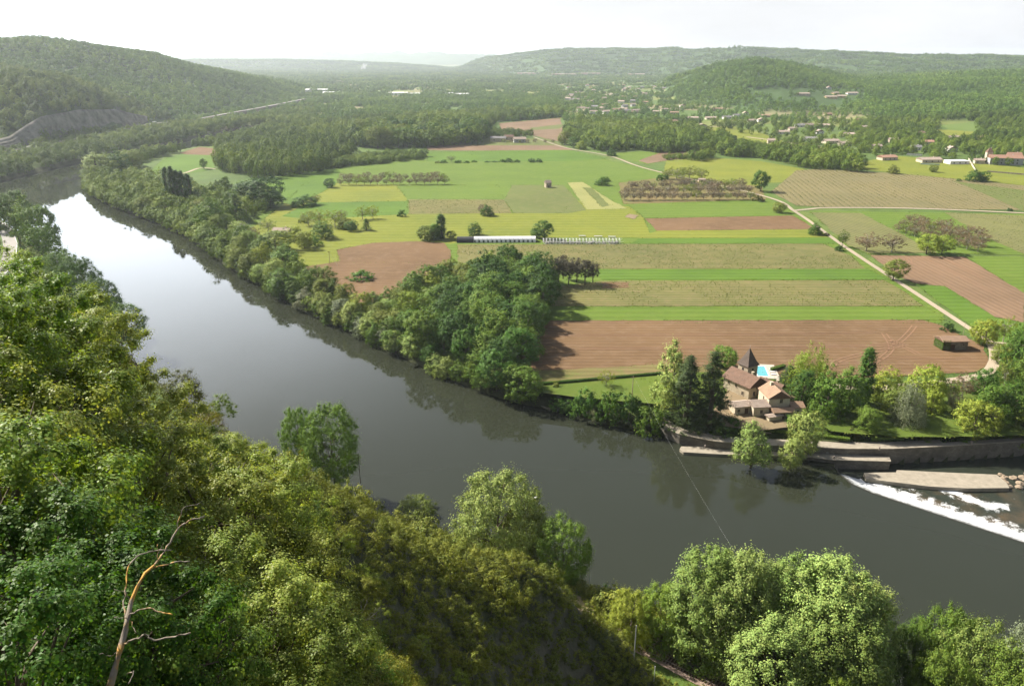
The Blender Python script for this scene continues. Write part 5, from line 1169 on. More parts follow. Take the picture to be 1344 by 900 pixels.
def house(name, x, y, z, rz, W, D, h, rh_, wm, rm, label, cat='house', wins=(), chim=True, hip=0.0, group=None, doors=(), oh=.4, base=-2.0, parent=None, plabel=None):
    root = empty(name, (x, y, z), rz) if parent is None else empty(name, (x, y, z), rz)
    if parent: root.parent = parent
    else: tag(root, label, cat, group)
    a, b = W / 2, D / 2
    m = MB()
    if hip > 0.01: m.add([(-a, -b, base), (a, -b, base), (a, b, base), (-a, b, base), (-a, -b, h), (a, -b, h), (a, b, h), (-a, b, h)], [[0, 1, 5, 4], [1, 2, 6, 5], [2, 3, 7, 6], [3, 0, 4, 7], [4, 5, 6, 7]])
    else: m.add([(-a, -b, base), (a, -b, base), (a, b, base), (-a, b, base), (-a, -b, h), (a, -b, h), (a, b, h), (-a, b, h), (-a, 0, h + rh_ - .03), (a, 0, h + rh_ - .03)], [[0, 1, 5, 4], [1, 2, 6, 9, 5], [2, 3, 7, 6], [3, 0, 4, 8, 7], [4, 5, 9, 8], [7, 8, 9, 6]])
    fixn(m.build('walls', wm, root))
    if rh_ > 0:
        m = MB(); m.add(*gable(W, D, h, rh_, hip=hip, oh=oh)); ro = fixn(m.build('roof', rm, root))
    else:
        m = MB(); m.box((0, 0, h + .12), (W + .5, D + .5, .25)); ro = m.build('roof', rm, root)
    if chim:
        cx_ = W * .22; m = MB(); m.box((cx_, D * .08, h + rh_ * .9 + .3), (.8, .8, 1.5)); m.box((cx_, D * .08, h + rh_ * .9 + 1.12), (1.0, 1.0, .14)); m.build('chimney', wm, ro)
    def opening(nm, side, u, zz, w_, hh, mat):
        # side 0:-y 1:+x 2:+y 3:-x ; u across in metres
        m = MB(); fr = MB(); d_ = .05
        if side in (0, 2):
            s = -1 if side == 0 else 1; m.box((u, s * (b + d_ / 2), zz), (w_, d_, hh)); fr.box((u, s * (b + .06), zz - hh / 2 - .07), (w_ + .3, .14, .12)); fr.box((u, s * (b + .05), zz + hh / 2 + .07), (w_ + .2, .10, .12))
            if nm == 'window':
                for e in (-1, 1): fr.box((u + e * (w_ / 2 + .05), s * (b + .045), zz), (.1, .09, hh)); 
                fr.box((u, s * (b + .065), zz), (.07, .05, hh))
        else:
            s = 1 if side == 1 else -1; m.box((s * (a + d_ / 2), u, zz), (d_, w_, hh)); fr.box((s * (a + .06), u, zz - hh / 2 - .07), (.14, w_ + .3, .12)); fr.box((s * (a + .05), u, zz + hh / 2 + .07), (.10, w_ + .2, .12))
            if nm == 'window':
                for e in (-1, 1): fr.box((s * (a + .045), u + e * (w_ / 2 + .05), zz), (.09, .1, hh))
                fr.box((s * (a + .065), u, zz), (.05, .07, hh))
        o = m.build(nm, mat, root)
        if nm == 'window': fr.build('frame', STONE if wm not in (STONE,) else WOODP, o)
        else: fr.build('lintel', STONE, o)
    for w_ in wins: opening('window', *w_, DARKG)
    for d_ in doors: opening('door', *d_, WOODD)
    return root
# ------------------------------------------------------------------ the mill beside the river
zg = 6.1
def at(px, py, z=zg): return G(px, py, z)
pad = field('mill_court', [(935, 540), (960, 505), (1020, 500), (1052, 515), (1046, 560), (1000, 566), (950, 560)], BARE); pad.location.z = 0.03
mill = empty('mill_house', (*at(978, 520), zg), R_(29)); tag(mill, 'old stone mill house with dark tiled roofs and a square tower by the river', 'house')
def sub(n, cx_, cy_, rz, *a, **k):
    # world position under the mill root
    wx, wy = at(cx_, cy_); o = house(n, 0, 0, 0, 0, *a, parent=mill, **k); dx, dy = wx - mill.location.x, wy - mill.location.y; c_, s_ = math.cos(-R_(29)), math.sin(-R_(29))
    o.location = (dx * c_ - dy * s_, dx * s_ + dy * c_, 0); o.rotation_euler = (0, 0, R_(rz) - R_(29)); return o
# house() makes an Empty below the root: its meshes are the parts' own pieces
sub('main_wing', 976, 513, -58, 12.0, 8.6, 4.8, 2.6, STONE, TILE, '', wins=[(1, -1.6, 1.6, 1.1, 1.6), (1, 1.8, 3.6, 1.0, 1.2), (0, -3.5, 3.2, .9, 1.2), (0, 0, 3.2, .9, 1.2), (0, 3.2, 1.4, .9, 1.3)], doors=[(1, 1.2, 1.1, 1.2, 2.3)], oh=.7)
tw = empty('tower', (0, 0, 0)); tw.parent = mill
wx, wy = at(979, 504); dx, dy = wx - mill.location.x, wy - mill.location.y; c_, s_ = math.cos(-R_(29)), math.sin(-R_(29)); tw.location = (dx * c_ - dy * s_, dx * s_ + dy * c_, 0)
m = MB(); m.box((0, 0, 3.6), (4.9, 4.9, 9.0)); m.box((0, 0, 8.18), (5.2, 5.2, .18)); m.build('walls', WHITE if False else STONE, tw)
m = MB(); e_ = 2.95
m.add([(-e_, -e_, 8.15), (e_, -e_, 8.15), (e_, e_, 8.15), (-e_, e_, 8.15), (-2.0, -2.0, 9.6), (2.0, -2.0, 9.6), (2.0, 2.0, 9.6), (-2.0, 2.0, 9.6), (0, 0, 14.4)], [[3, 2, 1, 0], [0, 1, 5, 4], [1, 2, 6, 5], [2, 3, 7, 6], [3, 0, 4, 7], [4, 5, 8], [5, 6, 8], [6, 7, 8], [7, 4, 8]]); ro = m.build('roof', SLATE, tw)
m = MB(); m.tube([(0, 0, 14.3), (0, 0, 15.3)], .05, 5); m.build('finial', METAL, ro)
for sx_, sy_ in ((0, -1), (-1, 0)):
    m = MB(); m.box((sx_ * 2.47, sy_ * 2.47, 6.7), (.8 if sy_ else .06, .8 if sx_ else .06, 1.0)); m.build('window', DARKG, tw)
sub('entrance_wing', 995, 516, 29, 6.0, 4.8, 3.8, 1.4, STONE_D, TILE, '', wins=[(0, 1.5, 3.0, .8, .9)], doors=[(0, -1.2, 1.4, 2.0, 2.6)], chim=False, oh=.6)
sub('rear_wing', 1011, 518, -52, 9.0, 5.2, 3.8, 1.6, CREAM, TILE, '', wins=[(0, -2.5, 2.6, .8, 1.1), (0, 1.5, 2.6, .8, 1.1)], oh=.5)
# riverside house with its own roofs
cot = empty('river_cottage', (*at(1018, 541), zg), R_(6)); tag(cot, 'cream gabled cottage with tan roof between the mill house and the quay', 'house')
def csub(n, lx, ly, rz, *a, **k):
    o = house(n, 0, 0, 0, 0, *a, parent=cot, **k); o.location = (lx, ly, 0); o.rotation_euler = (0, 0, R_(rz)); return o
csub('gabled_block', 0, 2.5, 90, 8.5, 7.4, 6.2, 2.4, CREAM, TILE_T, '', wins=[(3, -.6, 5.0, .9, 1.3), (3, 2.3, 1.2, 1.3, 1.5), (1, 0, 4.5, .8, 1.0), (2, 0, 4.6, .8, 1.1)], oh=.35)
csub('side_block', -6.4, .2, 0, 5.4, 5.6, 3.6, 1.3, CREAM, TILE_P, '', wins=[(0, 0, 1.8, .8, 1.1)], chim=False)
csub('low_annex', -12.0, 2.0, 6, 6.0, 4.4, 2.9, .9, CREAM, TILE_P, '', wins=[(0, -1.6, 1.5, .8, .9)], doors=[(0, 1.3, 1.1, 1.3, 2.1)], chim=False)
csub('porch', .3, -3.9, 0, 6.8, 3.0, 2.7, .8, STONE_D, TILE_T, '', doors=[(0, -.5, 1.1, 1.6, 2.2)], wins=[(0, 2.2, 1.5, .9, .9)], chim=False)
csub('store', 6.2, -1.0, 0, 4.2, 4.6, 3.0, 1.0, CREAM, TILE_T, '', wins=[(0, 0, 1.6, .8, .8)], chim=False)
csub('outer_wall_block', -3.0, -5.2, 12, 5.0, 2.0, 1.6, .35, CREAM, TILE_P, '', chim=False)
# terraces and planting pots, furniture on the terrace
m = MB(); cxp, cyp = at(1010, 556); m.box((cxp, cyp, 4.1), (17, 5.4, .5), R_(4)); tag(m.build('terrace', CORK), 'pale paved terrace between cottage and hedge', 'terrace')
for i, (px, py) in enumerate([(1003, 556), (1010, 558), (1017, 557), (1024, 559)]):
    x_, y_ = G(px, py, 4.35); o = empty('garden_chair', (x_, y_, 4.35), rt.uniform(0, 6)); tag(o, ['leftmost', 'second', 'third', 'rightmost'][i] + ' small dark garden chair on the paved terrace', 'chair', 'garden chairs on the terrace')
    m = MB(); m.box((0, 0, .45), (.5, .5, .06)); m.build('seat', WOODD, o); m = MB(); m.box((0, .24, .75), (.5, .05, .6)); m.build('backrest', WOODD, o)
    for a_ in (-1, 1):
        for b_2 in (-1, 1): m = MB(); m.box((a_ * .21, b_2 * .21, .21), (.05, .05, .42)); m.build('leg', WOODD, o)
# courtyard parasols / white table
x_, y_ = at(965, 549, 5); o = empty('white_table', (x_, y_, 5.3)); tag(o, 'white round table in the courtyard below the conifers', 'table'); m = MB(); m.tube([(0, 0, .72), (0, 0, .78)], 1.1, 16); m.build('tabletop', WMETAL, o); m = MB(); m.tube([(0, 0, -.4), (0, 0, .72)], .08, 8); m.build('leg', WMETAL, o)
# swimming pool
pr = R_(-12); px_, py_ = G(1004, 488, 6.05)
pool = empty('swimming_pool', (px_, py_, ZL + .03), R_(-8)); tag(pool, 'turquoise swimming pool with pale surround behind the mill house', 'pool')
m = MB(); m.add([(-4.2, -7, .02), (4.6, -7, .02), (4.6, 7.5, .02), (-4.2, 7.5, .02)], [[0, 1, 2, 3]]); m.box((.2, .25, -.1), (8.8, 14.5, .2)); m.build('surround', simple('pool_paving', (.42, .38, .32), (.34, .30, .25), 1.5), pool)
POOLW, t_ = nt('pool_water'); p_ = finish(t_, (.09, .34, .38), .06, noise(t_, pos(t_), 2.0), .2, .02, .5)
m = MB(); m.add([(-3.4, -5.0, .03), (.6, -5.0, .03), (.6, 5.0, .03), (-3.4, 5.0, .03)], [[0, 1, 2, 3]]); m.build('water', POOLW, pool)
m = MB()
for sx_, w_, y1_ in ((-3.55, .3, 5.3), (.75, .3, 5.3)): m.box((sx_, 0, .06), (w_, 10.6, .1))
for sy_ in (-5.15, 5.15): m.box((-1.4, sy_, .06), (4.0, .3, .1))
m.build('coping', WMETAL, pool)
for i, (lx, ly) in enumerate([(2.6, -3), (2.7, -.5), (2.8, 2.2)]):
    o = empty('sun_lounger', (px_ + lx * math.cos(R_(-8)) - ly * math.sin(R_(-8)), py_ + lx * math.sin(R_(-8)) + ly * math.cos(R_(-8)), ZL + .05), R_(-8)); tag(o, ['nearest', 'middle', 'farthest'][i] + ' white sun lounger beside the swimming pool', 'sun lounger', 'sun loungers by the pool')
    m = MB(); m.box((0, 0, .3), (1.9, .65, .08)); m.build('seat', WMETAL, o); m = MB(); m.add([(-.95, -.32, .34), (-.95, .32, .34), (-1.4, .32, .8), (-1.4, -.32, .8), (-.95, -.32, .28), (-.95, .32, .28), (-1.45, .32, .76), (-1.45, -.32, .76)], [[0, 1, 2, 3], [7, 6, 5, 4], [0, 4, 5, 1], [2, 6, 7, 3], [1, 5, 6, 2], [0, 3, 7, 4]]); m.build('backrest', WMETAL, o)
    for a_ in (-.8, .8):
        for b_2 in (-.28, .28): m = MB(); m.box((a_, b_2, .13), (.06, .06, .26)); m.build('leg', METAL, o)
# hedges
HEDGE = simple('hedge_inner', (.04, .08, .015), (.025, .05, .012), 2)
def hedge(a, b, w_, h_, z, label, lc='bright', seed=1):
    A = Vector((*G(*a, z), z)); B = Vector((*G(*b, z), z)); L = (B - A).length; d_ = (B - A) / L; n_ = Vector((-d_.y, d_.x, 0)); r = np.random.RandomState(seed); k_ = int(L * 420)
    q = np.stack([r.rand(k_) * L, (r.rand(k_) - .5) * w_, r.rand(k_) ** .4 * h_], 1); edge = r.rand(k_) < .5; q[edge, 1] = np.sign(q[edge, 1]) * w_ * .5 * (1 + .15 * r.rand(edge.sum()))
    P_ = np.outer(q[:, 0], np.array(d_)) + np.outer(q[:, 1], np.array(n_)) + np.outer(q[:, 2], [0, 0, 1]); v, f = leaf_verts(P_, unit(k_, r) + np.array([0, 0, .6]), .16, r=r)
    o = empty('hedge', A); o2 = link('leaves', np_mesh('hedge_leaves', v, f, [LEAF]), o); o2.color = c4(PAL[lc]); m = MB(); mid = d_ * L / 2; m.box((mid.x, mid.y, h_ * .42), (L, w_ * .8, h_ * .8), math.atan2(d_.y, d_.x)); m.build('branches', HEDGE, o); tag(o, label, 'hedge')
hedge((995, 566), (1115, 579), 1.2, 1.3, 3.9, 'long clipped bright hedge along the quay in front of the cottage', 'bright', 3)
hedge((1142, 578), (1185, 577), 1.1, 1.2, 3.9, 'short clipped hedge along the quay right of the small dark bush', 'bright', 4)
hedge((712, 505), (870, 491), 1.0, 1.0, 6.0, 'thin dark hedge line between ploughed field and bright meadow', 'deep', 5)
hedge((1012, 487), (1030, 482), 1.2, 1.4, 6.0, 'short hedge behind the swimming pool', 'green', 6)
# barn in the ploughed field
bw = G(1247, 456, 6.0)
barn = house('field_barn', bw[0], bw[1], 6.0, R_(3), 10.5, 6.2, 3.9, 1.1, STONE_D, TILE_T, 'old stone barn with low tiled roof and ivy beside the lane', 'barn', chim=False, wins=[(0, 3.4, 2.4, .7, .8)], doors=[(0, -1.2, 1.3, 2.2, 2.6)], oh=.5)
r = np.random.RandomState(8); k_ = 5200; q = np.stack([-5.25 - r.rand(k_) * .35 + (r.rand(k_) < .35) * r.rand(k_) * 3.2, -3.1 - r.rand(k_) * .35 + (r.rand(k_) < .62) * r.rand(k_) * 6.4, r.rand(k_) * 4.3], 1)
v, f = leaf_verts(q, unit(k_, r), .26, r=r); iv = link('ivy', np_mesh('ivy', v, f, [LEAF]), barn); iv.color = c4(PAL['green'])
# small stone hut in the green fields
hw = G(719, 246, 6.0); house('field_hut', hw[0], hw[1], 6.0, R_(20), 5.2, 5.0, 4.6, 2.0, STONE, TILE_P, 'small square stone hut standing alone in the green fields', 'hut', chim=False, wins=[(0, -1.2, 3.2, .7, .8), (0, 1.2, 3.2, .7, .8)], doors=[(0, 0, 1.1, 1.2, 2.1)], oh=.3)
hw = G(921, 239, 6.0); house('garden_shed', hw[0], hw[1], 6.0, R_(-8), 6.0, 3.6, 2.6, .9, PINKW, TILE_P, 'tiny pink-walled shed between two bushes behind the bare orchard', 'shed', chim=False, doors=[(0, 0, 1.0, 1.2, 1.9)])
hw = G(371, 309, 6.0); house('farmhouse', hw[0], hw[1], 6.0, R_(-14), 12.0, 7.0, 3.2, 2.0, CREAM, TILE_P, 'small farmhouse with pale pink roof hidden among the meadow trees', 'house', wins=[(0, -3, 1.7, 1, 1.2), (0, 3, 1.7, 1, 1.2)], doors=[(0, 0, 1.1, 1.1, 2.1)])
for i, (px, py, w_) in enumerate([(654, 186, 20), (682, 187, 16), (668, 184, 12)]):
    x_, y_, z_ = hit(px, py); dp = proj(x_, y_, z_)[2]; W_ = w_ * dp / F
    house('farmhouse', x_, y_, z_, R_([-5, 8, 0][i]), W_, 9, 5.0, 2.4, [CREAM, GREYW, STONE][i], [GREYR, TILE_P, TILE][i], ['left grey-roofed farm building before the distant brown field', 'right pale-roofed farm building before the distant brown field', 'low middle farm building before the distant brown field'][i], 'house', wins=[(0, -W_ * .25, 2.6, 1.2, 1.4), (0, W_ * .25, 2.6, 1.2, 1.4)], group='farm buildings before the distant brown field')
# ------------------------------------------------------------------ village
KIND = {'r': (CREAM, TILE_P), 'w': (WHITE, TILE_P), 'b': (STONE, TILE_T), 'g': (WHITE, GREYR), 'y': (YELW, TILE_P), 'p': (CREAM, TILE_S), 'f': (WHITE, WMETAL)}
for i, (px, py, w_, k_, lab) in enumerate(HL):
    x_, y_, z_ = hit(px, py); dp = proj(x_, y_, z_)[2]; W_ = w_ * dp / F * 1.02; D_ = min(max(8.0, W_ * .55), 13)
    wm, rm = KIND[k_]; rz = R_(rh.choice([-18, -8, 4, 12, 25])) if 'white' not in lab else R_(5)
    g90 = (k_ == 'w' and W_ < 18)
    wn = [(0, u * W_, 1.7, 1.3, 1.4) for u in ((-.3, 0, .3) if W_ > 13 else (-.25, .25))]
    if g90: house('village_house', x_, y_, z_, rz + math.pi / 2, D_, W_, 4.2, 2.6, wm, rm, lab, wins=[(3, -W_ * .25, 2.0, 1.3, 1.4), (3, W_ * .25, 2.0, 1.3, 1.4)], group='village houses')
    else: house('village_house', x_, y_, z_, rz, W_, D_, 3.6 if W_ > 16 else 4.2, 0 if k_ == 'f' else 2.1, wm, rm, lab, wins=wn, group='village houses', chim=k_ != 'f')
for i, (px, py) in enumerate(FARH):
    x_, y_, z_ = hit(px, py); o = empty('village_house', (x_, y_, z_), R_(rh.uniform(-30, 30))); W_ = rh.uniform(12, 20)
    a_, b_2, h_ = W_ / 2, 5.0, 5.2; m = MB(); m.box((0, 0, h_ / 2 - 1), (W_, 10, h_ + 2)); m.build('walls', rh.choice([CREAM, WHITE, PINKW, GREYW]), o)
    m = MB(); m.add(*gable(W_, 10, h_, 2.6)); fixn(m.build('roof', rh.choice([TILE_P, TILE_T, TILE_P, GREYR]), o)); tag(o, 'tiny pale house scattered among trees in the distant village edge', 'house', 'distant scattered houses')
# mansion at the right edge
x_, y_, z_ = hit(1318, 216); mz = empty('manor_house', (x_, y_, z_), R_(-12)); tag(mz, 'grey manor with red-brown roofs and a pale turret at the right edge', 'house')
for (n, lx, ly, W_, D_, h_, r_, wm, rm, wn) in [('long_wing', 0, 0, 34, 10, 7.5, 3, GREYW, TILE_S, [(0, u, 2.2 + 3.2 * v_, 1.1, 1.6) for u in (-13, -9, -5, -1, 3, 7, 11) for v_ in (0, 1)]), ('rear_wing', 12, 10, 14, 9, 9, 3.5, CREAM, TILE_S, [(0, -4, 6.5, 1.1, 1.6), (0, 4, 6.5, 1.1, 1.6)]), ('turret', -15, 8, 6, 6, 13, 4, CREAM, TILE, [(0, 0, 9.5, 1.1, 1.8)]), ('outbuilding', -26, 2, 10, 7, 4, 1.8, CREAM, TILE_P, [(0, -2, 2, 1, 1.2)])]:
    o = house(n, lx, ly, 0, 0, W_, D_, h_, r_, wm, rm, '', parent=mz, wins=wn, hip=2.9 if n == 'turret' else 0)
# long wall of the villa, pool wall
def wall_line(name, pts, h_, th, mat, label, z=6.0):
    m = MB(); P_ = [Vector((*G(a, b, z), z)) for a, b in pts]; L = 0
    for i in range(len(P_) - 1):
        A, B = P_[i], P_[i + 1]; d_ = B - A; c = (A + B) / 2; m.box((c.x, c.y, z + h_ / 2 - .2), (d_.length + th * .9, th, h_ + .4), math.atan2(d_.y, d_.x))
    o = m.build(name, mat); tag(o, label, 'wall'); return o
wall_line('garden_wall', [(1271, 210), (1280, 225)], 2.2, .35, CREAM, 'pale wall running down the slope right of the white flat building')
wall_line('garden_wall', [(1190, 204), (1210, 205)], 2.2, .5, WHITE, 'pale low wall left of the long villa')
wall_line('pool_wall', [(1208, 216), (1233, 217)], 1.4, .4, simple('blue_wall', (.42, .52, .56), (.36, .44, .48), 2), 'bluish low pool wall in front of the long villa')
wall_line('garden_wall', [(1296, 226), (1344, 230), (1400, 235)], 1.6, .5, STONE_D, 'low dark wall in front of the manor garden')
# industrial sheds far away
for i, (px, py, w_, h_) in enumerate([(523, 125, 24, 7), (545, 126, 14, 7), (606, 127, 18, 8), (405, 124, 5, 14), (420, 120, 20, 6), (432, 124, 14, 6), (565, 125, 10, 6), (590, 125, 9, 6), (700, 98, 40, 9), (740, 99, 30, 8), (775, 98, 24, 8), (835, 99, 20, 8)]):
    x_, y_, z_ = hit(px, py); W_ = w_ * y_ / F; o = empty('warehouse', (x_, y_, z_)); m = MB(); m.box((0, 0, h_ / 2), (W_, 30, h_)); m.build('walls', WHITE if i < 8 else PINKW, o); m = MB(); m.add(*gable(W_, 30, h_ + .01, 2.0)); fixn(m.build('roof', WMETAL if i < 8 else TILE_P, o))
    tag(o, ['long white shed roof in the middle distance', 'white shed directly right of the long one', 'single bright white shed right of the others', 'tall narrow white block at the end of the hill road', 'pale shed right of the tall white block', 'second pale shed right of the tall white block', 'small pale shed between the white ones', 'small pale shed left of the single bright one', 'longest pink roof of the far town', 'second pink roof of the far town', 'third pink roof of the far town', 'pinkish roof at the right end of the far town'][i], 'warehouse')
for (px, py, r_) in [(0, 0, 0)]: pass
# smoke plume
SM, t_ = nt('smoke'); pv_ = t_.nodes.new('ShaderNodeVolumePrincipled'); pv_.inputs['Color'].default_value = (.95, .96, 1, 1); pv_.inputs['Density'].default_value = .010
o_ = t_.nodes.new('ShaderNodeOutputMaterial'); t_.links.new(pv_.outputs[0], o_.inputs['Volume'])
x_, y_, z_ = hit(478, 92); m = MB(); rsm = random.Random(2)
bm = bmesh.new(); bmesh.ops.create_icosphere(bm, subdivisions=3, radius=1.0)
for v in bm.verts:
    n_ = 1 + .25 * math.sin(v.co.x * 5 + 1) * math.cos(v.co.z * 4) + .12 * math.sin(v.co.y * 9); v.co = Vector((v.co.x * 26 * n_ + v.co.z * 14, v.co.y * 24 * n_, v.co.z * 26 * n_ + 28))
me = bpy.data.meshes.new('smoke'); bm.to_mesh(me); bm.free(); me.materials.append(SM); so_ = link('smoke', me, None, (x_, y_, z_)); tag(so_, kind='stuff')
# ------------------------------------------------------------------ greenhouse and nursery tables
gh = empty('greenhouse', (*G(655, 317, 6.0), 6.0), R_(1.5)); tag(gh, 'long white plastic tunnel greenhouse with one dark-netted end', 'greenhouse')
PLAST = simple('tunnel_plastic', (.80, .80, .78), (.68, .68, .66), .4, .45, False, .4)
def tunnel(x0, x1, name, mat, R0=3.6, segs=10):
    m = MB(); v = []; n = segs
    xs = [x0, x1]
    for x in xs:
        for k in range(n + 1): a = math.pi * k / n; v.append((x, -math.cos(a) * R0, math.sin(a) * R0 * .95))
    f = [[k, k + 1, n + 1 + k + 1, n + 1 + k] for k in range(n)] + [list(range(n + 1)), list(range(n + 1, 2 * n + 2))[::-1]]
    m.add(v, f); return fixn(m.build(name, mat, gh))
x_w = lambda px: (G(px, 317, 6.0)[0] - gh.location.x)
tunnel(x_w(622), x_w(703), 'tunnel_cover', PLAST); tunnel(x_w(600), x_w(621.7), 'netted_end', simple('dark_net', (.05, .055, .06), (.03, .03, .035), 2, .7))
xx = x_w(622)
while xx < x_w(703):
    m = MB(); m.tube([(xx, -math.cos(math.pi * k / 8) * 3.68, math.sin(math.pi * k / 8) * 3.68 * .95) for k in range(9)], .07, 4); m.build('hoop', METAL, gh)
    for lx in (xx + .7,):
        m = MB(); m.box((lx, -3.63, .95), (1.1, .06, 1.6)); m.build('side_vent', simple('vent_dark', (.10, .12, .10), (.06, .07, .06), 2) if 'vent_dark' not in bpy.data.materials else bpy.data.materials['vent_dark'], gh)
    xx += 2.0 if False else 2.9
# nursery shade frame (bare tunnel skeleton over plants)
nf = empty('tunnel_frame', (*G(765, 319, 6.0), 6.0), R_(0)); tag(nf, 'long open frame of white hoops over rows of potted plants', 'plant nursery')
x_n = lambda px: (G(px, 319, 6.0)[0] - nf.location.x); xa, xb = x_n(713), x_n(817)
k_ = 0; xx = xa
while xx <= xb:
    m = MB(); m.tube([(xx, -3.4 + 0 * k_, 0), (xx, -3.4, 1.6), (xx, -2.2, 2.7), (xx, 0, 3.1), (xx, 2.2, 2.7), (xx, 3.4, 1.6), (xx, 3.4, 0)], .16, 4); m.build('hoop', WMETAL, nf); xx += (xb - xa) / 24; k_ += 1
for (yy, zz) in ((-3.4, 1.6), (0, 3.1), (3.4, 1.6), (-3.4, .15)): m = MB(); m.tube([(xa, yy, zz), (xb, yy, zz)], .08, 4); m.build('rail', WMETAL, nf)
m = MB(); r5 = random.Random(6)
for k in range(150): m.box((r5.uniform(xa, xb - 2), r5.uniform(-3.0, 3.0), .5), (r5.uniform(.5, 1.4), r5.uniform(.4, .9), r5.uniform(.6, 1.5)), r5.uniform(0, 1))
o = m.build('plant_trays', simple('tray_plants', (.03, .035, .02), (.62, .60, .56), .8), nf); o['kind'] = 'stuff'
for i, (px, py, w_) in enumerate([(764, 311, 9), (785, 311.5, 11), (803, 312, 10)]):
    x_, y_ = G(px, py, 6.0); o = empty('plant_table', (x_, y_, 6.0)); m = MB(); m.box((0, 0, .9), (w_ * .5, 1.8, .12)); m.build('tabletop', METAL, o)
    for a_ in (-1, 1):
        for b_2 in (-1, 1): m = MB(); m.box((a_ * w_ * .22, b_2 * .8, .42), (.1, .1, .84)); m.build('leg', METAL, o)
    tag(o, ['left', 'middle', 'right'][i] + ' grey table standing behind the open hoop frame', 'table', 'grey tables behind the hoop frame')
# ------------------------------------------------------------------ quay, lock, weir
QST = brick_stone('quay_stone', (.21, .19, .155), (.15, .135, .11), (.09, .08, .07), .5)
def uvbox(o, s=1.0):
    uv = o.data.uv_layers.new(name='UVMap'); me = o.data
    for p in me.polygons:
        n = p.normal
        for li in p.loop_indices:
            c = me.vertices[me.loops[li].vertex_index].co
            if abs(n.z) > .7: uv.data[li].uv = (c.x * s, c.y * s)
            else: tx, ty = -n.y, n.x; L = math.hypot(tx, ty) or 1; uv.data[li].uv = ((c.x * tx + c.y * ty) / L * s, c.z * s)
    return o
def poly_block(name, pts, z0, z1, mat, parent=None):
    n = len(pts); v = [(p[0], p[1], z0) for p in pts] + [(p[0], p[1], z1) for p in pts]
    f = [list(range(n))[::-1], list(range(n, 2 * n))] + [[i, (i + 1) % n, n + (i + 1) % n, n + i] for i in range(n)]
    m = MB(); m.add(v, f); return uvbox(fixn(m.build(name, mat, parent)))
wl = [Wp(*p) for p in [(858, 562), (872, 573), (892, 582), (935, 591), (985, 595), (1045, 598), (1110, 601), (1168, 601), (1240, 597.5), (1344, 590.5), (1500, 585.5), (1700, 581)]]
def offset(pl, d_):
    out = []
    for i, p in enumerate(pl):
        a = pl[max(i - 1, 0)]; b = pl[min(i + 1, len(pl) - 1)]; dx, dy = b[0] - a[0], b[1] - a[1]; L = math.hypot(dx, dy); out.append((p[0] - dy / L * d_, p[1] + dx / L * d_))
    return out
quay = empty('quay_wall', (0, 0, 0)); tag(quay, 'long dark stone quay wall with pale coping below the mill garden', 'wall')
poly_block('wall_face', offset(wl, -.3) + offset(wl, 1.6)[::-1], -4, 3.45, QST, quay)
poly_block('coping', offset(wl, -.45) + offset(wl, 1.9)[::-1], 3.453, 3.65, CORK, quay)
qp = offset(wl, 1.95)[:9] + offset(wl, 4.0)[:9][::-1]; o = poly_block('quay_path', qp, 1.0, 3.60, CORK); tag(o, kind='structure')
LZ = 1.1
jet = poly_block('jetty', [G(*p, .9) for p in [(894, 585.5), (930, 586), (975, 588), (1012, 591), (1012, 598), (975, 597), (930, 595), (897, 593), (892, 589)]], -4, .9, CORK); tag(jet, 'long low concrete jetty in the river left of the pale tree', 'jetty')
jw = poly_block('jetty_edge', [G(*p, .4) for p in [(895, 593.6), (930, 595.6), (975, 597.6), (975, 596.9), (930, 594.9), (896, 593)]], -3.9, .4, QST, None); jw.parent = jet
lock = empty('lock_wall', (0, 0, 0)); tag(lock, 'stone lock wall with pale flat top ending at the weir', 'wall')
poly_block('wall_face', [G(*p, LZ) for p in [(1012.5, 591.2), (1063, 595), (1166, 600), (1168.5, 605.5), (1094, 603.5), (1063, 600), (1012.5, 598)]], -4, LZ, QST, lock)
poly_block('wall_top', [G(*p, LZ) for p in [(1011, 590.8), (1063, 594.6), (1167, 599.6), (1169.5, 606), (1094, 604), (1063, 600.4), (1011, 598.4)]], LZ + .003, LZ + .22, CORK, lock)
lg = empty('lock_gate', (*G(1077, 592, 0), 0), R_(95)); tag(lg, 'small dark lock gate between the quay and the lock wall', 'lock gate'); m = MB(); m.box((0, 0, -.6), (8.5, .4, 4.6)); m.build('gate_leaf', WOODD, lg); m = MB(); m.box((0, 0, 1.85), (8.8, .9, .15)); m.build('walkway', METAL, lg)
m = MB()
for k in range(6): m.tube([(-4 + 1.6 * k, .4, 1.9), (-4 + 1.6 * k, .4, 2.9)], .04, 4)
m.tube([(-4, .4, 2.9), (4, .4, 2.9)], .04, 4); m.build('handrail', WMETAL, lg)
for i, (px, py, z_) in enumerate([(1094.5, 600, LZ + .2), (1154, 588, 3.65), (1275, 581, 3.65), (925, 586, .9)]):
    x_, y_ = G(px, py + 2, z_); m = MB(); m.tube([(x_, y_, z_ - .05), (x_, y_, z_ + .9)], [.22, .20], 8); m.tube([(x_, y_, z_ + .9), (x_, y_, z_ + 1.05)], [.30, .30], 8); tag(m.build('bollard', STEEL), ['dark mooring bollard on top of the lock wall', 'small bollard on the quay above the lock channel', 'small bollard on the quay above the pontoon', 'small bollard on the low jetty'][i], 'bollard')
pont = poly_block('pontoon', [G(*p, -.9) for p in [(1228, 589.5), (1282, 587.5), (1287, 591), (1283, 594.5), (1232, 597.5)]], -2.4, -.9, CORK); tag(pont, 'low concrete pontoon below the quay wall', 'pontoon')
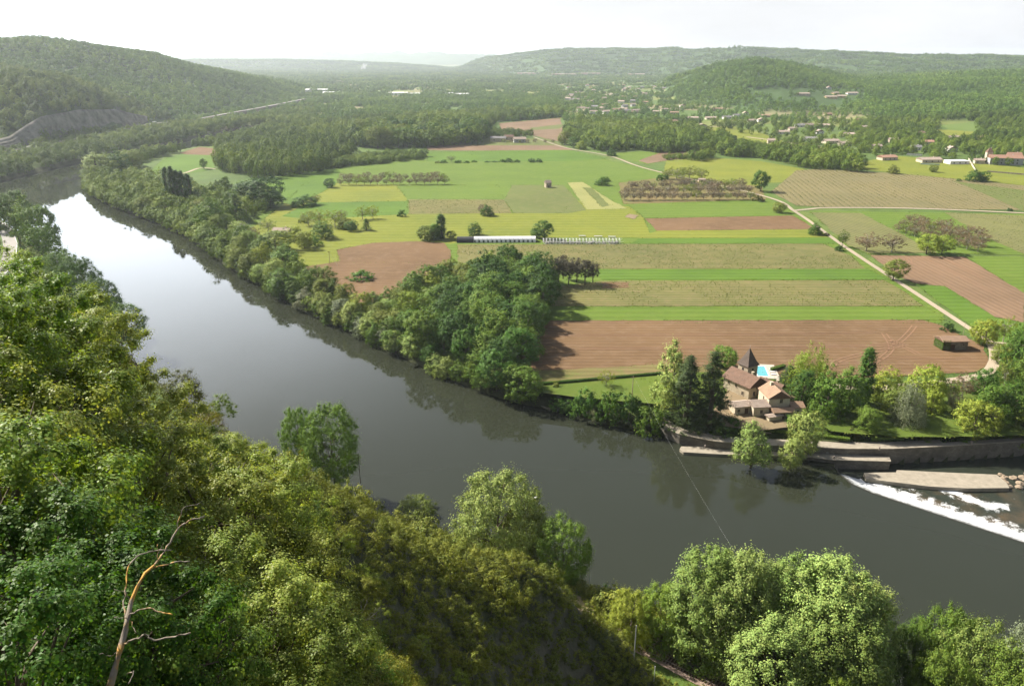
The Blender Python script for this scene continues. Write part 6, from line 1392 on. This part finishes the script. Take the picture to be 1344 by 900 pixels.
bar = poly_block('concrete_sill', [G(*p, -.7) for p in [(1134, 620), (1176, 619.5), (1177, 616.5), (1250, 620), (1308, 622.5), (1321, 633), (1325, 640), (1270, 640.5), (1220, 638), (1150, 629.5), (1137, 627)]], -4, -.7, CORK); tag(bar, 'broad pale concrete sill lying between weir and calm pool', 'sill')
# weir
cl = [Vector((*p, 0)) for p in crest]; wv = []; wf = []
fine = []
for i in range(len(cl) - 1):
    n = max(2, int((cl[i + 1] - cl[i]).length / 1.0))
    for k in range(n): fine.append(cl[i].lerp(cl[i + 1], k / n))
fine.append(cl[-1]); NS = 14
for i, p in enumerate(fine):
    d_ = (fine[min(i + 1, len(fine) - 1)] - fine[max(i - 1, 0)]).normalized(); nrm = Vector((-d_.y, d_.x, 0)); nrm = nrm if nrm.y > 0 else -nrm
    for k in range(NS + 1):
        u = k / NS; zz = .02 - (1.95) * sst(np.array(u)).item() * 1.0; zz = max(zz, LOWZ + .06) + (0.05 * math.sin(i * 1.7 + k * 1.3) * u)
        q = p + nrm * (u * 7.0 - .1); wv.append((q.x, q.y, zz))
wf = np.array([[i * (NS + 1) + k, i * (NS + 1) + k + 1, (i + 1) * (NS + 1) + k + 1, (i + 1) * (NS + 1) + k] for i in range(len(fine) - 1) for k in range(NS)])
FOAM, t_ = nt('weir_foam'); P_ = pos(t_); n1 = noise(t_, P_, 1.2, 6, .75); n2 = noise(t_, P_, .3, 4, .6); sp_ = t_.nodes.new('ShaderNodeSeparateXYZ'); t_.links.new(P_, sp_.inputs[0])
ff = smap(t_, math_(t_, 'ADD', math_(t_, 'ADD', math_(t_, 'MULTIPLY', n1, .8), math_(t_, 'MULTIPLY', n2, .5)), math_(t_, 'MULTIPLY', sp_.outputs[2], -.55)), .54, .90)
finish(t_, mix(t_, ff, (.05, .052, .04), (.56, .58, .59)), .5, n1, .8, .3, .3)
wr = link('weir_fall', fixn_me := np_mesh('weir_fall', wv, wf, [FOAM], smooth=True)); 
if wr.data.polygons[0].normal.z < 0: wr.data.flip_normals()
tag(wr, kind='structure')
m = MB()
for i in range(len(cl) - 1):
    A, B = cl[i], cl[i + 1]; d_ = B - A; c = (A + B) / 2; m.box((c.x, c.y, -1.45), (d_.length, .5, 3.0), math.atan2(d_.y, d_.x))
wc = m.build('weir_crest', simple('wet_stone', (.05, .048, .04), (.03, .03, .025), 2, .3)); wc.location.z = .01; tag(wc, 'thin dark stone crest of the slanting weir', 'weir')
RK = walls_mat('river_rock', (.30, .24, .17), (.19, .15, .11), 1.2)
rr5 = random.Random(15)
for i in range(22):
    px = rr5.uniform(1308, 1350); py = rr5.uniform(622, 640); x_, y_ = G(px, py, LOWZ); bm = bmesh.new(); bmesh.ops.create_icosphere(bm, subdivisions=2, radius=rr5.uniform(.4, 1.3))
    for v in bm.verts: v.co *= 1 + rr5.uniform(-.18, .18); v.co.z *= .55
    me = bpy.data.meshes.new('rock'); bm.to_mesh(me); bm.free(); me.materials.append(RK); o = link('rock', me, None, (x_, y_, LOWZ + .1)); o.rotation_euler = (0, 0, rr5.uniform(0, 6)); tag(o, 'brown rubble stone in the shallows at the right end of the sill', 'rock', 'rubble stones by the sill')
# wooden landing and footpath
o = poly_block('landing_stage', [G(*p, .8) for p in [(814, 551), (826, 550), (841, 558), (834, 562)]], .6, .8, WOODP); tag(o, 'small pale wooden landing stage under the dark bushes', 'landing stage')
o = poly_block('footpath_slab', [G(*p, 3.2) for p in [(712, 513), (722, 512), (756, 524), (750, 528)]], 1.0, 3.2, CORK); tag(o, kind='structure')
o = poly_block('landing_stage', [G(*p, .5) for p in [(704, 530), (713, 529), (728, 534), (722, 537)]], -.5, .5, CORK); tag(o, 'low concrete landing at the water below the footpath', 'landing stage')
# poles and cable
def pole(px, py, h_, label, z=None, arm=True, r0=.16, mat=None, name='utility_pole'):
    x_, y_, z_ = hit(px, py) if z is None else (*G(px, py, z), z); o = empty(name, (x_, y_, z_)); tag(o, label, 'pole'); m = MB(); m.tube([(0, 0, -.5), (0, 0, h_)], [r0, r0 * .7], 8); m.build('shaft', mat or WOODP, o)
    if arm: m = MB(); m.box((0, 0, h_ - .5), (1.6, .14, .14)); m.build('crossarm', mat or WOODD, o)
    return x_, y_, z_ + h_
pA = pole(829, 531, 11, 'wooden power pole among the bank bushes left of the mill', z=4.5)
pB = pole(1010, 905, 16, 'wooden power pole hidden in the near poplar clump', z=4.0)
pole(433, 347, 8, 'wooden power pole at the edge of the meadow and ploughed field', z=6.0); 
pole(832, 868, 8, 'slim grey pole beside the railway at the slope foot', arm=False, r0=.12, mat=METAL)
pole(858, 897, 4, 'short pale pole beside the rails at the bottom edge', arm=False, r0=.08, mat=WMETAL)
pole(773, 776, 8, 'thin pale pole at the water edge of the slope', z=5, arm=False, r0=.10, mat=WMETAL)
pole(473, 632, 9, 'thin dark pole rising behind the slope crest', z=7, arm=False, r0=.10, mat=WOODD)
pole(1262, 452 - 4, 9, 'thin bare pole behind the ivy barn', z=6, arm=False, r0=.08)
m = MB(); A, B = Vector(pA), Vector(pB); m.tube([A.lerp(B, k / 30) - Vector((0, 0, 3.0 * 4 * (k / 30) * (1 - k / 30) * .5)) for k in range(31)], .009, 4); tag(m.build('power_cable', METAL), 'thin power cable sagging across the river', 'cable')
m = MB(); x_, y_ = G(433, 347, 6.0); m.tube([(x_, y_, 13.5), (x_ + 5.5, y_ - 4, 6.0)], .05, 4); tag(m.build('guy_wire', METAL), 'guy wire slanting down from the meadow pole', 'wire')
# mooring float by the pale tree
x_, y_ = G(703, 654, 0); o = empty('mooring_float', (x_, y_, 0)); tag(o, 'small white float at the end of a boom by the pale blossoming tree', 'float'); m = MB(); m.box((0, 0, .15), (1.4, .7, .5), .3); m.build('hull', WMETAL, o); m = MB(); m.tube([(-.6, 0, .3), (-5.5, -.6, .5)], .06, 5); m.build('boom', WOODD, o)
# ------------------------------------------------------------------ railway
BALL = soil_mat('ballast', (.34, .26, .21), (.25, .19, .155), None, bump=.8); PATHY = soil_mat('cess_path', (.40, .33, .19), (.33, .28, .15), None)
RP = [(-78, 177, 8), (0, 142.5, 8), (25, 126, 8), (41.4, 113, 8), (80, 88, 8), (120, 61, 8)]
tag(ribbon('ballast_bed', [(x, y, 8.12) for x, y, z in RP], 4.6, BALL), kind='structure')
tag(ribbon('cess_path', [(x + 2.6, y + 3.0, 8.10) for x, y, z in RP], 2.6, PATHY), kind='structure')
trk = empty('railway_track', (0, 0, 0)); tag(trk, 'single railway track on pinkish ballast at the foot of the slope', 'railway track')
def rpoint(s):
    acc = 0
    for i in range(len(RP) - 1):
        A, B = Vector(RP[i]), Vector(RP[i + 1]); L = (B - A).length
        if s <= acc + L or i == len(RP) - 2: u = (s - acc) / L; return A.lerp(B, u), (B - A).normalized()
        acc += L
for sg in (-1, 1):
    m = MB(); pts = []
    for k in range(60):
        p, d_ = rpoint(k * 3.8 + .01); n_ = Vector((-d_.y, d_.x, 0)); pts.append(p + n_ * .75 * sg + Vector((0, 0, .36)))
    for a, b in zip(pts[:-1], pts[1:]): c = (a + b) / 2; dd = b - a; m.box((c.x, c.y, c.z), (dd.length, .10, .17), math.atan2(dd.y, dd.x))
    m.build('rail', STEEL, trk)
s_ = 112.0
for k in range(70):
    p, d_ = rpoint(s_); m = MB(); m.box((0, 0, 0), (2.5, .26, .16)); o = m.build('sleeper', WOODD if k else WOODD, trk) if k == 0 else link('sleeper', slp, trk)
    if k == 0: slp = o.data
    o.location = (p.x, p.y, 8.2); o.rotation_euler = (0, 0, math.atan2(d_.y, d_.x) + math.pi / 2); s_ += .62
fc = empty('railway_fence', (0, 0, 0)); tag(fc, 'low rusty rail fence between railway and river trees', 'fence')
for k in range(22):
    p, d_ = rpoint(98 + k * 2.6); n_ = Vector((-d_.y, d_.x, 0)); q = p + n_ * 5.4; m = MB(); m.tube([(q.x, q.y, 7.2), (q.x, q.y, 9.1)], .05, 5); m.build('post', STEEL, fc)
m = MB()
for zz in (9.0, 8.5): m.tube([tuple(rpoint(98 + k * 2.6)[0] + Vector((-rpoint(98 + k * 2.6)[1].y, rpoint(98 + k * 2.6)[1].x, 0)) * 5.4 + Vector((0, 0, zz - 8))) for k in range(22)], .04, 4)
m.build('rail', STEEL, fc)
# guard rail of the near left road
gr_ = empty('guard_rail', (0, 0, 0)); tag(gr_, 'pale guard rail along the outer edge of the grey road curve', 'guard rail')
ofs = offset([(p[0], p[1]) for p in nroad], 3.9); 
if math.hypot(*ofs[3]) and proj(*ofs[3], 13)[0] < proj(nroad[3][0], nroad[3][1], 13)[0]: ofs = offset([(p[0], p[1]) for p in nroad], -3.9)
m = MB(); m.tube([(p[0], p[1], 13.2) for p in ofs], .16, 4); m.build('rail', WMETAL, gr_)
for p in ofs: m = MB(); m.box((p[0], p[1], 12.7), (.15, .15, 1.0)); m.build('post', METAL, gr_)
# guard wall + truck on the hill road
hr = offset([(p[0], p[1]) for p in hillroad], -5.9)
m = MB()
for a, b in zip(hr[2:-1], hr[3:]): dx, dy = b[0] - a[0], b[1] - a[1]; m.box(((a[0] + b[0]) / 2, (a[1] + b[1]) / 2, 14.6), (math.hypot(dx, dy) + .3, .4, 1.0), math.atan2(dy, dx))
tag(m.build('parapet', CORK), 'pale parapet along the road at the foot of the left hill', 'parapet')
def truck(px, py, label, L=9.0, col=WMETAL):
    x_, y_ = G(px, py, 14.2); a = hillroad[5]; b = hillroad[6]; o = empty('lorry', (x_, y_, 14.25), math.atan2(b[1] - a[1], b[0] - a[0])); tag(o, label, 'lorry')
    m = MB(); m.box((-.9, 0, 2.2), (L - 2.6, 2.5, 2.8)); m.build('cargo_box', col, o); m = MB(); m.add([(L / 2 - 2.0, -1.2, .7), (L / 2, -1.2, .7), (L / 2, 1.2, .7), (L / 2 - 2.0, 1.2, .7), (L / 2 - 2.0, -1.2, 3.1), (L / 2 - .5, -1.2, 3.1), (L / 2 - .5, 1.2, 3.1), (L / 2 - 2.0, 1.2, 3.1)], [[3, 2, 1, 0], [4, 5, 6, 7], [0, 1, 5, 4], [1, 2, 6, 5], [2, 3, 7, 6], [3, 0, 4, 7]]); m.build('cab', col, o)
    m = MB(); m.box((0, 0, .7), (L - .6, 2.0, .3)); m.build('chassis', METAL, o)
    for lx in (-L / 2 + 1.4, -L / 2 + 2.8, L / 2 - 1.4):
        for sy_ in (-1, 1): m = MB(); m.tube([(lx, sy_ * .85, .5), (lx, sy_ * 1.2, .5)], .5, 12); m.build('wheel', simple('rubber', (.03, .03, .03), (.02, .02, .02)) if 'rubber' not in bpy.data.materials else bpy.data.materials['rubber'], o)
truck(203, 162.5, 'white lorry driving on the road below the left hill')
# cliff faces along the hill road
CLIFF = walls_mat('cliff_rock', (.23, .215, .18), (.085, .085, .065), .07)
cb_ = offset([(p[0], p[1]) for p in hillroad], 13.0); fine_ = []
if cb_[3][1] < hillroad[3][1]: cb_ = offset([(p[0], p[1]) for p in hillroad], -13.0)
for a, b in zip(cb_[1:6], cb_[2:7]):
    for k in range(30): fine_.append((a[0] + (b[0] - a[0]) * k / 30, a[1] + (b[1] - a[1]) * k / 30))
cv = []; NV = 16
for i, (x_, y_) in enumerate(fine_):
    ppx_ = proj(x_, y_, 14)[0]; top = float(np.interp(ppx_, [-100, 15, 60, 110, 155, 190, 215], [4, 14, 33, 36, 30, 14, 2])); L = math.hypot(x_, y_)
    for k in range(NV + 1):
        u = k / NV; q = 24 * u ** 1.3 + 3.5 * float(fbm(np.array(x_ * 9 + u * 40), np.array(y_ * 9))) + (2.0 if k % 4 == 0 else 0); cv.append((x_ + x_ / L * q, y_ + y_ / L * q, 12 + top * u))
cf = np.array([[i * (NV + 1) + k, (i + 1) * (NV + 1) + k, (i + 1) * (NV + 1) + k + 1, i * (NV + 1) + k + 1] for i in range(len(fine_) - 1) for k in range(NV)])
tag(link('cliff', np_mesh('cliff', cv, cf, [CLIFF])), 'grey rock cutting above the road at the foot of the left hill', kind='structure')
r = np.random.RandomState(31); mq = []
for a, b in EDGES:
    L = math.hypot(b[0] - a[0], b[1] - a[1]); k_ = int(L * (1.6 if a[1] < 650 else .6)); u = r.rand(k_); mq.append(np.c_[a[0] + (b[0] - a[0]) * u + r.normal(size=k_) * .7, a[1] + (b[1] - a[1]) * u + r.normal(size=k_) * .7])
mq = np.concatenate(mq); mq = mq[fbm(mq[:, 0] * 8, mq[:, 1] * 8) > -.2]; dl = np.minimum(dseg(mq[:, 0], mq[:, 1], np.array([G(*p) for p in [(742, 194), (800, 205), (850, 222), (1000, 257), (1045, 279), (1110, 325), (1180, 371), (1270, 430), (1300, 450)]]), False), dseg(mq[:, 0], mq[:, 1], np.array([G(*p) for p in [(1060, 275), (1090, 273), (1200, 274), (1344, 280)]]), False)); mq = mq[dl > 2.4]
c_ = np.c_[mq, 6.06 + .2 * r.rand(len(mq))]; nn_ = unit(len(c_), r); nn_[:, 2] = np.abs(nn_[:, 2]) + .4; v, f = leaf_verts(c_, nn_ / np.linalg.norm(nn_, axis=1)[:, None], .6, .7, r=r); o = link('margin_grass', np_mesh('margin_grass', v, f, [LEAF])); o.color = (.12, .16, .03, 1); tag(o, 'ragged grass along the edges of the fields', kind='stuff')
# ------------------------------------------------------------------ vines
def vines(poly, sp_, hgt, mat_col, label, seed, dirv=(1, 0), dens=2.0, posts=True):
    P_ = np.array([G(*p) for p in poly]); L = math.hypot(*dirv); d_ = np.array(dirv) / L; n_ = np.array([-d_[1], d_[0]]); r = np.random.RandomState(seed)
    a = P_ @ d_; b = P_ @ n_; pts = []
    for bb in np.arange(b.min() + 1, b.max(), sp_):
        k = int((a.max() - a.min()) * dens); aa = a.min() + (a.max() - a.min()) * r.rand(k); q = np.outer(aa, d_) + np.outer(bb + r.normal(size=k) * .12, n_); pts.append(q)
    q = np.concatenate(pts); k = inpoly(q[:, 0], q[:, 1], P_) & (noise_gap(q) > -.35); q = q[k]; c = np.c_[q, 6.0 + .05 + r.rand(len(q)) * hgt]; nn_ = unit(len(c), r); nn_[:, 2] = np.abs(nn_[:, 2]) + .3
    v, f = leaf_verts(c, nn_ / np.linalg.norm(nn_, axis=1)[:, None], .55, .7, r=r); o = link('vine_rows', np_mesh('vine_rows', v, f, [LEAF])); o.color = c4(mat_col); tag(o, label, kind='stuff')
def noise_gap(q): return fbm(q[:, 0] * 9, q[:, 1] * 9)
vines([(600, 321), (1080, 320), (1115, 335), (1136, 353), (780, 353), (700, 356), (602, 345)], 3.0, 1.0, (.10, .14, .03), 'rows of young vines in the strip beside the greenhouse', 1)
vines([(722, 378), (788, 369), (1160, 368), (1190, 385), (1212, 402), (722, 402)], 3.0, 1.0, (.12, .155, .03), 'rows of young vines in the lower strip above the ploughed field', 2)
vines([(1012, 252), (1045, 224), (1075, 222), (1180, 228), (1344, 244), (1344, 276), (1080, 272), (1045, 270)], 5.0, .9, (.09, .12, .03), 'diagonal vine rows in the vineyard beyond the cross lane', 3, wd((1050, 226), (1118, 272)), 1.4)
vines([(1240, 279), (1400, 286), (1400, 338), (1344, 334), (1290, 310)], 4.0, .9, (.10, .13, .035), 'vine rows right of the bare right orchard', 4, wd((1060, 280), (1300, 345)), 1.0)
vines([(536, 262), (662, 262), (672, 280), (537, 281)], 3.5, .9, (.10, .12, .035), 'vine rows in the small plot of the far meadow', 5, XD, 1.2)
# rough grass: along banks and garden slopes
def tufts(name, poly, n, size, col, label, seed=1, z=None):
    P_ = np.array([G(*p) for p in poly]); r = np.random.RandomState(seed); x0, y0 = P_.min(0); x1, y1 = P_.max(0); q = np.c_[r.uniform(x0, x1, n), r.uniform(y0, y1, n)]; q = q[inpoly(q[:, 0], q[:, 1], P_)]; zz = hfun(q[:, 0], q[:, 1]); k = zz > .3; q = q[k]; zz = np.maximum(zz[k], 0)
    c = np.c_[q, zz + size * .3]; nn_ = unit(len(c), r); nn_[:, 2] *= .4; v, f = leaf_verts(c, nn_ / np.linalg.norm(nn_, axis=1)[:, None], size, .6, r=r); o = link(name, np_mesh(name, v, f, [LEAF])); o.color = c4(col); tag(o, label, kind='stuff')
tufts('bank_grass', [(110, 262), (170, 282), (290, 348), (400, 413), (480, 448), (580, 498), (690, 536), (850, 572), (850, 545), (700, 505), (600, 470), (500, 410), (420, 395), (300, 330), (200, 275), (110, 240)], 60000, .8, PAL['green'], 'rough grass and reeds fringing the far river bank', 3)
tufts('garden_weeds', [(1060, 545), (1090, 565), (1180, 573), (1420, 570), (1420, 545), (1250, 540), (1150, 550)], 16000, .5, PAL['fresh'], 'long grass on the garden slope above the quay', 4)
# ------------------------------------------------------------------ camera, sky, sun, haze
cam = bpy.data.cameras.new('camera'); co = bpy.data.objects.new('camera', cam); COL.objects.link(co)
cam.sensor_width = 36; cam.lens = 36 * F / 1344.0; cam.clip_start = 0.5; cam.clip_end = 40000
co.location = (0, 0, CAMZ); co.rotation_euler = (math.pi / 2 - A_, 0, 0); scene.camera = co
SUN_EL, SUNX, SUNY = R_(40), -0.84, 0.54
w = bpy.data.worlds.new('World'); scene.world = w; w.use_nodes = True; t = w.node_tree; t.nodes.clear()
sky = t.nodes.new('ShaderNodeTexSky'); sky.sky_type = 'NISHITA'; sky.sun_disc = False; sky.sun_elevation = SUN_EL
sky.sun_rotation = math.atan2(SUNX, SUNY); sky.altitude = 200; sky.air_density = 1.0; sky.dust_density = 4.0; sky.ozone_density = 1.0
tc = t.nodes.new('ShaderNodeTexCoord'); sp = t.nodes.new('ShaderNodeSeparateXYZ'); t.links.new(tc.outputs['Generated'], sp.inputs[0])
mp = t.nodes.new('ShaderNodeMapping'); mp.inputs['Scale'].default_value = (1, 1, 3.5); t.links.new(tc.outputs['Generated'], mp.inputs[0])
nn = noise(t, mp.outputs[0], 2.6, 6, 0.6)
veil = smap(t, nn, 0.35, 0.75, 0.75, 1.0)
lowv = smap(t, sp.outputs[2], 0.06, 0.55, 1.0, 0.10)
fac = math_(t, 'MULTIPLY', veil, lowv, clamp=True)
colr = mix(t, fac, sky.outputs[0], (8.7, 8.85, 9.1))
# sunlit cloud bank low on the sun's side
az_ = t.nodes.new('ShaderNodeVectorMath'); az_.operation = 'DOT_PRODUCT'; t.links.new(tc.outputs['Generated'], az_.inputs[0]); az_.inputs[1].default_value = (-0.75, 0.66, 0.0)
bank_ = math_(t, 'MULTIPLY', smap(t, az_.outputs['Value'], 0.60, 0.93, 0, 1, 'SMOOTHSTEP'), smap(t, math_(t, 'ADD', sp.outputs[2], math_(t, 'MULTIPLY', math_(t, 'SUBTRACT', nn, 0.5), 0.12)), 0.22, 0.54, 1, 0, 'SMOOTHSTEP'))
colr = mix(t, bank_, colr, (29.0, 31.0, 34.0))
bg = t.nodes.new('ShaderNodeBackground'); bg.inputs['Strength'].default_value = 0.05; t.links.new(colr, bg.inputs[0])
ow = t.nodes.new('ShaderNodeOutputWorld'); t.links.new(bg.outputs[0], ow.inputs[0])
sl = bpy.data.lights.new('sun', 'SUN'); sl.energy = 5.0; sl.angle = R_(0.6); sl.color = (1.0, 0.93, 0.82)
so = bpy.data.objects.new('sun', sl); COL.objects.link(so)
d = Vector((SUNX, SUNY, 0)).normalized() * math.cos(SUN_EL) + Vector((0, 0, math.sin(SUN_EL)))
so.rotation_euler = d.to_track_quat('Z', 'Y').to_euler(); so.location = (0, 0, 300)
# haze
HZ_TOP = float(max(ZZ.max() + 25, 180)); hb = MB(); X0, X1, Y0, Y1, B0 = -14500, 14500, -14500, 14500, -5.7
hb.box(((X0 + X1) / 2, (Y0 + Y1) / 2, (HZ_TOP + B0) / 2), (X1 - X0, Y1 - Y0, HZ_TOP - B0))
hm, ht = nt('haze'); pv = ht.nodes.new('ShaderNodeVolumePrincipled'); pv.inputs['Color'].default_value = (0.84, 0.92, 1.0, 1)
pv.inputs['Density'].default_value = 5.8e-5; pv.inputs['Anisotropy'].default_value = 0.4
ho = ht.nodes.new('ShaderNodeOutputMaterial'); ht.links.new(pv.outputs[0], ho.inputs['Volume'])
hz = hb.build('haze', hm); tag(hz, kind='stuff')
scene.view_settings.view_transform = 'Standard'; scene.view_settings.look = 'None'; scene.view_settings.exposure = 1.27; scene.view_settings.gamma = 1.0
scene.render.engine = 'CYCLES'; cy = scene.cycles
cy.max_bounces = 6; cy.diffuse_bounces = 3; cy.glossy_bounces = 2; cy.transmission_bounces = 3; cy.volume_bounces = 0; cy.transparent_max_bounces = 8
cy.use_denoising = True
try: cy.denoiser = 'OPENIMAGEDENOISE'
except Exception: pass
cy.caustics_reflective = False; cy.caustics_refractive = False; cy.sample_clamp_indirect = 6.0
cy.use_adaptive_sampling = True; cy.adaptive_threshold = 0.02
